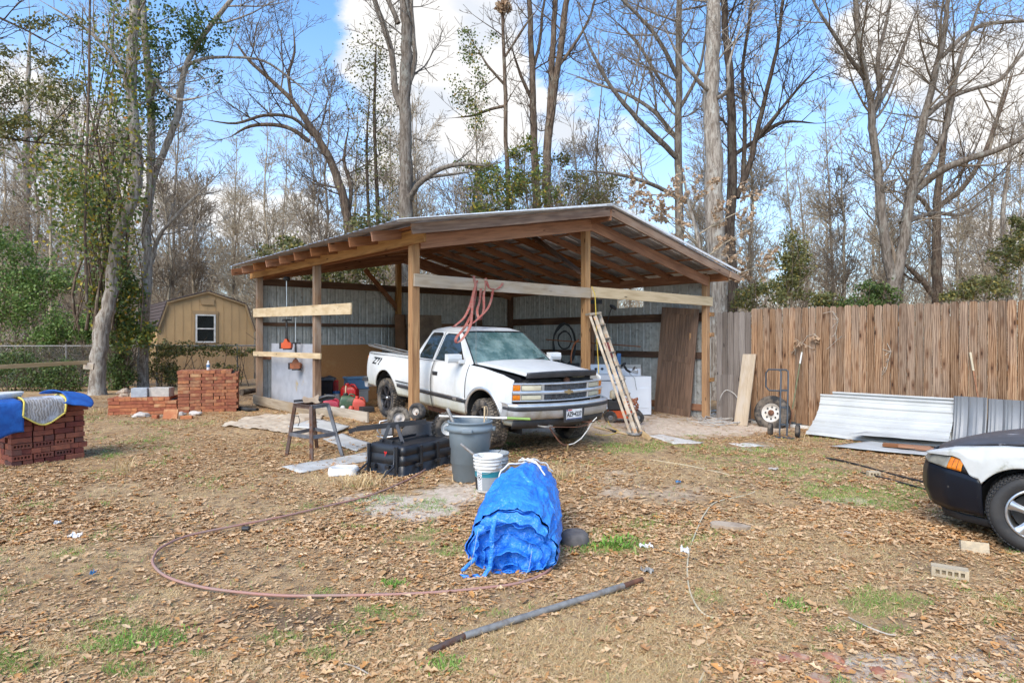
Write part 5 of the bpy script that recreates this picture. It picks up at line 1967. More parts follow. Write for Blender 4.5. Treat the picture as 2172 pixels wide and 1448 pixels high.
# frame, floor, engine
m = MB()
m.box((-1.9, 0, .50), (4.8, .95, .10))
m.box((-1.35, 0, .62), (2.0, 1.70, .10))
m.box((-3.35, 0, .72), (1.9, 1.05, .10))
m.tube([(0, -.75, .40), (0, .75, .40)], .045)
m.tube([(AX_R, -.75, .40), (AX_R, .75, .40)], .06)
m.lathe([(.0, -.13), (.13, -.1), (.16, 0), (.13, .1), (0, .13)], 14, Mx.Translation((AX_R, 0, .42)) @ Mx.Rotation(R(90), 4, 'X'))
m.tube([(-1.2, .4, .42), (-3.0, .4, .40), (-4.2, .5, .42)], .035)
m.build('chassis', MAT['dullblack'], truck)
m = MB()
m.box((.30, 0, .90), (.75, 1.25, .45))
m.box((.62, 0, 1.06), (.10, 1.42, .06))
for k in range(9):
 m.box((.64 + .004 * (k % 2), -.62 + k * .155, 1.085), (.12, .10, .03))
m.tube([(.5, -.5, 1.11), (.35, -.2, 1.14), (.45, .1, 1.12), (.2, .35, 1.15)], .02)
m.build('engine_bay', MAT['dullblack'], truck)
m = MB()
m.lathe([(.001, 0), (.05, .005), (.062, .02), (.05, .045), (.001, .05)], 14, Mx.Translation((.70, .09, 1.10)) @ Mx.Rotation(R(90), 4, 'Y'))
m.build('latch', MAT['rust'], truck)
m = MB()
m.tube([(.55, .35, 1.14), (.60, .48, 1.15), (.52, .62, 1.14)], .028)
m.build('coolant_hose', MAT['cream'], truck)
# tyre, rims
rimc = MAT['blacksteel']

def tyre_parts(Rr, rim, wd, side=-1, spokes=6, tread_rows=5, ntr=46, blk=.008):
 T = MB()
 w = wd / 2
 prof = [(rim, -w * .80), (rim + .012, -w * .92), (rim + (Rr - rim) * .45, -w * 1.0), (Rr - .045, -w * .98), (Rr - .012, -w * .86), (Rr - .004, -w * .6), (Rr, 0),
   (Rr - .004, w * .6), (Rr - .012, w * .86), (Rr - .045, w * .98), (rim + (Rr - rim) * .45, w * 1.0), (rim + .012, w * .92), (rim, w * .80), (rim, -w * .8)]
 T.lathe(prof, 48)
 B = MB()
 for r in range(tread_rows):
  zc = -w * .78 + 2 * w * .78 * r / (tread_rows - 1)
  for k in range(ntr):
   a = 2 * math.pi * (k + .5 * (r % 2)) / ntr
   Mk = Mx.Rotation(a, 4, 'Z') @ Mx.Translation((Rr + blk * .2 - (.006 if r in (0, tread_rows - 1) else 0), 0, zc)) @ Mx.Rotation(R(12 if r % 2 else -12), 4, 'X')
   B.box((0, 0, 0), (blk * 1.6, 2 * math.pi * Rr / ntr * .62, 2 * w * .78 / tread_rows * .95), Mk)
 return T, B

def wheel(name, M, Rr, rim, wd, parent, style='spoke', rimmat='blacksteel', n=6, cap='alu'):
 """M: local Z along the axle, outer face at -Z"""
 T, B = tyre_parts(Rr, rim, wd)
 wh = T.build(name, MAT['tyre'], parent, M)
 B.build('tread', MAT['tread'], wh, M)
 m = MB()
 w = wd / 2
 m.lathe([(rim, -w * .82), (rim - .012, -w * .86), (rim - .022, -w * .80), (rim - .03, -w * .5), (rim - .045, w * .2), (.001, w * .25)], 40)
 if style == 'spoke':
  for k in range(n):
   a = 2 * math.pi * k / n
   for da in (-.13, .13):
    p = [V((math.cos(a + da * .5) * .05, math.sin(a + da * .5) * .05, -w * .55)), V((math.cos(a + da) * (rim - .02), math.sin(a + da) * (rim - .02), -w * .68))]
    m.bar(p[0], p[1], .026, .03, up=(0, 0, 1))
  m.lathe([(.075, -w * .3), (.07, -w * .6), (.03, -w * .62), (.001, -w * .62)], 16)
 m.build('rim', MAT[rimmat], wh, M)
 if cap:
  m = MB()
  m.lathe([(.036, -w * .60), (.034, -w * .72), (.02, -w * .80), (.001, -w * .82)], 16)
  m.build('hub_cap', MAT[cap], wh, M)
 return wh

for (x, s) in ((0, -1), (AX_R, -1), (0, 1), (AX_R, 1)):
 ctr = V((x, s * .83, .375 + (.035 if x == 0 else .015)))
 L = Mx.Translation(ctr)
 if x == 0: L = L @ Mx.Rotation(R(-7), 4, 'Z')
 L = L @ Mx.Rotation(R(-90 * s), 4, 'X') if s < 0 else L @ Mx.Rotation(R(-90), 4, 'X') @ Mx.Rotation(math.pi, 4, 'X')
 # outer face must point to s*Y : local -Z -> s*Y
 zl = (L.to_3x3() @ V((0, 0, -1))).y
 if zl * s < 0: L = L @ Mx.Rotation(math.pi, 4, 'X')
 wheel('wheel', TM @ L, .378, .250, .285, truck)

# front face
def FZ(z): return .822 + (z - .78) * (.270 / .328)

def xf(y):
 return .86 - .205 * (abs(y) / .9) ** 2.0

def strip(m, z0, z1, y0, y1, dx=0.0, dep=.03, n=24, bul=0.0):
 z0, z1 = FZ(z0), FZ(z1)
 def fr(u, v):
  y = y0 + (y1 - y0) * u
  return (xf(y) + dx + bul * math.sin(math.pi * v), y, z0 + (z1 - z0) * v)
 k = 4 if bul else 1
 m.grid(fr, n, k)
 m.grid(lambda u, v: (xf(y0 + (y1 - y0) * u) + dx - dep * v, y0 + (y1 - y0) * u, z1), n, 1)
 m.grid(lambda u, v: (xf(y0 + (y1 - y0) * u) + dx - dep * v, y0 + (y1 - y0) * u, z0), n, 1, flip=True)
 for y in (y0, y1):
  m.add([(xf(y) + dx, y, z0), (xf(y) + dx, y, z1), (xf(y) + dx - dep, y, z1), (xf(y) + dx - dep, y, z0)], [(0, 1, 2, 3)])

m = MB()
strip(m, 1.078, 1.108, -.89, .89, -.0, .12, bul=.012)
strip(m, .912, .972, -.90, .90, .012, .1, bul=.014)
strip(m, .780, .806, -.89, .89, 0, .12, bul=.008)
for y0, y1 in ((-.475, -.425), (.425, .475), (-.785, -.765), (.765, .785)):
 strip(m, .80, 1.09, y0, y1, .002, .06, 3)
for y0, y1 in ((-.89, -.47), (.47, .89)):
 strip(m, .80, 1.09, y0, y1, -.03, .01, 8)
strip(m, .80, 1.09, -.445, .445, -.085, .01)
m.build('grille_surround', MAT['chrome'], truck)
m = MB()
strip(m, .79, 1.095, -.88, .88, -.075, .01)
m.build('grille_backing', MAT['ink'], truck)
m = MB()
for z in (.985, 1.008, 1.031, 1.054, .820, .843, .866, .889):
 strip(m, z, z + .009, -.425, .425, -.016, .03, 16)
for k in range(9):
 y = -.36 + k * .09
 for z0, z1 in ((.975, 1.078), (.806, .912)):
  strip(m, z0, z1, y - .003, y + .003, -.035, .02, 1)
m.build('grille', MAT['greysteel'], truck)
for s in (-1, 1):
 for z0, z1 in ((.980, 1.072), (.816, .902)):
  a, b = sorted((s * .475, s * .765))
  m = MB()
  strip(m, z0, z1, a, b, -.004, .05, 8, bul=.006)
  o = m.build('headlight', MAT['lens'], truck)
  m = MB()
  for q in ((z0 - .004, z0), (z1, z1 + .004)):
   strip(m, q[0], q[1], a - .006, b + .006, .002, .03, 8)
  strip(m, z0, z1, a - .006, a, .002, .03, 1)
  strip(m, z0, z1, b, b + .006, .002, .03, 1)
  m.build('bezel', MAT['ink'], o)
  a, b = sorted((s * .785, s * .885))
  m = MB()
  strip(m, z0 - .002, z1 + .006, a, b, .0, .05, 6, bul=.005)
  m.build('turn_signal', MAT['amber'], truck)
# emblem
m = MB()
bt = [(-.075, -.018), (-.028, -.018), (-.028, -.035), (.028, -.035), (.028, -.018), (.085, -.018), (.065, .018), (.028, .018), (.028, .035), (-.028, .035), (-.028, .018), (-.095, .018)]
Me = Mx(((0, 0, 1, xf(0) + .024), (1, 0, 0, 0), (0, 1, 0, FZ(.942)), (0, 0, 0, 1)))
m.prism(bt, .008, Me)
m.build('emblem', MAT['gold'], truck)

# bumper
def xb(y):
 return .97 - .20 * (abs(y) / .97) ** 2.1 - (.10 * max(0, (abs(y) - .90) / .07) ** 2)

def bstrip(m, prof, n=40, ymax=.97, y0=None):
 y0 = -ymax if y0 is None else y0

 def fr(u, v):
  y = y0 + (ymax - y0) * u
  k = v * (len(prof) - 1)
  i = min(int(k), len(prof) - 2)
  f = k - i
  dx = prof[i][0] * (1 - f) + prof[i + 1][0] * f
  z = prof[i][1] * (1 - f) + prof[i + 1][1] * f
  return (xb(y) + dx, y, z + .062)
 m.grid(fr, n, len(prof) - 1)

def ends(m, prof):
 for s in (-1, 1):
  m.grid(lambda u, v, s=s: (xb(.97) + np.interp(v * (len(prof) - 1), range(len(prof)), [p[0] for p in prof]) - .16 * u, s * (.97 + .004 - .01 * u), .062 + np.interp(v * (len(prof) - 1), range(len(prof)), [p[1] for p in prof])), 3, len(prof) - 1)

m = MB()
pr = [(-.06, .745), (-.015, .738), (0, .725), (.0, .705), (.0, .69)]
bstrip(m, pr)
ends(m, pr)
bm = m.build('bumper', MAT['chrome'], truck)
m = MB()
pr = [(.006, .700), (.012, .69), (.012, .655), (.006, .645)]
bstrip(m, pr, ymax=.975)
ends(m, pr)
m.build('bumper_strip', MAT['blackrub'], bm)
m = MB()
pr = [(.0, .65), (-.004, .60), (-.018, .55), (-.05, .515), (-.12, .50)]
bstrip(m, pr)
ends(m, pr)
m.build('bumper_lower', MAT['dullchrome'], bm)
m = MB()
pr = [(-.09, .52), (-.11, .44), (-.14, .375)]
bstrip(m, pr, ymax=.90)
m.build('air_dam', MAT['blackrub'], bm, solid=.01)
m = MB()
m.prism([(-.21, .72), (.21, .72), (.19, .49), (-.19, .49)], .012, Mx(((0, 0, 1, .965), (1, 0, 0, .03), (0, 1, 0, .027), (0, 0, 0, 1))))
m.build('plate_bracket', MAT['blackrub'], bm)
m = MB()
Mp = Mx(((0, 0, 1, .978), (1, 0, 0, .03), (0, 1, 0, .632), (0, 0, 0, 1)))
m.prism([(-.155, -.075), (.155, -.075), (.155, .075), (-.155, .075)], .003, Mp)
pl = m.build('licence_plate', MAT['paper'], truck, bevel=.002)
m = MB()
m.prism([(-.152, -.073), (.152, -.073), (.152, -.058), (-.152, -.058)], .001, Mp @ Mx.Translation((0, 0, .003)))
m.build('plate_band', MAT['plateblue'], pl)
m = MB()
m.prism([(-.14, .058), (-.125, .07), (-.05, .07), (-.04, .062), (-.055, .056), (-.10, .05), (-.12, .056)], .001, Mp @ Mx.Translation((0, 0, .003)))
m.build('plate_mark', MAT['red'], pl)
m = MB()
m.prism([(-.155, .05), (-.13, .05), (-.13, .075), (-.155, .075)], .001, Mp @ Mx.Translation((0, 0, .0032)))
m.build('plate_mark', MAT['plateblue'], pl)
tm = text_mesh('AZ9•4237', .095, .0006, .0022)
Mt = TM @ Mp @ Mx.Translation((0, -.003, .0045)) @ Mx.Diagonal((.72, 1.05, 1, 1))
mesh_obj('plate_number', tm, MAT['ink'], pl, Mt)
# tow hooks
for s in (-1, 1):
 m = MB()
 m.tube([(.80, s * .42 - .09, .47), (.93, s * .42 - .07, .475), (.955, s * .42, .475), (.93, s * .42 + .07, .475), (.80, s * .42 + .09, .47)], .013)
 m.build('tow_hook', MAT['galv'] if s < 0 else MAT['rust'], bm)

# hood, popped open at the front
def hoodz(x, y):
 t = (x + .50) / 1.30
 zc = 1.315 + .035 * (1 - t) - .075 * t - .035 * (t ** 2)
 zc += .045 * t
 w = (abs(y) / .80)
 return zc - .050 * w ** 2.5

m = MB()

def hfn(u, v):
 x = -.47 + 1.28 * u
 hw = .80 - .10 * u
 y = (2 * v - 1) * hw
 xx = x - .10 * (abs(2 * v - 1) ** 2.2) * u + .08 * (1 - u) * (1 - (2 * v - 1) ** 2)
 return (xx, y, hoodz(x, y))

m.grid(hfn, 20, 20)
m.build('hood', MAT['white'], truck, solid=.025, off=-1)
m = MB()
for s in (-1, 1):
 m.add([(-.45, s * .80, 1.27), (.60, s * .70, 1.16), (.60, s * .68, 1.05), (-.45, s * .76, 1.15)], [(0, 1, 2, 3)])
m.build('hood_gutter', MAT['ink'], truck, solid=.01)
m = MB()

def dfn(u, v):
 y = -.70 + 1.40 * u
 k = 1 - (2 * u - 1) ** 2
 x0 = .70 + .10 * k ** .8
 return (x0 + .025 + .018 * v, y, 1.160 + .012 * k + .085 * v + .012 * k * v)

m.grid(dfn, 24, 3)
m.build('hood_deflector', MAT['blackrub'], truck, solid=.01)

# cab upper
def A(x, z, s=-1):
 t = (z - 1.26) / (1.76 - 1.26)
 return (x, s * (.885 - .20 * t - .02 * t * t), z)

def cabside(u, v, s=-1):
 z = 1.255 + (1.765 - 1.255) * v
 xf_ = -.50 - .66 * v
 xr_ = -2.32 + .26 * v ** 1.3
 return A(xf_ + (xr_ - xf_) * u, z, s)

m = MB()
m.grid(lambda u, v: cabside(u, v), 10, 8)
m.mirror_y()
# roof
m.grid(lambda u, v: (-1.10 - .97 * u + .06 * (1 - u) * (1 - (2 * v - 1) ** 2), (2 * v - 1) * .672, 1.765 + .085 * (1 - (2 * v - 1) ** 4) ** .7 * min(1, (.35 + 3.2 * u)) * (1 if u < .85 else 1 - (u - .85) * 2.2)), 14, 14)
# back of the cab
m.grid(lambda u, v: (-2.32 + .25 * v, (2 * u - 1) * (.885 - .21 * v), 1.25 + .52 * v), 4, 4)
m.build('cab', MAT['white'], truck)
m = MB()

def wsf(u, v):
 k = 1 - (2 * u - 1) ** 2
 xb_ = -.50 + .13 * k
 xt = -1.12 + .07 * k
 hw = (.80 - .165 * v)
 return (xb_ + (xt - xb_) * v + .012 * math.sin(math.pi * v), (2 * u - 1) * hw, 1.285 + .02 * k * (1 - v) + .485 * v)

m.grid(wsf, 16, 10)
ws = m.build('windshield', MAT['windscreen'], truck)
m = MB()
edge = [wsf(0, v / 8) for v in range(9)]
m.tube([(p[0] + .004, p[1], p[2] + .002) for p in edge], .010, 6)
m.tube([(p[0] + .004, -p[1], p[2] + .002) for p in edge], .010, 6)
m.tube([wsf(u / 16, 0) for u in range(17)], .012, 6)
m.tube([wsf(u / 16, 1) for u in range(17)], .007, 6)
m.build('windshield_seal', MAT['ink'], ws)
# front pillars and cowl in paint
for s in (-1, 1):
 m = MB()
 m.grid(lambda u, v, s=s: tuple(V(wsf(0, v)).lerp(V(A(-.50 - .66 * v, 1.255 + .51 * v, -1)), u) * 1 if s < 0 else V(wsf(1, v)).lerp(V(A(-.50 - .66 * v, 1.255 + .51 * v, 1)), u)), 2, 8)
 m.build('pillar', MAT['white'], truck)
m = MB()
m.grid(lambda u, v: (-.50 + .13 * (1 - (2 * u - 1) ** 2) + .10 * v, (2 * u - 1) * .82, 1.285 - .01 * v + .02 * (1 - (2 * u - 1) ** 2)), 12, 2)
m.build('cowl', MAT['blackrub'], truck)
for y0, y1 in ((-.55, -.02), (.12, .66)):
 m = MB()
 m.tube([(-.36, y0, 1.315), (-.44, (y0 + y1) / 2, 1.335), (-.50, y1, 1.36)], .009, 6)
 m.build('wiper', MAT['ink'], truck)

def win_poly(pts, name, mat, off, parent):
 o = []
 for s in (-1, 1):
  m = MB()
  vs = [A(x, z, s) for x, z in pts]
  vs = [(x, y + s * off, z) for x, y, z in vs]
  m.add(vs, [tuple(range(len(vs))) if s < 0 else tuple(range(len(vs) - 1, -1, -1))])
  o.append(m.build(name, MAT[mat], parent[len(o)] if isinstance(parent, list) else parent, solid=.003))
 return o

win = [(-.66, 1.285), (-1.13, 1.70), (-1.20, 1.725), (-1.50, 1.725), (-1.555, 1.69), (-1.575, 1.285)]
win2 = [(-1.70, 1.285), (-1.665, 1.70), (-1.70, 1.728), (-2.00, 1.72), (-2.05, 1.68), (-2.17, 1.33), (-2.14, 1.285)]

def grow_poly(p, d):
 cx = sum(a for a, b in p) / len(p)
 cz = sum(b for a, b in p) / len(p)
 return [(cx + (a - cx) * (1 + d / .45), cz + (b - cz) * (1 + d / .22)) for a, b in p]

for w_ in (win, win2):
 o = win_poly(w_, 'side_window', 'sideglass', .010, truck)
 win_poly(grow_poly(w_, .012), 'window_seal', 'ink', .004, o)
# door gaps
m = MB()
for s in (-1, 1):
 for x in (-.495, -1.605, -2.33):
  zs_ = [.47 + (zbelt(x) - .47) * k / 10 for k in range(11)]
  m.tube([(x, s * (yb(z) + .001), z) for z in zs_], .006, 4)
 m.tube([A(-1.605 - .0 * k, 1.26 + .49 * k / 4, s) for k in range(5)], .006, 4)
m.build('panel_gap', MAT['ink'], truck)
# trim strips
for (x0, x1) in ((-.49, -.46), (-1.60, -.50), (-2.31, -1.61), (-2.95, -2.36)):
 side_panel('side_trim', x0, x1, lambda x: .665, lambda x: .725, 8, 2, 'blackrub', off=.012, sol=.01)
 side_panel('chrome_trim', x0, x1, lambda x: .722, lambda x: .742, 8, 1, 'chrome', off=.014, sol=.008)
m = MB()

def decal(txt, size, x0, z0, sx, sy, shear, name, mat, off, extra=None, bold=0):
 me = text_mesh(txt, size, .0006, bold)
 for v_ in me.vertices:
  x = x0 + v_.co.x * sx + v_.co.y * shear
  z = z0 + v_.co.y * sy
  y = yb(z) + off + v_.co.z + (extra(x, z) if extra else 0)
  v_.co = (x, -y, z)
 mesh_obj(name, me, MAT[mat], truck)

decal('1500', .062, -.80, .697, 1, .9, 0, 'trim_lettering', 'chrome', .0145, None, .002)
decal('Z71', .21, -3.85, 1.08, 1.25, .85, .3, 'side_decal', 'ink', .006, flare, .008)
# step in the bed side
m = MB()
m.grid(lambda u, v: (-2.93 + .55 * u, -(yb(.8) + .012 - .0 * v), .77 + .018 * v), 6, 1)
m.build('bed_step', MAT['ink'], truck, solid=.01)
# handles
for s in (-1, 1):
 m = MB()
 m.box((-1.47, s * (yb(1.05) + .004), 1.05), (.16, .018, .065))
 h = m.build('door_handle', MAT['ink'], truck, bevel=.006)
 m = MB()
 m.box((-1.47, s * (yb(1.05) + .020), 1.062), (.12, .012, .022))
 m.build('pull', MAT['blackrub'], h)
# mirrors
for s in (-1, 1):
 m = MB()
 m.prism([(-.05, -.075), (.05, -.06), (.065, 0), (.05, .065), (-.05, .075)], .25, Mx(((1, 0, 0, -.72), (0, 0, s, s * .93), (0, 1, 0, 1.355), (0, 0, 0, 1))))
 m.bar((-.70, s * .86, 1.30), (-.70, s * .99, 1.31), .09, .07)
 mi = m.build('wing_mirror', MAT['white'], truck, bevel=.018)
 m = MB()
 m.box((-.776, s * 1.055, 1.355), (.006, .20, .115))
 m.build('mirror_glass', MAT['sideglass'], mi)
m = MB()
m.tube([(-.38, -.83, 1.28), (-.40, -.83, 1.34)], .012, 8)
m.tube([(-.40, -.83, 1.33), (-.48, -.80, 2.12)], .003, 5)
m.build('antenna', MAT['galv'], truck)
# bed
m = MB()
m.box((-3.34, 0, .80), (1.98, 1.55, .03))
m.box((-2.38, 0, 1.0), (.03, 1.70, .42))
m.box((-3.34, -.80, 1.0), (1.98, .02, .40))
m.box((-3.34, .80, 1.0), (1.98, .02, .40))
m.build('bed_liner', MAT['blackrub'], truck)
m = MB()
m.grid(lambda u, v: (-4.34 + 1.98 * u, -(.78 + .12 * v), 1.222 + .025 * math.sin(math.pi * v) + .02 * u), 10, 5)
m.mirror_y()
m.build('bed_rail', MAT['white'], truck, solid=.006)
m = MB()
m.box((-4.37, 0, .95), (.05, 1.76, .52))
m.build('tailgate', MAT['white'], truck, bevel=.01)
m = MB()
for s in (-1, 1):
 m.box((-4.385, s * .86, .98), (.05, .08, .36))
m.build('tail_lamp', MAT['amber'], truck, bevel=.008)
m = MB()
m.prism([(-4.55, .70), (-4.36, .72), (-4.36, .50), (-4.48, .50)], 1.84, Mx(((1, 0, 0, 0), (0, 0, 1, -.92), (0, 1, 0, 0), (0, 0, 0, 1))))
rb = m.build('rear_bumper', MAT['dullchrome'], truck, bevel=.015)
m = MB()
m.prism([(-4.56, .69), (-4.30, .715), (-4.30, .64), (-4.56, .61)], 1.90, Mx(((1, 0, 0, 0), (0, 0, 1, -.95), (0, 1, 0, 0), (0, 0, 0, 1))))
m.build('bumper_pad', MAT['blackrub'], rb, bevel=.008)
m = MB()
m.tube([(-3.5, -.55, .42), (-4.0, -.62, .40), (-4.35, -.66, .40)], .06)
m.build('muffler', MAT['galv'], truck)
m = MB()
m.box((-1.3, -.62, .40), (1.6, .25, .16))
m.build('fuel_tank', MAT['rust'], truck, bevel=.03)
# interior hint
m = MB()
for y in (-.38, .38):
 m.box((-1.35, y, 1.05), (.5, .5, .2))
 m.box((-1.60, y, 1.30), (.14, .5, .55))
m.build('seat', MAT['dullblack'], truck, bevel=.04)

# poles lying in the truck bed
pb = thing('pole_bundle', 'grey metal poles sticking out over the rear corner of the truck bed', 'poles', TM @ Mx.Translation((-3.6, -.5, 1.2)))
for k, (a, b) in enumerate((((-4.60, -.80, 1.38), (-2.7, -.62, 1.24)), ((-4.40, -.76, 1.40), (-2.6, -.45, 1.25)), ((-4.50, -.84, 1.36), (-2.9, -.70, 1.245)))):
 m = MB()
 m.tube([TM @ V(a), TM @ V(b)], .014, 8)
 m.build('pole', MAT['galv'], pb, world=True)

# wire with a hanging shackle below the bumper
m = MB()
pts = [TM @ V(p) for p in ((.95, -.42, .47), (.96, -.36, .38), (.97, -.26, .26), (.975, -.16, .185), (.975, -.08, .18))]
m.tube(pts, .012, 7)
c1 = m.mesh('chain')
wt = thing('tow_chain', 'rusty chain and pale cord looped from the tow hooks under the front bumper', 'chain', TM @ Mx.Translation((.96, -.1, .2)))
m.build('chain', MAT['rust'], wt, world=True)
m = MB()
pts = [TM @ V(p) for p in ((.975, -.08, .18), (.97, .05, .185), (.97, .20, .25), (.96, .33, .36), (.955, .42, .47), (.96, .52, .54))]
m.tube(pts, .008, 6)
m.build('cord', MAT['rope'], wt, world=True)
m = MB()
pts = [TM @ V(p) for p in ((.95, -.42, .47), (.98, -.2, .455), (.985, .1, .43), (.98, .3, .445), (.96, .42, .50))]
m.tube(pts, .006, 6)
m.build('wire', MAT['rust'], wt, world=True)
m = MB()
m.tube([TM @ V((.975, -.08, .19)), TM @ V((.975, -.08, .10))], .016, 8)
m.build('shackle', MAT['gold'], wt, world=True)

# ---------------- dark fronted car at the right edge ----------------
CWX, CWY = 4.33, 5.06
CANG = math.atan2(.83, -.55)
cg = g1(4.3, 5.1)
CM = frame((CWX, CWY, cg), CANG) @ Mx.Translation((0, -.76, 0))
car = thing('parked_coupe', 'white coupe with black front bumper and peeling grey hood, cut by the right edge', 'car', CM)
M_hood = M_plain('peeling_grey_hood', (.085, .08, .085), (.06, .058, .062), 4, .38, metal=.1, bump=.03, dirt=(.42, .40, .40), dscale=7, damt=(.60, .68), stretch=(1, 3, 1))
M_bump = M_plain('black_bumper_cover', (.005, .0065, .011), (.009, .011, .017), 3, .34, bump=.03, dirt=(.12, .11, .10), dscale=11, damt=(.66, .76), spec=.3)
M_carw = M_plain('chalky_white_paint', (.62, .62, .59), (.54, .54, .50), 5, .55, bump=.03, dirt=(.33, .33, .27), dscale=5, damt=(.60, .72))
HWD = .90        # half width
MAT['carw'] = M_carw
MAT['carlens'] = M_plain('clouded_lamp_lens', (.36, .34, .27), (.20, .19, .16), 5, .2, bump=.05)
MAT['cartyre'] = M_plain('worn_car_tyre', (.022, .022, .023), (.04, .038, .036), 5, .7, bump=.2, dirt=(.085, .075, .06), dscale=4, damt=(.6, .8))

def cy(x, z):
 """half width of the body at station x (0 = front axle, + forward) and height z"""
 w = np.interp(x, [-3.4, -2.6, -1.5, -.4, .3, .62, .80, .90, .955, .985], [.80, .90, .92, .915, .90, .845, .75, .60, .38, .05])
 w = w * np.interp(z, [.16, .24, .36, .50, .62, .74, .84], [.90, .955, .985, 1.0, .995, .96, .90])
 return float(w)

def wrap(name, zlo, zhi, mat, x_back=.33, n=60, nz=8, dx=0.0, parent=None, solid=.015, zf=None):
 """bumper skin wrapping from one wheel arch round the nose to the other"""
 m = MB()
 st = []
 xs_ = list(np.linspace(x_back, .985, n // 2))
 def fn(u, v):
  if u <= .5:
   k = u * 2
   s = 1
  else:
   k = (1 - u) * 2
   s = -1
  x = x_back + (.985 - x_back) * (1 - (1 - k) ** 2.0)
  a = zlo(x)
  b = zhi(x)
  z = a + (b - a) * v
  nose = np.interp(z, [.16, .24, .38, .52, .62, .70, .80], [-.10, -.045, 0, -.005, -.03, -.075, -.16]) * np.interp(x, [.33, .9], [0.1, 1])
  return (x + nose + dx, s * (cy(x, z) + dx), z)
 m.grid(fn, n, nz)
 return m.build(name, mat, parent or car, solid=solid, off=-1)

wrap('front_bumper', lambda x: float(np.interp(x, [.33, .6, .98], [.235, .225, .24])), lambda x: float(np.interp(x, [.33, .48, .62, .90, .985], [.545, .575, .60, .625, .62])), M_bump)
wrap('lit_crease', lambda x: .372, lambda x: .380, MAT['greysteel'], dx=.005, nz=1, solid=.003)  # pale strip: the light line along the crease, painted as colour
wrap('chin_valance', lambda x: .13, lambda x: .20, MAT['dullblack'], dx=-.03, nz=2)
# headlight and its dark housing
wrap('lamp_housing', lambda x: float(np.interp(x, [.33, .50, .62, .90, .985], [.56, .58, .60, .625, .62])), lambda x: float(np.interp(x, [.43, .46, .55, .80, .985], [.58, .715, .735, .72, .69])), MAT['ink'], x_back=.43, dx=-.004, nz=4)
for s in (1, -1):
 for nm, x0, x1, mt in (('headlight', .60, .925, MAT['carlens']), ('turn_signal', .475, .60, MAT['amber'])):
  m = MB()

  def fn(u, v, s=s, x0=x0, x1=x1):
   x = x0 + (x1 - x0) * u
   z0 = np.interp(x, [.45, .62, .93], [.588, .602, .63])
   z1 = np.interp(x, [.45, .55, .80, .93], [.685, .705, .70, .672])
   z = z0 + (z1 - z0) * v
   nose = np.interp(z, [.52, .62, .70, .80], [-.005, -.03, -.075, -.16]) * np.interp(x, [.33, .9], [0.1, 1])
   return (x + nose + .022, s * (cy(x, z) + .018), z)
  m.grid(fn, 12, 6, flip=s < 0)
  o = m.build(nm, mt, car, solid=.004)
  if nm == 'turn_signal':
   m = MB()
   for k in (1, 2):
    m.tube([fn(k / 3, v / 4) for v in range(5)], .003, 5)
   m.build('rib', MAT['ink'], o)

# fender
def fen(u, v, s=1):
 x = -.72 + (.84 + .72) * u
 lo = arch(x, 0, .385, .315, .20) if x > -.39 or True else .2
 if x > .33: lo = float(np.interp(x, [.33, .42, .50, .56, .84], [.55, .56, .70, .715, .690]))
 hi = float(np.interp(x, [-.72, -.2, .2, .56, .84], [.885, .875, .845, .785, .695]))
 lo = min(lo, hi - .004)
 z = lo + (hi - lo) * v
 fl = .012 * math.exp(-((math.hypot(x, z - .315) - .40) / .05) ** 2)
 tuck = -.10 * max(0, (v - .55) / .45) ** 2
 return (x, s * (cy(x, min(z, .6)) + fl + tuck + .004), z)

for s in (1, -1):
 m = MB()
 m.grid(lambda u, v: fen(u, v, s), 64, 16, flip=s < 0)
 m.build('front_fender', M_carw, car, solid=.008, off=-1)
# door and rear quarter, cabin (outside the frame, kept simple)
for nm, x0, x1 in (('door', -1.95, -.73), ('rear_quarter', -3.35, -1.96)):
 m = MB()

 def fn(u, v, x0=x0, x1=x1):
  x = x0 + (x1 - x0) * u
  lo = arch(x, -2.57, .37, .315, .2)
  hi = float(np.interp(x, [-3.35, -2.2, -.73], [.93, .93, .89]))
  z = lo + (hi - lo) * v
  return (x, cy(x, min(z, .6)) - .10 * max(0, (v - .55) / .45) ** 2 + .004, z)
 m.grid(fn, 30, 10)
 m.build(nm, M_carw, car, solid=.008)
 m2 = MB()
 m2.add([(x, -y, z) for x, y, z in m.v], [f[::-1] for f in m.f], True)
 m2.build(nm, M_carw, car, solid=.008)
m = MB()
m.grid(lambda u, v: (float(np.interp(u, [0, .25, .45, .75, 1], [-.55, -1.15, -1.7, -2.4, -2.9])), (2 * v - 1) * float(np.interp(u, [0, .25, .6, 1], [.74, .56, .56, .72])), float(np.interp(u, [0, .25, .5, .75, 1], [.90, 1.28, 1.33, 1.22, .95])) - .06 * abs(2 * v - 1) ** 3), 20, 8)
m.build('cabin', MAT['sideglass'], car, solid=.02)
m = MB()
m.grid(lambda u, v: (-2.9 - .5 * u, (2 * v - 1) * .78, .95 - .02 * u), 4, 4)
m.build('trunk_lid', M_carw, car, solid=.02)

# hood
def hfn2(u, v):
 w = 2 * v - 1
 x = -.60 + (.90 + .60) * u
 hw = float(np.interp(x, [-.6, .2, .55, .75, .90], [.80, .78, .70, .60, .46]))
 zc = float(np.interp(x, [-.6, 0, .35, .6, .78, .86, .90], [.985, .955, .905, .845, .780, .745, .725]))
 return (x - .06 * abs(w) ** 3 * u, w * hw, zc - .055 * abs(w) ** 2.6 - .018 * math.exp(-((abs(w) - .55) / .08) ** 2) * 0)

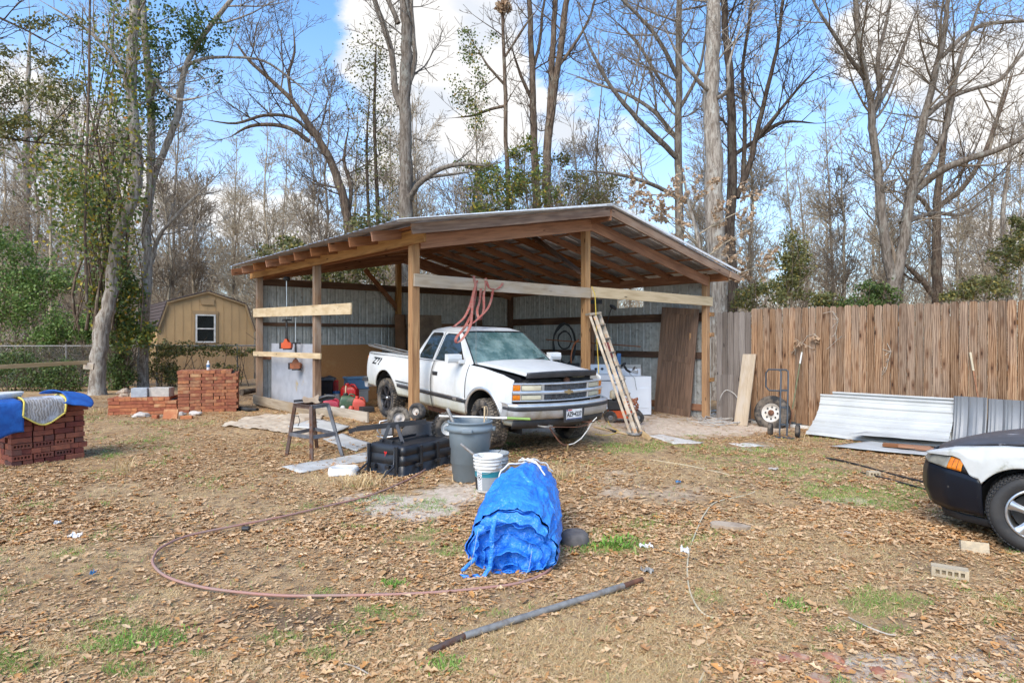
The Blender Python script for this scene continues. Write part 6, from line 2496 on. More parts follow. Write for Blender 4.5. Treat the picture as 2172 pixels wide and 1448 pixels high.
m = MB()
m.grid(hfn2, 28, 24)
m.build('hood', M_hood, car, solid=.022, off=-1, bevel=.004)
m = MB()
m.box((.25, 0, .55), (.9, 1.35, .35))
m.box((-1.6, 0, .38), (3.2, 1.5, .2))
m.build('chassis', MAT['dullblack'], car)
for x in (0, -2.57):
 for s in (1, -1):
  m = MB()
  m.grid(lambda u, v: (x + .375 * math.cos(math.pi * (-.06 + 1.12 * u)), s * (.55 + .32 * v), .32 + .375 * math.sin(math.pi * (-.06 + 1.12 * u))), 16, 2)
  m.build('wheel_well', MAT['ink'], car)

def car_wheel(M, Rr, rim, wd):
 T, B = tyre_parts(Rr, rim, wd, tread_rows=5, ntr=60, blk=.006)
 wh = T.build('wheel', MAT['cartyre'], car, M)
 B.build('tread', MAT['cartyre'], wh, M)
 w = wd / 2
 m = MB()
 m.lathe([(rim, -w * .86), (rim - .008, -w * .95), (rim - .02, -w * .93), (rim - .028, -w * .6), (rim - .04, w * .5), (rim - .05, w * .6)], 48)
 for k in range(5):
  a = 2 * math.pi * k / 5 + .35

  def sp(u, v, a=a):
   r = .035 + (rim - .055) * u
   hw = .034 - .012 * math.sin(math.pi * u) + .012 * u
   q = (2 * v - 1)
   return (r * math.cos(a) - q * hw * math.sin(a), r * math.sin(a) + q * hw * math.cos(a), -w * (.70 + .12 * u) - .02 * (1 - q * q))
  m.grid(sp, 8, 6)
 m.lathe([(.055, -w * .5), (.055, -w * .82), (.04, -w * .9), (.001, -w * .92)], 20)
 m.build('rim', MAT['alu'], wh, M)
 m = MB()
 m.lathe([(rim - .06, w * .1), (.001, w * .1)], 30)
 m.build('brake_disc', MAT['dullblack'], wh, M)

for x in (0, -2.57):
 for s in (1, -1):
  L = Mx.Translation((x, s * .77, .322))
  if x == 0: L = L @ Mx.Rotation(R(24), 4, 'Z')
  L = L @ Mx.Rotation(R(90), 4, 'X')
  if (L.to_3x3() @ V((0, 0, -1))).y * s < 0: L = L @ Mx.Rotation(math.pi, 4, 'X')
  car_wheel(CM @ L, .325, .215, .22)

# ---------------- brick stacks ----------------
def cored_mesh(L, Wd, H, mat, nh=5):
 """brick with holes in its long face (-Y)"""
 m = MB()
 m.box((0, .012, 0), (L, Wd - .024, H * .999))
 # face with square openings
 y0, y1 = -Wd / 2 - .012, -Wd / 2 + .0235
 hw, hh = .0125, H * .24
 xs = [-L / 2]
 for k in range(nh):
  c = -L / 2 + L * (k + 1) / (nh + 1)
  xs += [c - hw, c + hw]
 xs.append(L / 2)
 for k in range(0, len(xs), 2):
  m.box(((xs[k] + xs[k + 1]) / 2, (y0 + y1) / 2, 0), (xs[k + 1] - xs[k], y1 - y0, H))
 for k in range(1, len(xs) - 1, 2):
  for s in (-1, 1):
   zc = s * (H / 2 + hh) / 2
   m.box(((xs[k] + xs[k + 1]) / 2, (y0 + y1) / 2, zc), (xs[k + 1] - xs[k], y1 - y0, H / 2 - hh))
 me = m.mesh('brick')
 me.materials.append(mat)
 return me

def brick_mesh(L, Wd, H, mat, seed=0):
 rs = random.Random(seed)
 m = MB()
 x, y, z = L / 2, Wd / 2, H / 2
 c = .004
 # chamfered long box
 vs = []
 for sx in (-1, 1):
  for (a, b) in ((-y + c, -z), (y - c, -z), (y, -z + c), (y, z - c), (y - c, z), (-y + c, z), (-y, z - c), (-y, -z + c)):
   vs.append((sx * x + rs.uniform(-.002, .002), a, b))
 fs = [tuple(range(7, -1, -1)), tuple(range(8, 16))] + [(i, (i + 1) % 8, 8 + (i + 1) % 8, 8 + i) for i in range(8)]
 m.add(vs, fs)
 me = m.mesh('brick')
 me.materials.append(mat)
 return me

BL, BW, BH = .235, .112, .072

def brick_stack(name, lab, M, Wf, Dp, courses, matn, seed, hb=.0745, group=None, topfill=True, maxn=296):
 st = thing(name, lab, 'bricks', M, group)
 rs = random.Random(seed)
 mat = MAT[matn]
 meshes = [brick_mesh(BL, BW, BH, mat, k) for k in range(3)]
 cored = cored_mesh(BL, BW - .012, BH, mat)
 cnt = 0
 m = MB()
 m.box((Wf / 2, Dp / 2, len(courses) * hb / 2 - .03), (Wf - .2, Dp - .2, len(courses) * hb - .07))
 m.build('stack_core', MAT['dullblack'], st, bevel=0)

 def put(x, y, z, rot, me):
  nonlocal cnt
  if cnt >= maxn: return
  cnt += 1
  L = Mx.Translation((x, y, z)) @ Mx.Rotation(rot + rs.uniform(-.022, .022), 4, 'Z') @ Mx.Rotation(rs.uniform(-.008, .008), 4, 'X')
  mesh_obj('brick', me, None, st, M @ L)
 n = len(courses)
 for c, ty in enumerate(courses):
  z = hb * (c + .5)
  last = c == n - 1 and topfill
  off = rs.uniform(-.02, .02)
  wf = Wf + (rs.uniform(-.12, 0) if last else rs.uniform(-.03, .01))
  # front face
  if last:
   k = int(wf / (BW + .004))
   for r in range(int(Dp / (BL + .006))):
    for i in range(k):
     put(BW / 2 + i * (BW + .004) + off, BL / 2 + r * (BL + .006) + rs.uniform(-.012, .012), z, math.pi / 2, rs.choice(meshes))
  else:
   seq, tot = [], 0
   while tot + BW < wf + .01:
    lg = tot + BL < wf + .01 and (ty in 'sc' or (ty == 'm' and rs.random() < .5))
    seq.append(lg)
    tot += BL if lg else BW
   if ty == 'm': rs.shuffle(seq)
   gap = min(.018, max(.002, (wf - tot) / max(1, len(seq) - 1)))
   x = 0
   for lg in seq:
    if lg:
     put(x + BL / 2, BW / 2 + rs.uniform(-.010, .008), z, 0, cored if ty == 'c' else rs.choice(meshes))
     x += BL + gap
    else:
     put(x + BW / 2, BL / 2 + rs.uniform(-.010, .008), z, math.pi / 2, rs.choice(meshes))
     x += BW + gap
  # the left side
  if not last:
   y = BW + .01 if ty in 's c' else BL + .01
   while y < Dp - .1:
    if rs.random() < .5:
     put(BL / 2 + rs.uniform(-.012, .012), y + BW / 2, z, 0, rs.choice(meshes))
     y += BW + .004
    else:
     put(BW / 2 + rs.uniform(-.012, .012), y + BL / 2, z, math.pi / 2, rs.choice(meshes))
     y += BL + .004
 # right side only a few, it is turned away
 for c in range(n - 1):
  y = .26
  while y < Dp - .15 and cnt < maxn:
   put(Wf - BW / 2 - .01, y + BL / 2, hb * (c + .5), math.pi / 2, rs.choice(meshes))
   y += BL + .006
 return st

a, b = G(24, 992), G(183, 969)
M1 = axes(a, b - a)
brick_stack('brick_stack', 'dark red brick stack under the blue quilt at the left edge', M1, (b - a).length, .80, list('mcmcmsmsmmm'), 'brick_red', 3, hb=.078, group='brick stacks')
a, b = G(377, 877), G(504, 872)
M3 = axes(a, b - a)
W3 = (b - a).length
brick_stack('brick_stack', 'tallest orange brick stack with a water bottle on top', M3, W3, .95, list('smsmmsmsmsmsm'), 'brick_mix', 5, hb=.0765, group='brick stacks')
a, b = G(229, 881), G(375, 877)
M2 = axes(a, b - a)
brick_stack('brick_stack', 'low orange brick stack carrying two concrete blocks and rocks', M2, (b - a).length, .95, list('mmmmm'), 'brick_orange', 7, hb=.079, group='brick stacks')

def simple(name, lab, cat, m, mat, world=True, M=None, bevel=.0, group=None, solid=0, kind=None, sub=0):
 o = m.build(name, MAT[mat], None, M, world=world and M is not None, bevel=bevel, solid=solid, sub=sub)
 return tag(o, lab, cat, group, kind)

def at(M, x, y, z): return M @ Mx.Translation((x, y, z))

# blocks on the low stack
h2 = 5 * .079
m = MB(); m.box((0, 0, .105), (.33, .22, .21))
simple('concrete_block', 'blue grey concrete block, left one on the low brick stack', 'block', m, 'block_blue', False, at(M2, .60, .20, h2) @ Mx.Rotation(.02, 4, 'Z'), .006)
m = MB(); m.box((0, 0, .105), (.47, .24, .21))
simple('concrete_block', 'tan grey concrete block, right one on the low brick stack', 'block', m, 'block_tan', False, at(M2, 1.04, .22, h2) @ Mx.Rotation(-.25, 4, 'Z'), .006)

def rock(name, lab, P, r, mat, seed, squash=.6, cat='rock', group=None, stretch=1.3):
 m = MB()
 rs = random.Random(seed)
 n, k = 10, 6
 vs = []
 m.grid(lambda u, v: (lambda a, e: (lambda q: (math.cos(a) * math.sin(e) * q * stretch, math.sin(a) * math.sin(e) * q, (math.cos(e)) * q * squash))(r * (1 + .45 * (mnoise.noise(V((math.cos(a) * math.sin(e), math.sin(a) * math.sin(e), math.cos(e))) * 1.7 + V((seed * 3.1, 0, 0)))))))(2 * math.pi * u, math.pi * v), 14, 9, False)
 M = Mx.Translation(V(P) + V((0, 0, r * squash * .5))) @ Mx.Rotation(seed * 1.3, 4, 'Z')
 o = m.build(name, MAT[mat], None, M)
 return tag(o, lab, cat, group)

p = M2 @ V((.20, .42, h2))
rock('rock', 'larger tan rock at the left end of the low brick stack', p, .13, 'rock', 1, .9)
rock('rock', 'smaller tan rock beside the blue grey block', M2 @ V((.42, .38, h2)), .10, 'rock', 2, .7)
for k, (px, py, r, mt, lb) in enumerate(((300, 884, .14, 'rock_pale', 'pale rock lying before the left half of the low brick stack'), (384, 880, .10, 'rock_pale', 'pale rock between the low and the tall brick stack'),
          (415, 880, .12, 'rock_pale', 'pale rock before the foot of the tall brick stack'), (346, 884, .07, 'rock', 'small brown stone before the low brick stack'))):
 rock('rock', lb, G(px, py), r, mt, 5 + k, .5)
m = MB(); m.box((0, 0, .10), (.30, .06, .22))
simple('brick_piece', 'large pinkish masonry piece propped against the low brick stack', 'brick', m, 'brick_orange', False, frame(G(361, 888), .1, -.35), .004)
m = MB(); m.box((0, 0, .035), (.23, .11, .07))
simple('brick_piece', 'single orange brick lying flat between two pale rocks', 'brick', m, 'brick_orange', False, frame(G(396, 888), .2), .004)
m = MB(); m.box((0, 0, .04), (.12, .10, .08))
simple('brick_piece', 'half brick on the ground below the tan block', 'brick', m, 'brick_orange', False, frame(G(330, 887), -.1), .004)
# bottle
Mb = at(M3, .62, .25, 13 * .0765)
bt = thing('water_bottle', 'clear water bottle with blue label standing on the tall brick stack', 'bottle', Mb)
m = MB(); m.lathe([(.001, 0), (.036, .002), (.038, .02), (.035, .06), (.038, .10), (.037, .15), (.015, .19), (.014, .205)], 16)
m.build('body', MAT['paper'], bt)
m = MB(); m.lathe([(.0385, .07), (.0385, .13)], 16)
m.build('bottle_label', MAT['bluebin'], bt)
m = MB(); m.lathe([(.016, .205), (.016, .225), (.001, .226)], 12)
m.build('cap', MAT['whiteplastic'], bt)

# quilt on the near stack
h1 = 11 * .078 + .004
qm = thing('moving_quilt', 'blue quilted moving blanket with dirty grey lining and yellow binding over the near brick stack', 'blanket', at(M1, .3, .2, h1))

def qpt(u, s, seed=0):
 """u across the stack front, s arc from the back (0) over the front edge and down"""
 e = .50
 wob = .035 * mnoise.noise(V((u * 2.4, s * 2.4, seed)))
 if s < e:
  z = h1 + .02 + wob * .8 + .03 * math.sin(math.pi * s / e)
  y = e - s
  return V((u, y, z))
 d = s - e
 return V((u + wob * .5, -.03 - .05 * math.sin(min(1, d * 4) * 1.5) - abs(wob) * 1.2, h1 + .02 - d + wob * .3))

def hang_g(u): return .12 + .22 * math.exp(-((u - .34) / .24) ** 2)

m = MB()
m.grid(lambda a, v: qpt(.10 + .48 * a + .10 * (1 - v), v * (.50 + hang_g(.10 + .48 * a)), 1) + V((0, -.012, .012)), 26, 26)
m.build('lining', MAT['quiltgrey'], qm, M1, world=False, solid=.012)
m = MB()
m.grid(lambda a, v: qpt(-.75 + .86 * a, v * (.5 + .50 + .10 * math.sin(5 * a)), 5), 30, 26)
m.build('cover', MAT['quiltblue'], qm, M1, solid=.014)
m = MB()

def rollf(a, v):
 # folded over part at the right, open like a tube towards the viewer
 x = .52 + .34 * v
 th = -1.9 + 4.6 * a
 r = .10 - .03 * v + .012 * math.sin(4 * a + 6 * v)
 return (x + .1 * math.cos(th), .16 - .34 * (1 - a) + .16 * math.sin(th * .5), h1 + .07 - .02 * v + r * math.sin(th) * .75 - .10 * v * (1 - a))

m.grid(rollf, 26, 14)
m.build('folded_edge', MAT['quiltblue'], qm, M1, solid=.014)
m = MB()
pts = [M1 @ (qpt(.10 + .48 * k / 24, .50 + hang_g(.10 + .48 * k / 24), 1) + V((0, -.022, .01))) for k in range(25)]
m.tube(pts, .011, 6)
m.tube([M1 @ (qpt(.10 + .10 * (1 - v / 20), v / 20 * (.50 + hang_g(.10)), 1) + V((0, -.02, .022))) for v in range(21)], .012, 6)
m.tube([M1 @ (qpt(.58 + .10 * (1 - v / 20), v / 20 * (.50 + hang_g(.58)), 1) + V((0, -.02, .022))) for v in range(21)], .014, 6)
m.build('binding', MAT['quiltyellow'], qm, world=True)
m = MB()
m.lathe([(.001, .0), (.20, .0), (.235, .06), (.245, .085), (.235, .09), (.22, .085)], 28, Mx.Diagonal((1.1, .7, 1, 1)), cap=False)
m.lathe([(.22, .084), (.001, .084)], 28, Mx.Diagonal((1.1, .7, 1, 1)))
simple('plastic_tub', 'overturned pale plastic tub sitting on the blue quilt', 'tub', m, 'whiteplastic', False, at(M1, .02, .40, h1 + .045) @ Mx.Rotation(.2, 4, 'Z'))

# ---------------- things on the ground, left and middle ----------------
def ground_quad(name, lab, cat, px, mat, th=.012, wave=.0, n=16, jag=.0, lift=.012, seed=0, parent=None, bev=0):
 P = [G(*q) for q in px]
 m = MB()

 def fn(u, v):
  uu, vv = u, v
  if jag:
   uu = u + jag * mnoise.noise(V((v * 5, seed, u * 3))) * (1 if u in (0, 1) else .4)
   vv = v + jag * mnoise.noise(V((u * 5, seed + 4, v * 3)))
  p = (P[0] * (1 - uu) + P[1] * uu) * (1 - vv) + (P[3] * (1 - uu) + P[2] * uu) * vv
  z = float(gzz(np.array(p.x), np.array(p.y))) + lift + wave * abs(mnoise.noise(V((p.x * 3.2, p.y * 3.2, seed)))) * 1.6 + wave * .5 * mnoise.noise(V((p.x * 9, p.y * 9, seed)))
  return (p.x, p.y, z)
 m.grid(fn, n, n, True)
 c = P[0].copy()
 o = m.build(name, MAT[mat], None, Mx.Translation(c), world=True, solid=th)
 return tag(o, lab, cat)

ground_quad('canvas_sheet', 'crumpled dusty canvas sheet on the ground behind the steel stand', 'sheet', ((466, 905), (650, 926), (690, 882), (560, 880)), 'canvas', .006, .05, 40, .07, seed=2)
ground_quad('plywood_sheet', 'grey flat panel lying behind the steel stand', 'panel', ((611, 910), (714, 921), (742, 910), (668, 894)), 'slab', .02, 0, 8, .0, .05, 1)
ground_quad('plywood_sheet', 'grey flat panel lying between the stand and the black cart', 'panel', ((685, 932), (756, 958), (788, 941), (728, 921)), 'slab', .012, .008, 8, .01, .015, 2)
ground_quad('plywood_sheet', 'long dirty grey panel lying nearest, under the right foot of the stand', 'panel', ((598, 990), (634, 1003), (792, 976), (782, 959)), 'slab', .012, .006, 10, .02, .012, 3)
ground_quad('paper_sheet', 'scuffed white panel lying on the ground right of the ladder foot', 'sheet', ((1372, 924), (1428, 944), (1494, 940), (1400, 922)), 'whitepanel', .012, .01, 12, .05, .012, 4)
ground_quad('paper_sheet', 'small pale scrap on the ground before the spare wheel', 'sheet', ((1545, 941), (1575, 949), (1628, 946), (1590, 940)), 'whitepanel', .01, .01, 8, .06, .01, 6)
# white tray
tb = frame(G(729, 1004), .12)
m = MB()
n_ = 20
prof = [(1.0, 0), (1.0, .02), (.96, .075), (.90, .09), (.80, .092), (.74, .078), (.001, .078)]
m.lathe([(r * .19, z) for r, z in prof], 28, Mx.Diagonal((1.05, .66, 1, 1)))
o = MB()

def sq(p):
 x, y, z = p
 r = math.hypot(x, y)
 a = math.atan2(y, x)
 k = 1 / max(abs(math.cos(a)), abs(math.sin(a)))
 k = min(k, 1.28)
 return (x * k, y * k, z)

m.v = [sq(p) for p in m.v]
simple('plastic_tray', 'overturned white plastic tray on the ground left of the black cart', 'tray', m, 'whiteplastic', False, tb)
# steel stand
ft = {'l': G(607, 966), 'n': G(660, 976), 'r': G(725, 966), 'b': G(671, 950)}
tp = {'l': W(625, 857, 9.15), 'n': W(659, 862, 8.88), 'r': W(694, 856, 9.2), 'b': W(663, 851, 9.5)}
for k in tp: tp[k].z = .775
stn = thing('steel_stand', 'rusty angle iron stand with four splayed legs', 'stand', ft['n'])
for k in 'lnrb':
 m = MB()
 d = (tp[k] - ft[k])
 m.bar(ft[k], tp[k], .045, .006, up=(0, -1, 0))
 m.bar(ft[k] + V((.02, .02, 0)), tp[k] + V((.02, .02, 0)), .006, .045, up=(0, -1, 0))
 m.build('leg', MAT['steel'] if k != 'r' else MAT['greysteel'], stn, world=True)
for a, b in ('ln', 'nr', 'rb', 'bl'):
 m = MB(); m.bar(tp[a] + V((0, 0, -.02)), tp[b] + V((0, 0, -.02)), .006, .055)
 m.bar(tp[a] + V((0, 0, .004)), tp[b] + V((0, 0, .004)), .05, .006)
 m.build('top_rail', MAT['greysteel' if a == 'n' else 'steel'], stn, world=True)
 m = MB(); m.bar(ft[a].lerp(tp[a], .42), ft[b].lerp(tp[b], .42), .006, .055)
 m.build('brace', MAT['greysteel'], stn, world=True)
m = MB()
m.tube([tp['l'].lerp(ft['l'], .22), W(633, 882, 9.1), W(636, 893, 9.1), W(632, 903, 9.1)], .006, 6)
m.build('hook', MAT['blacksteel'], stn, world=True)
# bracket and clamp on the stand
tc = (tp['l'] + tp['n'] + tp['r'] + tp['b']) / 4
tc.z = .785
br = thing('vise_bracket', 'tan pierced metal bracket and black clamp lying on the steel stand', 'bracket', tc)
m = MB()
pl_ = [(-.12, 0), (-.15, .06), (-.13, .10), (-.06, .075), (.02, .08), (.08, .125), (.10, .12), (.09, .04), (.12, .0), (.05, -.01), (.0, .015), (-.06, .0)]
m.prism(pl_, .012, Mx.Translation(tc + V((.03, -.05, .01))) @ Mx.Rotation(R(80), 4, 'X'))
m.build('bracket_plate', MAT['rock'], br, world=True)
m = MB()
m.bar(tc + V((-.26, .0, .03)), tc + V((.05, .05, .05)), .05, .035)
m.bar(tc + V((.05, .1, .03)), tc + V((.30, .12, .07)), .05, .05)
m.tube([tc + V((.10, .1, .06)), tc + V((.22, .08, .10)), tc + V((.33, .1, .09))], .03, 8)
m.build('clamp', MAT['blacksteel'], br, world=True)

# overturned black cart
ccr = G(856, 1011)
e1 = V((.56, .83, 0)).normalized()
CMx = axes(ccr, e1)          # X to the right-back, Y to the left-back
cart = thing('garden_cart', 'overturned black plastic dump cart with steel frame on top', 'cart', CMx)
LX, LY, HT = 1.02, .72, .37

def rring(w, d, r, z, n=6, ox=0, oy=0):
 pts = []
 for (cx_, cy_, a0) in ((w - r, r, -90), (w - r, d - r, 0), (r, d - r, 90), (r, r, 180)):
  for k in range(n):
   a = R(a0 + 90 * k / (n - 1))
   pts.append((ox + cx_ + r * math.cos(a), oy + cy_ + r * math.sin(a), z))
 return pts

m = MB()
rings = []
for z, ins in ((0, -.02), (.02, -.02), (.025, .0), (.11, .008), (.118, .020), (.128, .020), (.136, .010), (.235, .020), (.243, .032), (.253, .032), (.261, .022), (.335, .035), (.362, .05), (.372, .075)):
 rings.append(rring(LX - 2 * ins, LY - 2 * ins, .06, z, ox=ins, oy=ins))
nr_ = len(rings[0])
vs = [p for r in rings for p in r]
fs = []
for i in range(len(rings) - 1):
 for k in range(nr_):
  fs.append((i * nr_ + k, i * nr_ + (k + 1) % nr_, (i + 1) * nr_ + (k + 1) % nr_, (i + 1) * nr_ + k))
m.add(vs, fs, True)
m.add(rings[-1], [tuple(range(nr_))])
m.build('tub', MAT['blackplastic'], cart)
m = MB()
for x in (.33, .66):
 m.box((x, -.004, .19), (.035, .03, .34)); m.box((x, LY + .004, .19), (.035, .03, .34))
for y in (.12, .62):
 m.box((-.006, y, .19), (.035, .05, .36))
for (x, y) in ((.25, -.03), (.62, -.03), (.9, -.03)):
 m.box((x, y, .12), (.08, .05, .04))
for y in (.25, .5):
 m.box((-.03, y, .10), (.05, .07, .05))
m.build('tub_rib', MAT['blackplastic'], cart, bevel=.006)
for y in (.14, .62):
 m = MB()
 m.tube([(-.02, y, .36), (-.03, y, .16), (-.06, y - .02, .12), (-.25, y - .04, .03)], .014, 7)
 m.build('frame_leg', MAT['blacksteel'], cart)
m = MB()
m.box((.5, .36, .385), (.72, .04, .03)); m.box((.5, .55, .385), (.72, .04, .03)); m.box((.2, .42, .385), (.04, .4, .03))
m.build('underframe', MAT['blacksteel'], cart)
m = MB()
m.prism([(-.03, .022), (-.012, .012), (-.002, .03), (.022, .012), (.03, .028), (.05, .02), (.045, -.005), (.02, -.012), (.012, -.05), (.004, -.052), (.002, -.01)], .002, Mx(((0, 0, -1, -.004), (-1, 0, 0, .33), (0, 1, 0, .27), (0, 0, 0, 1))) @ Mx.Scale(.8, 4))
m.build('red_mark', MAT['red'], cart)
# steel arm standing on the cart
arm = thing('hitch_frame', 'black steel hitch arm on two legs with a small wheel, resting on the overturned cart', 'frame', W(860, 935, 8.2))
A0, A1 = W(756, 909, 8.3), W(904, 893, 8.5)
m = MB(); m.bar(A0, A1, .05, .065); m.bar(A0, A0 + (A0 - A1).normalized() * .10 + V((0, 0, -.03)), .05, .05)
m.build('arm', MAT['blacksteel'], arm, world=True)
for (a, b) in (((826, 901), (812, 939)), ((842, 901), (858, 948))):
 m = MB(); m.bar(W(*a, 8.35), W(*b, 8.1 if b[0] > 830 else 8.3), .045, .02, up=(0, -1, 0))
 m.build('leg', MAT['blacksteel'], arm, world=True)
m = MB(); m.tube([W(885, 872, 8.52), W(880, 893, 8.45)], .012)
m.build('axle', MAT['rust'], arm, world=True)

def small_wheel(name, lab, px, py, D, r, wd, rim, az, tilt, mat_t, mat_r, parent=None, knob=0, cat='wheel', Mloc=None):
 c = W(px, py, D) if Mloc is None else Mloc
 if parent is None:
  th_ = thing(name, lab, cat, c)
 else:
  th_ = parent
 # axle direction: horizontal angle az (deg, 0 = towards the camera), local -Z points outwards
 d = V((math.sin(R(az)), -math.cos(R(az)), math.sin(R(tilt)))).normalized()
 z = -d
 x = V((0, 0, 1)).cross(z).normalized()
 y = z.cross(x)
 M = Mx(((x.x, y.x, z.x, c.x), (x.y, y.y, z.y, c.y), (x.z, y.z, z.z, c.z), (0, 0, 0, 1)))
 w = wd / 2
 m = MB()
 m.lathe([(rim, -w * .7), (rim + (r - rim) * .35, -w), (r - (r - rim) * .2, -w * .92), (r, -w * .5), (r, w * .5), (r - (r - rim) * .2, w * .92), (rim + (r - rim) * .35, w), (rim, w * .7)], 36)
 if knob:
  for k in range(knob):
   a = 2 * math.pi * k / knob
   for q, zc in enumerate((-w * .62, 0, w * .62)):
    m.box((0, 0, 0), (.018, 2 * math.pi * r / knob * .55, w * .45), Mx.Rotation(a + (q % 2) * math.pi / knob, 4, 'Z') @ Mx.Translation((r, 0, zc)))
 pt = m.build('tyre', MAT[mat_t], th_, M)
 m = MB()
 m.lathe([(rim, -w * .7), (rim * .92, -w * .62), (rim * .85, -w * .2), (rim * .4, -w * .25), (rim * .3, -w * .6), (.001, -w * .62)], 30)
 m.lathe([(rim, w * .7), (rim * .85, w * .3), (.001, w * .3)], 30)
 m.build('rim', MAT[mat_r], th_, M)
 return th_

small_wheel('x', '', 885, 872, 8.52, .118, .12, .052, -24, 4, 'tyre', 'rock_pale', parent=arm)
c_ = G(846, 900); c_ = V((-1.72, 9.35, .19))
small_wheel('spare_tyre', 'knobby muddy tyre with tan rim standing behind the steel arm', 848, 884, 9.35, .165, .13, .085, 14, 6, 'tread', 'rock_pale', knob=22, Mloc=W(846, 886, 9.35))
small_wheel('cart_wheel', 'knobby black wheel with white disc rim leaning behind the grey trash can', 948, 906, 8.75, .205, .15, .105, 24, 0, 'tyre', 'whiteplastic', knob=24)
m = MB()
m.prism([(-.30, -.16), (.17, -.20), (.30, -.02), (.28, .16), (-.16, .18), (-.26, .05)], .01, axes(W(892, 918, 8.75), (1, .12, 0)) @ Mx.Rotation(R(68), 4, 'X'))
simple('mower_deck_plate', 'dark scratched steel plate tilted behind the black cart', 'plate', m, 'blacksteel', True, Mx.Translation(W(892, 940, 8.75)))
eng = thing('tiller_engine', 'small grey engine with bent silver tubes left of the knobby tyre', 'engine', G(822, 925))
m = MB(); m.box((0, 0, .11), (.20, .16, .16)); m.lathe([(.001, .20), (.07, .20), (.08, .235), (.05, .25), (.001, .25)], 16)
m.build('block', MAT['greysteel'], eng, bevel=.012)
m = MB(); m.tube([(-.10, -.08, .02), (-.16, -.1, .12), (-.12, -.05, .27), (.0, -.02, .29), (.05, 0, .24)], .013); m.tube([(-.18, .0, .0), (-.05, -.14, .0), (.12, -.14, .02)], .016)
m.build('tube_handle', MAT['alu'], eng)

# trash can
tcc = G(997, 1017)
can = thing('trash_can', 'blue grey plastic trash can holding poles and sticks', 'trash can', frame(tcc, .3))
m = MB()
m.lathe([(.001, .02), (.19, .0), (.212, .015), (.232, .22), (.243, .225), (.238, .40), (.250, .41), (.262, .60), (.264, .61), (.285, .615), (.292, .64), (.288, .665), (.270, .675), (.266, .71), (.280, .715), (.282, .735), (.262, .738), (.250, .72), (.232, .30), (.215, .05), (.001, .05)], 44)
m.build('barrel', MAT['greyplastic'], can)
for a in (-110, 70, 160, -20):
 m = MB()
 m.box((0, 0, 0), (.05, .13, .045), Mx.Rotation(R(a), 4, 'Z') @ Mx.Translation((.293, 0, .64)))
 m.build('handle', MAT['greyplastic'], can, bevel=.012)
pole = thing('painted_pole', 'long pale pole with green tip lying across the trash can', 'pole', W(997, 884, 7.6))
m = MB(); m.tube([W(932, 882, 7.85), W(1078, 886.5, 7.55)], .0135, 8)
m.build('shaft', MAT['whiteplastic'], pole, world=True)
m = MB(); m.tube([W(1076, 886.4, 7.55), W(1125, 888.5, 7.45)], .0165, 8)
MAT['limegreen'] = M_plain('lime_green_plastic', (.25, .38, .08), (.2, .32, .07), 5, .5)
m.build('green_tip', MAT['limegreen'], pole, world=True)
m = MB(); m.tube([W(949, 866, 7.7), W(965, 905, 7.6)], .022, 10)
simple('metal_tube', 'short grey tube sticking out of the trash can', 'tube', m, 'galv', True, Mx.Translation(W(957, 885, 7.65)))
m = MB(); m.bar(W(1028, 862, 7.55), W(1027, 900, 7.55), .018, .012, up=(0, -1, 0)); m.tube([W(1022, 863, 7.55), W(1032, 861, 7.55), W(1034, 870, 7.55), W(1032, 890, 7.55)], .004, 5)
simple('wooden_stick', 'thin wooden stick with wire upright in the trash can', 'stick', m, 'paleboard', True, Mx.Translation(W(1028, 880, 7.55)))
# buckets
bk = thing('bucket', 'white paint bucket with teal band and printed label in front of the trash can', 'bucket', frame(G(1035, 1040), -.15))

def bucket_prof(h, r0, r1, nr=3):
 p = [(.001, .004), (r0 - .01, 0), (r0, .008)]
 p += [(r0 + (r1 - r0) * .62, h * .62)]
 for k in range(nr):
  z = h * (.68 + .10 * k)
  r = r0 + (r1 - r0) * (z / h)
  p += [(r, z - .008), (r + .012, z - .004), (r + .012, z + .004), (r, z + .008)]
 p += [(r1, h * .94), (r1 + .012, h * .95), (r1 + .012, h), (r1, h), (r1 - .006, h * .98), (r0 - .004, .02), (.001, .02)]
 return p

m = MB(); m.lathe(bucket_prof(.40, .132, .158), 36)
m.build('shell', MAT['whiteplastic'], bk)
for (z0, z1, mt, nm) in ((.175, .235, 'teal', 'teal_band'), (.03, .172, 'ltgreyplastic', 'grey_print')):
 m = MB()
 m.grid(lambda u, v: (lambda a, z: ((.1335 + (.026) * z / .40 + .0012) * math.cos(a), (.1335 + .026 * z / .40 + .0012) * math.sin(a), z))(R(-165) + R(150) * u, z0 + (z1 - z0) * v), 20, 1)
 m.build(nm, MAT[mt], bk)

def bsurf(a, z, o=.002):
 r = .1335 + .026 * z / .40 + o
 return (r * math.cos(a), r * math.sin(a), z)

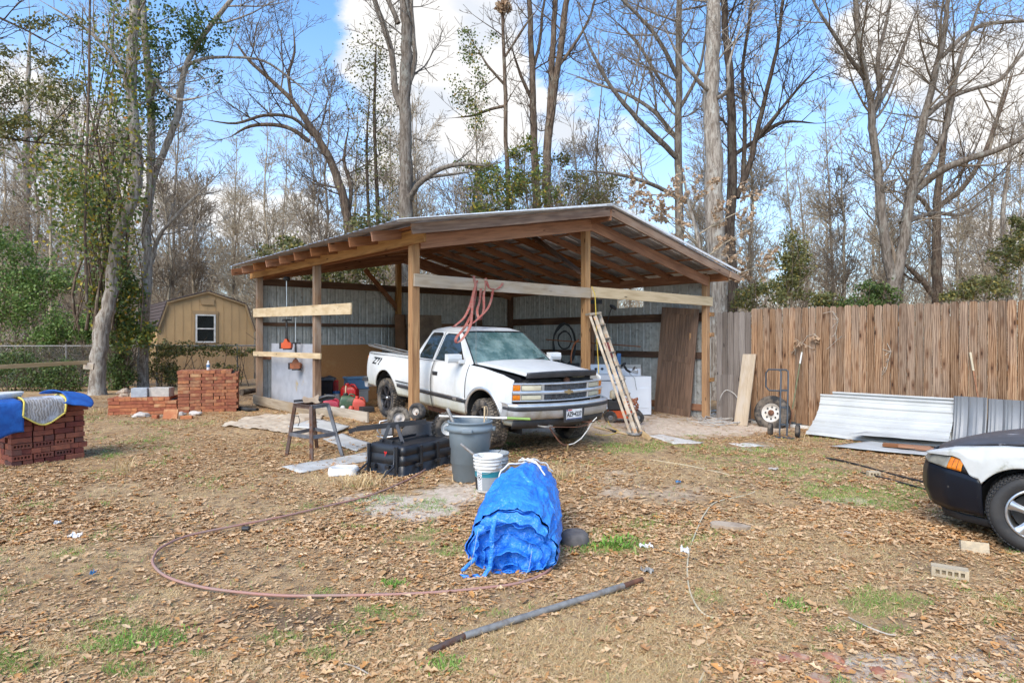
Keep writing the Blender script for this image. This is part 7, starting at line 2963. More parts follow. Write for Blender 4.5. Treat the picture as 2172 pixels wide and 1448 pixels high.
m = MB(); m.grid(lambda u, v: bsurf(R(-165) + R(34) * u, .03 + .14 * v, .0018), 6, 1)
m.build('dark_print', MAT['ink'], bk)
m = MB(); m.grid(lambda u, v: bsurf(R(-133) + R(27) * u, .035 + .20 * v, .0026), 6, 1)
lbp = m.build('label_patch', MAT['paper'], bk)
m = MB()
n = 22
for k in range(n):
 a0, a1 = 2 * math.pi * k / n, 2 * math.pi * (k + 1) / n
 q = []
 for (aa, rr) in ((a0, .024), (a1, .024), (a1, .029), (a0, .029)):
  q.append(bsurf(R(-119.5) + rr * math.cos(aa) / .145, .175 + rr * math.sin(aa), .0034))
 m.add(q, [(0, 1, 2, 3)])
m.add([bsurf(R(-119.5) + x / .145, .175 + y, .0036) for x, y in ((-.019, .017), (-.016, .020), (.019, -.017), (.016, -.020))], [(0, 1, 2, 3)])
m.add([bsurf(R(-119.5) + x / .145, .175 + y, .0033) for x, y in ((-.012, .008), (.004, .012), (.012, .0), (.006, -.014), (-.002, -.004), (-.010, -.013), (-.013, -.004))], [tuple(range(7))])
for k in range(9):
 z = .135 - k * .0105
 m.add([bsurf(R(-119.5) + x / .145, z + y, .0033) for x, y in ((-.024, 0), (.024 - .01 * (k % 3), 0), (.024 - .01 * (k % 3), -.0035), (-.024, -.0035))], [(0, 1, 2, 3)])
m.add([bsurf(R(-119.5) + x / .145, .215 + y, .0033) for x, y in ((-.02, 0), (.02, 0), (.02, .010), (-.02, .010))], [(0, 1, 2, 3)])
m.build('label_print', MAT['ink'], lbp)
m = MB()
m.tube([(.165 * math.cos(R(a)), .165 * math.sin(R(a)) - .0, .36 - .13 * math.sin(R((a + 180) % 360)) ** 1.0 if False else .36 - .14 * math.sin(math.pi * (a + 180) / 170)) for a in range(-180, -9, 10)], .0025, 5)
m.build('handle', MAT['galv'], bk)
b2 = thing('bucket', 'light grey bucket behind the white paint bucket', 'bucket', frame(G(1050, 1021), .4))
m = MB(); m.lathe(bucket_prof(.36, .132, .160, 2), 36)
m.build('shell', MAT['ltgreyplastic'], b2)
m = MB(); m.tube([(.16 * math.cos(R(a)), .16 * math.sin(R(a)), .33 - .12 * math.sin(math.pi * (a + 180) / 170)) for a in range(-180, -9, 10)], .0025, 5)
m.build('handle', MAT['galv'], b2)
m = MB(); m.tube([W(977, 941, 7.05), W(1024, 979, 7.0)], .017, 10)
simple('pipe_piece', 'short grey pipe resting in the white bucket', 'pipe', m, 'galv', True, Mx.Translation(W(1000, 960, 7)))
m = MB(); m.tube([W(1006, 972, 7.0), W(1010, 961, 7.0), W(1030, 975, 7.0), W(1050, 966, 7.1), W(1065, 950, 7.2), W(1045, 975, 7.0), W(1018, 980, 7.0)], .004, 5)
simple('wire_coil', 'loose grey wires in the white bucket', 'wire', m, 'galv', True, Mx.Translation(W(1030, 975, 7)))

# ---------------- blue tarp roll ----------------
ta = G(1085, 1218); tb_ = G(1100, 1070)
tdir = (tb_ - ta); TL = 1.55
tdir = V((.13, .99, 0)).normalized()
TMx = axes(ta + V((0, .02, 0)), tdir)     # X away from the camera, Y to the left
tarp = thing('tarp_roll', 'loosely rolled blue tarp lying in the yard, spiral end towards the viewer', 'tarp', TMx)

def tnoise(*a): return mnoise.noise(V(a))

def ridge(x, y, z): return 1 - abs(mnoise.noise(V((x, y, z)))) * 2

def R0(v):
 # outer half width / height along the roll
 return np.interp(v, [0, .1, .3, .55, .8, 1.0], [.30, .32, .325, .275, .20, .11])

def tarp_pt(th, v, lay):
 """lay: 1 = outer skin, less = inner layers"""
 x = v * TL
 w = R0(v) * lay
 h = w * np.interp(v, [0, .3, .55, .8, 1.0], [.78, .96, 1.26, 1.55, 1.75])
 c, s = math.cos(th), math.sin(th)
 # flattened on the ground
 l0 = min(lay, 1.0)
 n1 = tnoise(c * 1.6, s * 1.6, v * 3 + l0 * 5)
 fold = ridge(c * 2.2 + v * 3.2, s * 2.2 - v * 1.5, 3.3 + v * 2.5 + l0 * 3)
 fold2 = ridge(c * 4.5 - v * 4, s * 4.5, v * 5 + 9)
 fold3 = ridge(c * 9 + v * 9, s * 9, v * 12 + 4)
 k = 1 + .10 * n1 + .07 * (fold - .6) + .045 * (fold2 - .6) + .02 * (fold3 - .5)
 y = w * c * k * 1.02
 z = h * .88 + h * s * k
 if z < .02: z = .02 - (.02 - z) * .05
 # slump towards the ground makes the bottom wider
 y *= 1 + .26 * max(0, (.30 - z)) / .30
 return (x + .04 * tnoise(c * 3, s * 3, l0 * 2 + 2) - .02, y - .10 * v + .03 * math.sin(3 * v), z)

m = MB()

def skin(u, v):
 th = -2.2 + 2 * math.pi * u * 1.04
 return tarp_pt(th, .05 + .95 * v, 1.0)

m.grid(skin, 180, 110)
# far end closes in on itself
m.grid(lambda u, v: (lambda p: (p[0] + .08 * v, p[1] * (1 - v * .96) - .10 * v, .16 + (p[2] - .16) * (1 - v)))(tarp_pt(-2.2 + 2 * math.pi * u, 1.0, 1.0)), 60, 6)
m.build('outer_sheet', MAT['tarp'], tarp)
# a turn of the sheet lies over the nearer part, its edge runs across the roll
m = MB()

def shoulder(u, v):
 th = -.55 + 3.5 * u
 e = .16 + .42 * (1 - u) ** .8 + .05 * math.sin(th * 1.5 + .4) + .012 * math.sin(6 * th)
 vv = .03 + e * v
 lift = 1.012 + .022 * math.exp(-((v - .93) / .05) ** 2) + .02 * (1 - v) - .02 * max(0, v - .96) / .04
 return tarp_pt(th, vv, lift)

m.grid(shoulder, 140, 60)
m.build('overlap', MAT['tarp'], tarp, solid=.004)
# spiral layers in the slumped end
m = MB()

def spiral(u, v):
 th = -.6 + u * 2 * math.pi * 4.6
 lay = .05 + .99 * u ** .85
 c, s = math.cos(th), math.sin(th)
 p = tarp_pt(th, .04, lay)
 cr = tnoise(c * 2.1 + u * 4, s * 2.1, u * 5)
 cr2 = tnoise(c * 5 + u * 9, s * 5, u * 11 + 3)
 k = 1 + .16 * cr + .07 * cr2
 zc = .20
 out = -.10 * (1 - lay) ** 1.0 + .035 * cr + .03 * math.sin(th * .5 + 1)
 return (.02 + out + .20 * v, (p[1] + .03 * (1 - u)) * (k if lay < .9 else 1) + .02 * cr2 * v, max(.012, zc + (p[2] - zc) * (k if lay < .9 else 1) * .98))

m.grid(spiral, 520, 8)
m.build('inner_layers', MAT['tarp'], tarp, solid=.003)
m = MB()

def plug(u, v):
 p = tarp_pt(2 * math.pi * u, .05, .97 * v + .002)
 c = tnoise(p[1] * 9, p[2] * 9, 4) * .05 + tnoise(p[1] * 22, p[2] * 22, 4) * .02
 return (.06 - .05 * (1 - v) + c, p[1], p[2])

m.grid(plug, 70, 26)
m.build('core', MAT['tarp'], tarp)
# loose flap and straps
m = MB()

def flap(u, v):
 th = 2.7 - 2.3 * u
 p = tarp_pt(th, .03, 1.0)
 q = tarp_pt(th, .03, .86)
 a = V(p).lerp(V(q), v * (.6 + .4 * math.sin(math.pi * u)))
 return (a.x - .05 - .03 * v + .012 * math.sin(14 * u + 3 * v), a.y, a.z + .012 * tnoise(u * 9, v * 3, 1))

m.grid(flap, 30, 8)
m.build('loose_flap', MAT['tarp'], tarp, solid=.003)
m = MB()
st = [(-.06, .10, .42), (-.08, .12, .30), (-.09, .115, .18), (-.10, .13, .08), (-.14, .17, .02), (-.17, .25, .012), (-.16, .33, .012)]
m.grid(lambda u, v: tuple(V(st[min(5, int(u * 6))]).lerp(V(st[min(6, int(u * 6) + 1)]), u * 6 - min(5, int(u * 6))) + V((.0 + .02 * v * (u > .7), .035 * v, .02 * v * (u > .72)))), 36, 2)
m.build('strap', MAT['tarp'], tarp, solid=.002)
m = MB()
m.grid(lambda u, v: (-.04 - .03 * u, .26 + .10 * u + .01 * v, .10 - .09 * u + .03 * v), 8, 2)
m.build('strap', MAT['tarp'], tarp, solid=.002)
m = MB()
rp = []
for k in range(26):
 th = .35 + 2.1 * k / 25
 p = V(tarp_pt(th, .66 - .10 * math.cos(th), 1.05))
 rp.append(p + V((0, 0, .010)))
m.tube(rp, .0075, 6)
kn = rp[12]
m.tube([kn + V(q) for q in ((0, 0, .01), (.03, -.03, .03), (-.03, -.06, .03), (.01, -.10, .01), (-.08, -.16, -.03))], .0085, 6)
m.tube([kn + V(q) for q in ((0, -.02, .02), (.05, .02, .03), (.02, .05, .01), (-.02, -.02, .03), (-.04, -.12, .0), (-.14, -.2, -.08))], .0075, 6)
m.build('rope', MAT['rope'], tarp)
m = MB()
for (y0, z0, s_) in ((.24, .34, 1), (-.16, .2, 3)):
 m.tube([(-.07, y0, z0), (-.09, y0 + .02, z0 - .12), (-.10, y0 + .05, max(.02, z0 - .26)), (-.11, y0 + .03, max(.012, z0 - .36))], .0012, 4)
m.build('frayed_thread', MAT['rope'], tarp)

def ground_tube(name, lab, cat, pts, r, mat, n=8, sm=6, parent=None, dz=0.0):
 P = [G(q[0], q[1]) + V((0, 0, (q[2] if len(q) > 2 else 0) + r + dz)) for q in pts]
 path, _ = smooth_path(P, [1] * len(P), sm)
 m = MB()
 m.tube(path, r, n)
 o = m.build(name, MAT[mat], parent, Mx.Translation(P[0]) if parent is None else None, world=True)
 if parent is None: tag(o, lab, cat)
 return o

hose = thing('garden_hose', 'dusty pink hose looping across the yard to the blue tarp', 'hose', G(500, 1262))
ground_tube('tube', '', '', dz=.014, pts=[(1187, 1178, .06), (1180, 1200, .01), (1150, 1225), (1100, 1243), (1040, 1252), (940, 1262), (820, 1268), (700, 1270), (600, 1270), (500, 1262), (420, 1250), (355, 1230), (326, 1205), (327, 1185), (345, 1165), (400, 1141), (500, 1120), (600, 1100), (700, 1076), (780, 1056), (850, 1028), (900, 1000, .0), (935, 968, .03), (955, 946, .1)], r=.0105, mat='pinkhose', n=8, sm=6, parent=hose)
for (px, py) in ((515, 1125),):
 m = MB(); m.tube([G(px, py) + V((0, 0, .02)), G(px + 14, py + 1) + V((0, 0, .022))], .022, 10)
 m.build('coupling', MAT['blackhose'], hose, world=True)
m = MB(); m.tube([G(796, 1267) + V((0, 0, .014)), G(822, 1266) + V((0, 0, .014))], .018, 10)
m.build('tape_joint', MAT['galv'], hose, world=True)
ground_tube('power_cord', 'cream cord winding from the middle of the yard to the bottom edge', 'cord', [(1380, 975), (1470, 990), (1560, 1012), (1602, 1036), (1585, 1050), (1520, 1065), (1495, 1090), (1480, 1120), (1465, 1160), (1458, 1200), (1462, 1250), (1480, 1290), (1505, 1310), (1532, 1312)], .0065, 'creamcord')
ground_tube('power_cord', 'end of cream cord running into the bottom edge', 'cord', [(1492, 1330), (1500, 1360), (1507, 1400), (1495, 1425), (1478, 1460)], .0065, 'creamcord')
ground_tube('thin_rod', 'thin dark rod lying right of the green weed patch', 'rod', [(1210, 1125), (1300, 1140), (1400, 1165), (1486, 1190)], .006, 'dullblack', 6)
ground_tube('black_hose', 'upper of two black hoses lying left of the coupe', 'hose', [(1752, 973), (1790, 980), (1850, 996), (1900, 1010), (1965, 1026)], .016, 'blackhose')
ground_tube('black_hose', 'lower black hose running to the coupe past a small block', 'hose', [(1826, 1004), (1860, 1012), (1910, 1025), (1975, 1043)], .014, 'blackhose')
pipe = thing('steel_pipe', 'long grey pipe with rusty ends lying in the foreground', 'pipe', G(1120, 1330))
m = MB(); pA, pB = G(985, 1359) + V((0, 0, .03)), G(1322, 1251) + V((0, 0, .03))
m.tube([pA, pB], .021, 14); m.build('tube', MAT['galv'], pipe, world=True)
m = MB(); m.tube([G(912, 1390) + V((0, 0, .025)), pA], .019, 12); m.build('rusty_end', MAT['steel'], pipe, world=True)
m = MB(); m.tube([pB, G(1362, 1236) + V((0, 0, .028))], .017, 12); m.build('rusty_end', MAT['rust'], pipe, world=True)
# rubber cap
m = MB(); m.lathe([(.001, .105), (.06, .108), (.095, .10), (.118, .075), (.125, .02), (.122, 0)], 30); m.lathe([(.001, .107), (.035, .112), (.05, .108)], 20)
simple('rubber_cap', 'grey brown rubber cap lying right of the blue tarp', 'cap', m, 'block_tan', False, frame(G(1219, 1152), .2, .05, -.05))
MAT['rubbergrey'] = M_plain('dusty_rubber', (.17, .15, .135), (.10, .09, .085), 9, .8)
bpy.data.objects['rubber_cap'].data.materials[0] = MAT['rubbergrey']
m = MB(); m.prism([(-.16, -.04), (-.02, -.07), (.15, -.055), (.19, -.01), (.06, .05), (-.12, .06), (-.17, .02)], .035)
simple('flat_rock', 'flat tan rock in the middle of the yard', 'rock', m, 'rock', False, frame(G(1547, 1118), -.25, .10), .012)
m = MB(); m.lathe([(.001, .014), (.055, .014), (.062, .008), (.062, 0)], 26)
simple('round_plate', 'small round white lid on the dead grass', 'lid', m, 'paper', False, frame(G(1796, 1133), 0, .15))

def loose_cored(lab, px, py, rz, rx=0, k=1.0, nh=5):
 me = cored_mesh(.225 * k, .08, .07, MAT['brick_pale'], nh)
 me.name = 'cored_brick'
 o = mesh_obj('cored_brick', me, None, None, frame(G(px, py) + V((0, 0, .037)), rz, rx))
 tag(o, lab, 'brick')

loose_cored('pale brick with five holes lying nearest the camera below the coupe', 2014, 1222, -.55)
loose_cored('small pale brick lying beside the front wheel of the coupe', 2066, 1168, -.42, R(75), .85, 3)
loose_cored('small pale brick on the lower black hose', 1852, 1010, -.1, 0, .7, 3)
for k, (px, py, sx, sz, rz, lb) in enumerate(((1660, 1398, .10, .03, .3, 'grey red brick fragment, leftmost of those at the bottom right'), (1697, 1394, .10, .02, -.2, 'flat pinkish shard right of the leftmost brick fragment'), (1607, 1408, .11, .025, .1, 'pale grey shard half under leaves at the bottom'),
           (1768, 1397, .11, .035, -.3, 'red brick fragment above the sandy patch'), (1790, 1420, .10, .025, .4, 'flat brown shard at the left rim of the sandy patch'), (1868, 1430, .12, .03, -.5, 'broken red brick in the middle of the sandy patch'), (1912, 1440, .12, .03, .3, 'broken red brick at the bottom of the sandy patch'), (1735, 1445, .13, .02, .1, 'reddish slab cut by the bottom edge'))):
 rock('brick_fragment', lb, G(px, py), sx * .42, 'brick_dust', 30 + k, .3, 'brick fragment')
for k, (px, py, s_, mt, lb) in enumerate(((1370, 1162, .10, 'paper', 'crumpled white wrapper beside the thin rod'), (1452, 1170, .09, 'paper', 'white plastic scrap at the end of the thin rod'), (1371, 1214, .09, 'galv', 'crushed silver bottle above the steel pipe'), (1438, 1024, .07, 'litterblue', 'small blue scrap in the middle of the yard'),
          (122, 1111, .07, 'paper', 'white scrap in the leaves at the left'), (158, 1141, .09, 'paper', 'flat pale scrap in the leaves at the left'), (197, 1219, .04, 'litterblue', 'tiny blue scrap in the leaves at the left'), (1640, 996, .12, 'block_tan', 'flat grey scrap in the upper yard'))):
 m = MB()
 m.grid(lambda u, v: ((u - .5) * s_ * 1.1, (v - .5) * s_ * .7, .008 + .03 * abs(mnoise.noise(V((u * 5, v * 5, k * 3.3)))) * 2), 8, 6, False)
 simple('litter_scrap', lb, 'litter', m, mt, False, frame(G(px, py), k * 1.3))
for k, pts in enumerate((((1760, 1205), (1770, 1225), (1790, 1243), (1800, 1252)), ((1120, 1100), (1150, 1090), (1180, 1095)), ((1690, 1090), (1720, 1096), (1745, 1106)), ((730, 1408), (760, 1418), (790, 1436)), ((1800, 1310), (1840, 1330), (1880, 1345), (1900, 1348)), ((1330, 975), (1345, 990), (1352, 1004)), ((2140, 1345), (2152, 1335)))):
 ground_tube('fallen_twig', ('curved dead twig left of the pale five hole brick', 'dead twig behind the blue tarp', 'dead twig above the white lid', 'dead twig at the bottom of the leaf litter, below the dark soil', 'long dead twig above the sandy patch at lower right', 'dead stem before the truck bumper', 'short pale twig at the right edge')[k], 'twig', pts, .005, 'bone', 5)

# ---------------- inside the shed, left bay ----------------
ba, bb = G(668, 876), G(781, 897)
o = beam('loose_board', V((ba.x, ba.y, ba.z + .11)), V((bb.x, bb.y, bb.z + .11)), .045, .2, MAT['dirtboard'], None)
tag(o, 'weathered board lying on edge in front of the fuel cans', 'board')

def jerry(name, lab, px, py, D, w, h, mat, rz=0.0, cap='dullblack', spout=None, dep=.55, handle='top', sh=.28):
 """moulded fuel can: rounded body with sloping shoulders, handle and cap"""
 c = W(px, py, D)
 M = frame(c, rz)
 t = thing(name, lab, 'fuel can', M)
 m = MB()
 d = w * dep
 rings = []
 for z, k, ox in ((0, .92, 0), (.02, 1, 0), (h * (1 - sh), 1, 0), (h * (1 - sh * .5), .86, -.02 * w), (h * (1 - sh * .15), .55, -.12 * w), (h, .34, -.16 * w)):
  rings.append([(x - w * k / 2 + ox, y - d * (k + (1 - k) * .3) / 2, z_) for (x, y, z_) in rring(w * k, d * (k + (1 - k) * .3), min(w, d) * .22 * k, z)])
 nn = len(rings[0])
 m.add([p for r in rings for p in r], [(i * nn + k, i * nn + (k + 1) % nn, (i + 1) * nn + (k + 1) % nn, (i + 1) * nn + k) for i in range(len(rings) - 1) for k in range(nn)], True)
 m.add(rings[-1], [tuple(range(nn))])
 m.build('body', MAT[mat], t)
 m = MB()
 hx = w * .16
 m.tube([(-.02 * w, 0, h * (1 - sh * .35)), (hx * .6, 0, h * 1.08), (hx + w * .14, 0, h * 1.05), (w * .42, 0, h * .86), (w * .45, 0, h * (1 - sh))], w * .055, 8)
 m.build('handle', MAT[mat], t)
 m = MB()
 m.lathe([(w * .13, 0), (w * .14, .01), (w * .14, .05), (w * .12, .06), (.001, .06)], 16, Mx.Translation((-.16 * w, 0, h - .005)))
 m.build('cap', MAT[cap], t)
 if spout:
  m = MB()
  m.tube([(-.16 * w, 0, h + .05), (-.16 * w + spout[0], 0, h + spout[1])], .014, 8)
  m.build('spout', MAT['paleboard'], t)
 return t

jerry('fuel_can', 'olive green fuel can with black cap, in front of the red ones', 739, 873, 13.5, .38, .36, 'green', .25, 'dullblack', (.01, .22))
jerry('fuel_can', 'bright red fuel can with raised handle, rearmost, behind the green can', 742, 850, 14.4, .40, .36, 'red', -.2, 'red')
jerry('fuel_can', 'faded orange red fuel can nearest the truck wheel', 762, 878, 13.4, .28, .34, 'red2', .2, 'red2')
jerry('fuel_can', 'pinkish red fuel can left of the green one with a tan spout', 703, 868, 13.9, .38, .22, 'pink', .1, 'dullblack', (-.09, .12))
for k, (px, mt, lb) in enumerate(((727, 'paper', 'white capped bottle in front of the green fuel can'), (745, 'red2', 'reddish bottle in front of the green fuel can'))):
 m = MB(); m.lathe([(.001, 0), (.055, 0), (.06, .02), (.06, .14), (.045, .18), (.025, .20), (.001, .20)], 16)
 simple('oil_bottle', lb, 'bottle', m, mt, False, frame(W(px, 880, 13.15), 0))
# bins
t = thing('storage_bin', 'dusty blue storage bin on a grey one by the truck tail', 'bin', frame(W(756, 852, 15.2), .5))
m = MB(); m.box((0, 0, .46), (.52, .40, .26)); m.box((0, 0, .60), (.58, .44, .05))
m.build('tub', MAT['bluebin'], t, bevel=.012)
t = thing('storage_bin', 'translucent grey storage bin under the blue one', 'bin', frame(W(756, 852, 15.2), .5))
m = MB(); m.box((0, 0, .15), (.50, .38, .30)); m.box((0, 0, .305), (.56, .42, .03))
m.build('tub', MAT['ltgreyplastic'], t, bevel=.012)
t = thing('black_bin', 'tall black bin with clutter on top right of the second post', 'bin', frame(G(694, 868), .2))
m = MB(); m.lathe([(.001, 0), (.15, 0), (.19, .66), (.205, .67), (.205, .70), (.185, .70), (.15, .1), (.001, .1)], 4, Mx.Rotation(R(45), 4, 'Z'), smooth=False)
m.build('tub', MAT['dullblack'], t)
m = MB()
m.tube([(-.15, 0, .70), (.05, .05, .78), (.2, 0, .72)], .03); m.box((.05, .02, .72), (.22, .18, .10)); m.box((-.08, -.05, .73), (.14, .1, .08))
m.build('clutter', MAT['greysteel'], t)
m = MB(); m.box((0, 0, .0), (.16, .12, .36))
for k in range(5): m.box((0, -.065, -.12 + k * .06), (.14, .01, .02))
simple('red_crate', 'narrow red slatted crate right of the black bin', 'crate', m, 'red', False, frame(W(711, 822, 14.9), .2))
t = thing('jar', 'white jar with blue lid left of the rear fuel can', 'jar', frame(W(714, 850, 14.6), 0))
m = MB(); m.lathe([(.001, 0), (.085, 0), (.09, .02), (.088, .18)], 20); m.build('body', MAT['whiteplastic'], t)
m = MB(); m.lathe([(.092, .175), (.095, .22), (.085, .235), (.001, .236)], 20); m.build('lid', MAT['blue'], t)
m = MB(); m.box((0, 0, .10), (.26, .3, .2))
simple('black_case', 'black case standing between fuel can and truck tyre', 'case', m, 'dullblack', False, frame(W(778, 882, 13.2), .5), .01)

# trimmers hanging
def trimmer(lab, px, ytop, yeng, D, mt, hy_):
 c = W(px, yeng, D)
 t = thing('string_trimmer', lab, 'trimmer', c)
 top = W(px, ytop, D)
 h = top.z - c.z
 m = MB(); m.tube([(0, 0, .08), (0, 0, h)], .013, 7); m.build('shaft', MAT['alu'], t)
 m = MB(); m.prism([(-.06, -.09), (.12, -.08), (.13, .04), (.05, .07), (.02, .14), (-.02, .14), (-.06, .06)], .14, Mx(((1, 0, 0, 0), (0, 0, 1, -.07), (0, 1, 0, 0), (0, 0, 0, 1))))
 m.box((-.10, 0, -.02), (.10, .14, .13)); m.build('engine', MAT[mt], t, bevel=.01)
 m = MB(); m.box((-.13, 0, -.02), (.05, .15, .15)); m.box((.02, 0, -.10), (.18, .14, .04)); m.build('housing', MAT['dullblack'], t, bevel=.01)
 hz = (yeng - hy_) * D / F
 m = MB(); m.tube([(-.10, 0, hz), (0, -.02, hz + .01), (.12, 0, hz)], .02, 7); m.tube([(0, 0, .12), (0, 0, .42)], .025, 8); m.tube([(0, 0, hz), (0, 0, hz - .16)], .022, 8); m.build('grip', MAT['dullblack'], t)
 m = MB(); m.lathe([(.001, 0), (.06, .0), (.09, .05), (.05, .1), (.001, .1)], 12, Mx.Translation((0, 0, h - .04))); m.build('head', MAT['dullblack'], t)
 return t

trimmer('orange string trimmer hanging highest in the left bay', 608, 592, 731, 14.62, 'orange', 679)
MAT['brownorange'] = M_plain('faded_orange', (.33, .10, .035), (.22, .075, .03), 9, .6)
trimmer('dull brown string trimmer hanging lower and nearer the second post', 627, 668, 774, 14.45, 'brownorange', 728)

# ---------------- right bay ----------------
# stepladder
lad = thing('stepladder', 'folded paint spattered aluminium stepladder leaning on the middle post', 'ladder', G(1345, 921))
gl = G(1345, 921).z
TL_, BL_ = W(1252, 670, 12.55), G(1338, 923)
TM_, BM_ = W(1262, 670, 12.50), G(1349, 921)
TR_, BR_ = W(1272, 668, 12.75), G(1359, 914)
upv = (-.2, -1, .2)
for a, b, nm in ((TL_, BL_, 'rear_rail'), (TM_, BM_, 'rail'), (TR_, BR_, 'rail')):
 m = MB(); m.bar(b, a, .075 if nm == 'rail' else .05, .025, up=upv)
 m.build(nm, MAT['ladder'], lad, world=True, bevel=.003)
TR2, BR2 = TL_ + V((.20, .24, .0)), BL_ + V((.26, .30, .02))
m = MB(); m.bar(BR2, TR2, .05, .025, up=upv); m.build('rear_rail', MAT['ladder'], lad, world=True, bevel=.003)
for k in range(8):
 t_ = .07 + k * .121
 a, b = BM_.lerp(TM_, t_), BR_.lerp(TR_, t_)
 m = MB()
 w_ = (b - a)
 m.bar(a, b + V((.03, .06, 0)), .09, .022)
 m.build('step', MAT['ladder'], lad, world=True)
 if k in (5,):
  m = MB(); m.bar(a.lerp(TM_, .06) + V((.02, -.01, 0)), b.lerp(TR_, .06), .01, .32, up=(TM_ - BM_)); m.build('warning_label', MAT['redlabel'], lad, world=True)
for k in (.15, .4, .65):
 m = MB(); m.bar(BL_.lerp(TL_, k), BR2.lerp(TR2, k), .02, .03); m.build('rear_brace', MAT['ladder'], lad, world=True)
m = MB(); m.bar(W(1246, 667, 12.6), W(1271, 664, 12.7), .2, .05); m.build('top_cap', MAT['ladder'], lad, world=True, bevel=.006)

# dryer and washer
dg = G(1354, 880)
DM = axes(dg + V((0, 0, 0)), (.80, .20, 0))
dr = thing('dryer', 'white dryer standing right of the ladder with a silver lamp on top', 'dryer', DM)
m = MB(); m.box((0, .34, .47), (.70, .68, .94)); m.build('body', MAT['appliance'], dr, bevel=.012)
m = MB(); m.box((0, .64, 1.02), (.70, .10, .18)); m.build('control_panel', MAT['appliance'], dr, bevel=.012)
m = MB(); m.box((0, -.004, .42), (.56, .012, .50)); m.build('door', MAT['appliance'], dr, bevel=.01)
lp = thing('clamp_lamp', 'silver clamp lamp lying on the white dryer', 'lamp', DM @ Mx.Translation((-.12, .2, .96)))
m = MB(); m.lathe([(.02, 0), (.035, .03), (.09, .10), (.10, .13), (.001, .05)], 18, Mx.Translation((.03, 0, .08)) @ Mx.Rotation(R(70), 4, 'Y')); m.build('shade', MAT['alu'], lp)
m = MB(); m.tube([(0, 0, .08), (-.10, 0, .14), (-.16, -.02, .22)], .03, 10); m.lathe([(.03, 0), (.07, .02), (.075, .05), (.001, .04)], 14, Mx.Translation((-.17, -.02, .24)) @ Mx.Rotation(R(-40), 4, 'Y')); m.build('socket', MAT['dullblack'], lp)
m = MB(); m.tube([(-.05, -.05, .05), (-.0, -.25, -.05), (.02, -.26, -.22), (.05, -.26, -.34)], .006, 5); m.build('cord', MAT['galv'], lp)
wg = W(1284, 880, 14.9); wg.z = g1(wg.x, wg.y)
WMx = axes(wg, (.80, .20, 0))
wa = thing('washer', 'greyish white washer behind the ladder with a dial panel', 'washer', WMx)
m = MB(); m.box((0, .34, .46), (.70, .66, .92)); m.build('body', MAT['appliance'], wa, bevel=.012)
m = MB(); m.prism([(0, 0), (.14, 0), (.12, .22), (.06, .24)], .70, WMx.to_3x3().to_4x4().inverted() @ Mx() if False else Mx(((0, 0, 1, -.35), (1, 0, 0, .52), (0, 1, 0, .92), (0, 0, 0, 1)))); pnl = m.build('control_panel', MAT['appliance'], wa, bevel=.01)
for k in range(3):
 m = MB(); m.lathe([(.035, 0), (.03, .02), (.001, .02)], 14, Mx.Translation((-.2 + k * .17, .545, 1.04)) @ Mx.Rotation(R(75), 4, 'X')); m.build('dial', MAT['dullblack'], pnl)
m = MB(); m.bar(WMx @ V((-.1, .02, .78)), WMx @ V((.25, .0, .78)), .02, .02); m.build('handle', MAT['ink'], wa, world=True)
m = MB(); m.box((0, 0, .0), (.10, .04, .85))
simple('blue_board', 'narrow blue board standing between washer and dryer', 'board', m, 'blue', False, frame(W(1311, 785, 15.4), .3, 0, .05))
m = MB(); m.box((0, 0, 0), (.55, .03, .55))
simple('panel_board', 'pale panel standing behind the white dryer', 'board', m, 'slab', False, frame(W(1340, 795, 16.2), .3, -.1))
# orange mower / chipper
mg = G(1322, 898)
mw = thing('push_mower', 'orange and black machine with small wheels and a heap of orange cord, behind the ladder', 'mower', axes(mg, (.95, -.10, 0)))
m = MB(); m.prism([(-.34, .10), (.34, .08), (.36, .20), (.10, .26), (-.30, .24)], .42, Mx(((1, 0, 0, 0), (0, 0, 1, -.0), (0, 1, 0, .02), (0, 0, 0, 1)))); m.build('deck', MAT['orange'], mw, bevel=.02)
m = MB(); m.box((-.14, .2, .38), (.36, .34, .20)); m.lathe([(.12, 0), (.13, .06), (.06, .12), (.001, .12)], 16, Mx.Translation((-.1, .2, .46))); m.build('engine', MAT['dullblack'], mw, bevel=.02)
m = MB(); m.lathe([(.001, 0), (.06, 0), (.065, .05), (.06, .15), (.03, .18), (.001, .19)], 14, Mx.Translation((-.22, .10, .52))); m.build('fuel_bottle', MAT['cream'], mw)
for (x, y) in ((-.27, -.03), (.30, -.03), (-.27, .44), (.30, .44)):
 m = MB(); Mw_ = Mx.Translation((x, y, .135)) @ Mx.Rotation(R(-90), 4, 'X')
 m.lathe([(.05, -.03), (.12, -.032), (.135, -.02), (.135, .02), (.12, .032), (.05, .03)], 22, Mw_)
 w1 = m.build('wheel', MAT['tyre'], mw)
 m = MB(); m.lathe([(.052, -.026), (.03, -.02), (.02, -.034), (.001, -.035)], 14, Mw_); m.build('rim', MAT['greysteel'], w1)
m = MB()
rs = random.Random(3)
for k in range(8):
 a0 = rs.uniform(0, 6)
 pts = [(.02 + .22 * math.cos(a0 + t * .7) * rs.uniform(.7, 1.1) + .1, .18 + .1 * math.sin(a0 + t * .7), .36 + .09 * math.sin(t * .9 + k) + .012 * k) for t in range(12)]
 m.tube(pts, .010, 5)
o = m.build('cord_heap', MAT['orange'], mw)
MAT['cordorange'] = M_plain('dirty_orange_cord', (.42, .14, .05), (.28, .10, .05), 9, .7)
o.data.materials[0] = MAT['cordorange']

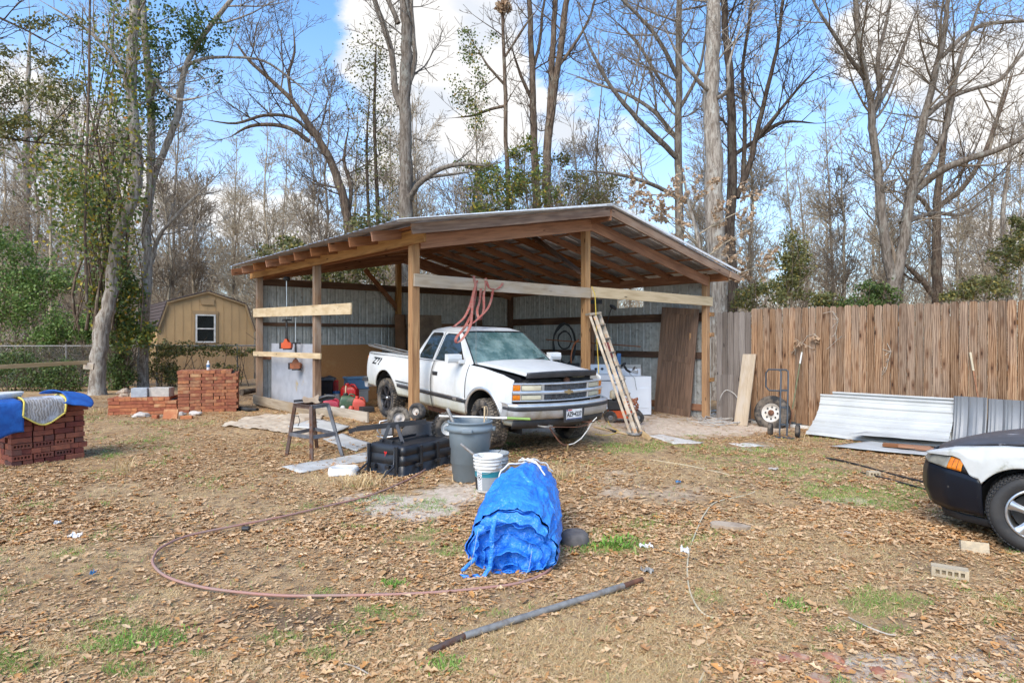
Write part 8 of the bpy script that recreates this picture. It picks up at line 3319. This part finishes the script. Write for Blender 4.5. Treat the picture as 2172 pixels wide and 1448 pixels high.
# brown door leaning on the right wall
dBL, dBR = W(1388, 862, 16.3), G(1464, 884)
dBL.z = g1(dBL.x, dBL.y)
dx_ = (dBR - dBL)
DW = dx_.length
dTR = W(1492, 653, 15.35)
up_ = (dTR - dBR).normalized()
xx = dx_.normalized()
nn_ = xx.cross(up_).normalized()
up2 = nn_.cross(xx)
DMx = Mx(((xx.x, nn_.x, up_.x, dBL.x), (xx.y, nn_.y, up_.y, dBL.y), (xx.z, nn_.z, up_.z, dBL.z), (0, 0, 0, 1)))
DH = (dTR - dBR).length
door = thing('barn_door', 'tall dark weathered wooden door leaning in the right corner of the shed', 'door', DMx)
s_ = -1 if (nn_.y > 0) else 1
for k in range(8):
 w_ = (DW - .30) / 8
 m = MB(); m.box((.15 + w_ * (k + .5), 0, DH / 2), (w_ - .006, .02, DH - .2)); m.build('plank', MAT['doorwood'], door)
for x in (.075, DW - .075):
 m = MB(); m.box((x, 0, DH / 2), (.15, .045, DH)); m.build('stile', MAT['doorwood'], door, bevel=.003)
for z, h in ((.10, .20), (DH * .53, .16), (DH - .08, .16)):
 m = MB(); m.box((DW / 2, 0, z), (DW - .302, .04, h)); m.build('door_rail', MAT['doorwood'], door, bevel=.003)
m = MB(); m.tube([(DW - .12, s_ * .03, DH * .48), (DW - .10, s_ * .05, DH * .52), (DW - .12, s_ * .03, DH * .56)], .006, 5); m.build('latch', MAT['rust'], door)
o = beam('loose_board', G(1468, 880), SP(FW - .13, .35, 1.9), .04, .14, MAT['cedar'], None)
tag(o, 'orange brown board leaning between the barn door and the far right post', 'board')

# hoses and sticks on the right wall
def coil(name, lab, px, py, D, rx, rz, turns, r, mat, seed=0, cat='hose'):
 m = MB()
 c = W(px, py, D)
 pts = []
 rs = random.Random(seed)
 n = int(turns * 18)
 for k in range(n + 1):
  a = 2 * math.pi * k / 18 + 1.2
  q = 1 + .12 * math.sin(k * .37 + seed) + .08 * rs.uniform(-1, 1) * .5
  pts.append(c + V((rx * math.cos(a) * q, -.02 + .02 * math.sin(k * .5) + rx * .3 * math.cos(a), rz * math.sin(a) * q)))
 m.tube(pts, r, 6)
 o = m.build(name, MAT[mat], None, Mx.Translation(c), world=True)
 return tag(o, lab, cat)

coil('hose_coil', 'coiled black hose hanging on the back right wall above the truck mirror', 1196, 735, 18.3, .33, .62, 3.2, .022, 'blackhose', 1)
coil('hose_coil', 'small upper loop of black hose above the larger coil', 1196, 722, 18.2, .20, .26, 2.2, .02, 'blackhose', 2)
m = MB()
c = [W(1228, 720, 15.9), W(1218, 730, 15.9), W(1212, 750, 15.9), W(1212, 772, 15.9), W(1216, 790, 15.9), W(1224, 800, 15.9)]
pth, _ = smooth_path(c, [1] * 6, 5)
m.tube(pth, .02, 7)
MAT['orangehose'] = M_plain('orange_hose', (.55, .17, .06), (.45, .14, .05), 6, .5)
simple('air_hose', 'orange hose curving beside the middle post', 'hose', m, 'orangehose', True, Mx.Translation(c[0]))
m = MB(); m.bar(W(1158, 720, 17.6), W(1359, 735, 16.4), .03, .03)
simple('wooden_stick', 'long thin stick lying level along the right wall', 'stick', m, 'rafter', True, Mx.Translation(W(1258, 728, 17)))
m = MB(); m.tube([W(1152, 776, 15.5), W(1190, 760, 15.6)], .02, 6); m.tube([W(1190, 765, 15.2), W(1210, 778, 15.2)], .03, 6); m.box(tuple(W(1218, 776, 15.3)), (.25, .2, .14))
simple('tool_heap', 'dark heap of tools behind the truck mirror', 'tools', m, 'dullblack', True, Mx.Translation(W(1190, 770, 15.5)))
m = MB(); m.lathe([(.001, -.08), (.05, -.06), (.05, .05), (.001, .07)], 12, Mx.Translation(W(1175, 757, 15.6)))
simple('spray_bottle', 'small blue container behind the truck windshield', 'bottle', m, 'blue', True, Mx.Translation(W(1175, 757, 15.6)))
m = MB(); m.tube([W(1300, 647, 15.2), W(1293, 665, 15.2), W(1286, 690, 15.2), W(1284, 715, 15.2)], .012, 6); m.lathe([(.001, 0), (.09, .02), (.10, .07), (.03, .1)], 12, Mx.Translation(W(1298, 655, 15.2)) @ Mx.Rotation(.6, 4, 'Y'), smooth=True); m.box(tuple(W(1262, 640, 15.3)), (.34, .1, .10))
simple('hanging_tool', 'black tool hanging in the gap of the right wall', 'tool', m, 'dullblack', True, Mx.Translation(W(1290, 665, 15.2)))

# red strap and yellow rope
def ribbon(m, pts, w, ax=(1, .2, 0), th=.004):
 path, _ = smooth_path([V(p) for p in pts], [1] * len(pts), 6)
 ax = V(ax).normalized()
 vs = []
 n = len(path)
 for i, p in enumerate(path):
  a = ax.copy()
  a.rotate(Mx.Rotation(.5 * math.sin(i * .35), 3, 'Z'))
  nrm = (path[min(i + 1, n - 1)] - path[max(0, i - 1)]).cross(a).normalized() * th
  vs += [p - a * w / 2 + nrm, p + a * w / 2 + nrm, p + a * w / 2 - nrm, p - a * w / 2 - nrm]
 fs = []
 for i in range(n - 1):
  b = i * 4
  for k in range(4):
   fs.append((b + k, b + (k + 1) % 4, b + 4 + (k + 1) % 4, b + 4 + k))
 m.add(vs, fs)

def HP(px, py, off=.0):
 """point just in front of the left header board"""
 k = (px - CX) / F
 a = SP(0, -.125 - off)
 s = (k * a.y - a.x) / (Rd.x - k * Rd.y)
 p = a + Rd * s
 return V((p.x, p.y, CH + (HY - py) * p.y / F))

m = MB()
ribbon(m, [HP(1004, 585, -.05), HP(1006, 592), HP(1009, 612), HP(1006, 640), HP(998, 668, .3), HP(985, 695, .75), HP(968, 716, .95), HP(969, 727, .98), HP(983, 716, .98), HP(997, 692, .85), HP(1001, 665, .4), HP(1002, 635, .1), HP(1010, 600)], .045)
ribbon(m, [HP(1062, 596, -.05), HP(1066, 602), HP(1055, 612), HP(1040, 612), HP(1033, 600), HP(1030, 590, -.05)], .05)
ribbon(m, [HP(1046, 612), HP(1042, 635), HP(1034, 655, .2), HP(1018, 672, .5), HP(1003, 685, .7), HP(985, 692, .8), HP(962, 693, .8), HP(966, 690, .8), HP(984, 674, .5), HP(996, 650, .2), HP(1004, 620), HP(1012, 595)], .045)
ribbon(m, [HP(1020, 612), HP(1017, 640), HP(1012, 660, .3), HP(1018, 678, .5), HP(1026, 655, .2), HP(1026, 625), HP(1030, 595)], .045)
simple('tow_strap', 'faded red tow strap draped over the left header board above the truck', 'strap', m, 'strap', True, Mx.Translation(HP(1010, 600)))
m = MB()
r_ = [W(1255, 607, 12.6), W(1262, 625, 12.6), W(1264, 665, 12.55), W(1266, 720, 12.45), W(1269, 770, 12.4), W(1270, 792, 12.3)]
m.tube(r_, .009, 6)
simple('yellow_rope', 'yellow rope hanging from the header board in front of the ladder top', 'rope', m, 'yellow', True, Mx.Translation(r_[0]))
ground_tube('yellow_rope', 'yellow rope trailing on the dirt behind the truck bumper', 'rope', [(1283, 880, .25), (1288, 893, .05), (1296, 905), (1312, 915), (1300, 921), (1280, 924), (1262, 921)], .008, 'yellow')
t = thing('shovel_handle', 'tan tool handle with black grip lying before the ladder foot', 'tool', G(1300, 915))
ground_tube('shaft', '', '', [(1260, 907), (1330, 923)], .02, 'paleboard', parent=t)
ground_tube('grip', '', '', [(1284, 912), (1308, 918)], .024, 'dullblack', parent=t)
ground_tube('bent_pipe', 'bent grey pipe at the foot of the stepladder', 'pipe', [(1330, 922), (1352, 925), (1365, 917)], .028, 'galv')
o = beam('loose_board', G(1356, 916) + V((0, 0, .03)), G(1378, 934) + V((0, 0, .02)), .02, .10, MAT['paleboard'], None, up=(.6, -1, .6))
tag(o, 'short pale board lying at the ladder foot', 'board')

# ---------------- along the fence ----------------
rs = random.Random(8)
m = MB()
for k in range(11):
 cx_, cy_ = 1528 + rs.uniform(-28, 30), 889 + rs.uniform(-5, 6)
 rx, ry = rs.uniform(28, 55), rs.uniform(6, 13)
 a0 = rs.uniform(0, 6)
 pts = [G(cx_ + rx * math.cos(a0 + t * .45), cy_ + ry * math.sin(a0 + t * .45)) + V((0, 0, .02 + .03 * rs.random() + .012 * k * .4)) for t in range(13)]
 pth, _ = smooth_path(pts, [1] * 13, 3)
 m.tube(pth, .010, 5)
pth, _ = smooth_path([G(1524, 886) + V((0, 0, .1)), FP(1528, .25, .30), FP(1540, .1, .48), FP(1556, .1, .42), FP(1565, .1, .30)], [1] * 5, 5)
m.tube(pth, .010, 5)
simple('cable_heap', 'tangled heap of white and grey cable by the far right post', 'cable', m, 'rope', True, Mx.Translation(G(1528, 889)))
MAT['cablegrey'] = M_plain('dirty_white_cable', (.56, .54, .50), (.40, .39, .37), 12, .6)
bpy.data.objects['cable_heap'].data.materials[0] = MAT['cablegrey']
bA, bT = G(1571, 902), FP(1590, .06, 0)
bT.z = W(1590, 751, bT.y).z
m = MB(); Mbd = axes(bA, bT - bA, up=tuple(FNV))
L_ = (bT - bA).length
m.box((L_ / 2, 0, 0), (L_, .32, .03))
tag(m.build('loose_board', MAT['greyboard'], None, Mbd, bevel=.004), 'wide grey board leaning on the fence left of the spare wheel', 'board')
# spare wheel
cw_ = FP(1638, .36, 0)
cw_.z = W(1638, 876, cw_.y).z
az_ = math.degrees(math.atan2(FNV.x, -FNV.y))
sw = small_wheel('spare_wheel', 'trailer wheel with white steel rim leaning on the fence behind the hand truck', 1638, 876, cw_.y, .40, .22, .215, az_, 14, 'tyre', 'whitepanel', Mloc=cw_)
Mr = WM[[c.name for c in sw.children if c.name.startswith('rim')][0]]
for k in range(8):
 a = 2 * math.pi * k / 8
 m = MB(); m.lathe([(.001, 0), (.022, 0)], 10, Mx.Translation((.135 * math.cos(a), .135 * math.sin(a), -.045)) @ Mx.Rotation(math.pi, 4, 'X'))
 rim_ = [c for c in sw.children if c.name.startswith('rim')][0]
 m.build('rim_hole', MAT['ink'], rim_, Mr)
m = MB(); m.lathe([(.07, -.05), (.065, -.09), (.03, -.10), (.001, -.10)], 16); m.build('hub', MAT['rust'], sw, Mr)
# hand truck
hg = G(1650, 926)
ht = thing('hand_truck', 'blue grey steel hand truck standing against the spare wheel', 'hand truck', hg)
HT = axes(hg, (.85, -.52, 0))
topz = (926 - 785) * hg.y / F
m = MB()
for x in (0.03, .17):
 m.tube([HT @ V((x, 0, .03)), HT @ V((x, .22, topz - .12)), HT @ V((x - .01, .26, topz - .03)), HT @ V((x - .06, .26, topz))], .018, 8)
m.tube([HT @ V((x_, .26, topz)) for x_ in (.14, -.05, -.22)] + [HT @ V((-.27, .25, topz - .08)), HT @ V((-.27, .24, topz - .36)), HT @ V((-.2, .23, topz - .44)), HT @ V((.05, .21, topz - .44))], .017, 8)
for z_ in (.25, .6, .95):
 m.bar(HT @ V((.03, .05 + z_ * .12, z_)), HT @ V((.17, .05 + z_ * .12, z_)), .01, .04)
MAT['bluesteel'] = M_plain('blue_grey_steel', (.055, .068, .085), (.04, .05, .062), 6, .5)
m.build('frame', MAT['bluesteel'], ht, world=True)
m = MB(); m.box((.12, -.10, .012), (.42, .22, .012), HT); m.build('toe_plate', MAT['bluesteel'], ht, world=True)
for k, x in enumerate((-.16, .36)):
 d = (HT.to_3x3() @ V((1, 0, 0)))
 c0 = HT @ V((x, .10, .135))
 m = MB(); Mw_ = HT @ Mx.Translation((x, .10, .135)) @ Mx.Rotation(R(90), 4, 'Y')
 m.lathe([(.06, -.035), (.12, -.04), (.135, -.02), (.135, .02), (.12, .04), (.06, .035)], 24, Mw_)
 w1 = m.build('wheel', MAT['tyre'], ht, world=True)
 m = MB(); m.lathe([(.062, -.03), (.03, -.02), (.001, -.03)], 18, Mw_); m.lathe([(.062, .03), (.03, .02), (.001, .03)], 18, Mw_); m.build('rim', MAT['greysteel'], w1, world=True)
# poles leaning on the fence
t1, t0 = FP(1701, .05, 0), G(1674, 908)
t1.z = W(1701, 745, t1.y).z
br_ = thing('garden_tool', 'green handled tool leaning upside down on the fence right of the hand truck', 'tool', t0)
m = MB(); m.tube([t0.lerp(t1, .25), t1], .014, 8)
MAT['oldgreen'] = M_plain('faded_green_paint', (.12, .16, .07), (.2, .19, .12), 12, .7)
m.build('shaft', MAT['oldgreen'], br_, world=True)
m = MB(); m.tube([t0, t0.lerp(t1, .26)], .012, 8); m.build('rusty_end', MAT['rust'], br_, world=True)
m = MB(); m.tube([t0.lerp(t1, .84), t0.lerp(t1, .99)], .019, 8); m.build('white_grip', MAT['whiteplastic'], br_, world=True)
t1, t0 = FP(2058, .06, 0), FP(2092, .22, 0)
t1.z = W(2058, 747, t1.y).z; t0.z = g1(t0.x, t0.y)
br_ = thing('garden_tool', 'brown pole with yellow end leaning on the fence above the grey sheets', 'tool', t0)
m = MB(); m.tube([t0, t1], .015, 8); m.build('shaft', MAT['rafter'], br_, world=True)
m = MB(); m.tube([t0.lerp(t1, .80), t0.lerp(t1, 1.0)], .020, 8); m.build('yellow_end', MAT['cream'], br_, world=True)

# twigs caught on the fence
def fence_twig(lab, pts, leaves=0, seed=0):
 rg = random.Random(seed)
 P = Polys()
 base = FP(pts[0][0], .06, 0)
 base.z = W(pts[0][0], pts[0][1], base.y).z
 path = []
 for q in pts:
  p = FP(q[0], .05 + rg.uniform(0, .04), 0)
  p.z = W(q[0], q[1], p.y).z
  path.append(tuple(p))
 P.add(path, [.008 - .004 * i / len(path) for i in range(len(path))], 5)
 ends_ = []
 for p in path[1:]:
  for k in range(2):
   grow(P, p, (FD.x * rg.uniform(-1, 1), FD.y * rg.uniform(-1, 1), rg.uniform(-1, .4)), rg.uniform(.12, .3), .004, 2, rg, 3, 0, (2, 2, 5, 3), .3, ends=ends_)
 t = thing('caught_twig', lab, 'twig', base)
 mesh_obj('branch', P.mesh('branch', base), MAT['bone'], t)
 if leaves:
  mesh_obj('dead_leaves', leaf_mesh(np.array([ends_[rg.randrange(len(ends_))] for _ in range(leaves)]), .13, 'dead_leaves', 3, base, .6), MAT['leaf_rust'], t)

fence_twig('dead twig with brown leaves caught on the fence above the green handled tool', [(1686, 752), (1688, 735), (1702, 728), (1712, 712), (1728, 708)], 26, 1)
fence_twig('bare twig hanging at the fence top, right of the leafy one', [(1745, 665), (1765, 660), (1778, 680), (1772, 705), (1774, 722)], 0, 2)
fence_twig('pale bare twig hanging in the middle of the fence', [(1882, 728), (1890, 745), (1884, 765), (1880, 782), (1876, 778)], 0, 3)

# stacked roofing sheets
def lean_sheet(name, lab, px0, px1, ztop, off0, mat, along=True, foot=.75, seed=0, curve=.15, z0=None, cat='metal sheet', n=3):
 a, b = FP(px0, off0), FP(px1, off0)
 L = (b - a).length
 d = (b - a).normalized()
 prl = []
 H = ztop + .28
 # profile from top to foot, running out at the bottom
 m = MB()
 rib = rib_profile(1.0)
 hs = [q[0] for q in rib]
 hv = [q[1] for q in rib]
 N = 60
 NX = 24 if along else int(L / .02)

 def fn_(u, v):
  s = v
  if along:
   bump_ = float(np.interp((s * .999) % 1.0, hs, hv))
  else:
   bump_ = float(np.interp((u * L) % 1.0, hs, hv))
  out = off0 + .05 + foot * (s ** 2.2) + bump_ * 1.4
  z = ztop - (ztop + .24) * (1 - (1 - s) ** 1.02)
  p = a + d * (u * L) + FNV * (out - off0)
  zz = max(z, g1(p.x, p.y) + .03) + bump_ * s * 1.2
  sag = .015 * math.sin(u * 7 + seed)
  return (p.x, p.y, zz + sag * s)
 m.grid(fn_, NX, N, False)
 o = m.build(name, MAT[mat], None, Mx.Translation(V((a.x, a.y, g1(a.x, a.y)))), world=True, solid=.003)
 return tag(o, lab, cat)

lean_sheet('roofing_sheet', 'front white ribbed roofing sheet leaning on the fence and curving out at its foot', 1742, 2026, .54, .22, 'whitesheet', True, .95, 1)
lean_sheet('roofing_sheet', 'rear white roofing sheet whose top edge shows above the front one', 1768, 2030, .60, .10, 'whitesheet', True, .6, 2)
lean_sheet('roofing_sheet', 'grey ribbed metal sheet standing right of the white sheets', 2024, 2095, .66, .30, 'greysheet', False, .35, 3)
lean_sheet('roofing_sheet', 'second grey ribbed sheet at the right edge behind the coupe', 2096, 2230, .64, .27, 'greysheet', False, .35, 4)
ground_quad('flat_sheet', 'white metal sheet lying flat before the leaning sheets', 'metal sheet', ((1760, 952), (1965, 972), (1985, 958), (1850, 940)), 'whitesheet', .004, .0, 10, .01, .05, 7)
ground_quad('flat_sheet', 'upper white sheet lying on the boards under the leaning sheets', 'metal sheet', ((1800, 938), (2010, 956), (2020, 948), (1850, 930)), 'whitesheet', .004, .0, 10, .01, .16, 8)
for k, (x0, x1, z_, lb) in enumerate(((1880, 1930, .09, 'brown board end under the white sheets, left'), (1915, 1968, .10, 'brown board end under the white sheets, middle'), (1955, 2000, .09, 'brown board end under the white sheets, nearest the coupe'))):
 a, b = G(x0, 955 + k * 4), G(x1 + 14, 960 + k * 5)
 o = beam('pallet_board', a + V((0, .1, z_)), b + V((0, .1, z_)), .2, .045, MAT['rafter'], None)
 tag(o, lb, 'board')

# weeds, tufts
def tuft(lab, px, py, n, h, sp, mat, seed, cat='weed', wd=.004):
 rs = np.random.RandomState(seed)
 c = G(px, py)
 x = c.x + rs.normal(0, sp, n); y = c.y + rs.normal(0, sp * .8, n)
 z = gzz(x, y)
 a = rs.rand(n) * 6.28
 hh = h * (.5 + .6 * rs.rand(n)); lean = .5 + 1.1 * rs.rand(n)
 up = hh / np.sqrt(1 + lean ** 2)
 dx, dy = np.cos(a) * lean * up, np.sin(a) * lean * up
 b_ = a + 1.57
 wx, wy = np.cos(b_) * wd, np.sin(b_) * wd
 p0 = np.stack([x - wx * .5, y - wy * .5, z], -1); p1 = np.stack([x + wx * .5, y + wy * .5, z], -1)
 p2 = np.stack([x + dx * .5 + wx, y + dy * .5 + wy, z + up * .7], -1); p3 = np.stack([x + dx * .5 - wx, y + dy * .5 - wy, z + up * .7], -1)
 p4 = np.stack([x + dx, y + dy, z + up * .9], -1)
 vs = np.stack([p0, p1, p2, p3, p4], 1).reshape(-1, 3) - np.array(c)
 base = (np.arange(n) * 5)[:, None]
 f = np.concatenate([np.stack([base, base + 1, base + 2], -1), np.stack([base, base + 2, base + 3], -1), np.stack([base + 3, base + 2, base + 4], -1)], 1).reshape(-1, 3)
 me = np_mesh('weed_tuft', vs, f)
 lr_attr(me, rs.rand(n), 3)
 o = mesh_obj('weed_tuft', me, MAT[mat], None, Mx.Translation(c))
 tag(o, lab, cat, kind='stuff')

tuft('broad leaved green weed right of the rubber cap', 1310, 1160, 130, .10, .10, 'grass', 1, wd=.008)
tuft('bright green weed left of the broad one, before the rubber cap', 1245, 1165, 120, .06, .12, 'grass', 2)
tuft('tall straw coloured grass tuft before the near brick stack', 262, 1000, 40, .30, .05, 'straw', 3, 'grass', .004)
tuft('dry grass clump with a yellow tinge left of the black cart', 768, 1030, 240, .20, .16, 'straw', 4, 'grass', .003)
tuft('dry tangle of dead grass right of the buckets', 1130, 1010, 420, .20, .30, 'straw', 5, 'grass', .003)
tuft('pale stalks before the leaning roofing sheets', 1735, 945, 9, .4, .10, 'straw', 6, 'grass', .004)
tuft('green grass tuft at lower left, brightest of the row', 335, 1352, 130, .045, .10, 'grass', 7)
tuft('green grass tuft left of the brightest one', 238, 1370, 130, .045, .10, 'grass', 8)
tuft('round green tuft at the bottom, left of the pipe end', 948, 1418, 120, .05, .06, 'grass', 9)
tuft('dark green tuft right of the cream cord', 1690, 1283, 110, .05, .08, 'grass', 10)
tuft('small green tuft above the hose joint', 835, 1243, 90, .05, .05, 'grass', 11)
tuft('dead weeds in the corner left of the low brick stack', 190, 880, 160, .30, .18, 'straw', 12, 'grass', .003)
# log and scrap behind the tall brick stack
m = MB(); m.tube([G(512, 840) + V((0, 0, .12)), G(548, 836) + V((0, 0, .14))], [.10, .07], 9)
simple('log_piece', 'dark log between the tall brick stack and the shed', 'log', m, 'bark_dark', True, Mx.Translation(G(530, 838)))
m = MB(); m.tube([G(506, 869) + V((0, 0, .04)), G(528, 872) + V((0, 0, .04)), G(548, 870) + V((0, 0, .03))], [.06, .045, .03], 8); m.box(tuple(G(536, 871) + V((0, 0, .04))), (.2, .12, .05))
simple('black_scrap', 'black rubber scrap on the ground right of the tall brick stack', 'scrap', m, 'dullblack', True, Mx.Translation(G(520, 870)))
# pale house and vehicle glimpsed through the shrubs at the far left
hs_ = thing('distant_house', 'pale house glimpsed through the shrubs at the far left', 'house', V((-42, 52, 0)))
m = MB(); m.box((0, 0, 1.5), (14, 8, 3.0)); m.build('wall', MAT['whitepanel'], hs_)
m = MB(); m.prism([(-7.5, 3.0), (7.5, 3.0), (5.5, 4.8), (-5.5, 4.8)], 8.8, Mx(((1, 0, 0, 0), (0, 0, 1, -4.4), (0, 1, 0, 0), (0, 0, 0, 1)))); m.build('roof', MAT['shingle'], hs_)
for x in (-4.5, -1.5, 3.5):
 m = MB(); m.box((x, -4.01, 1.7), (1.1, .04, 1.3)); m.build('window', MAT['sideglass'], hs_)
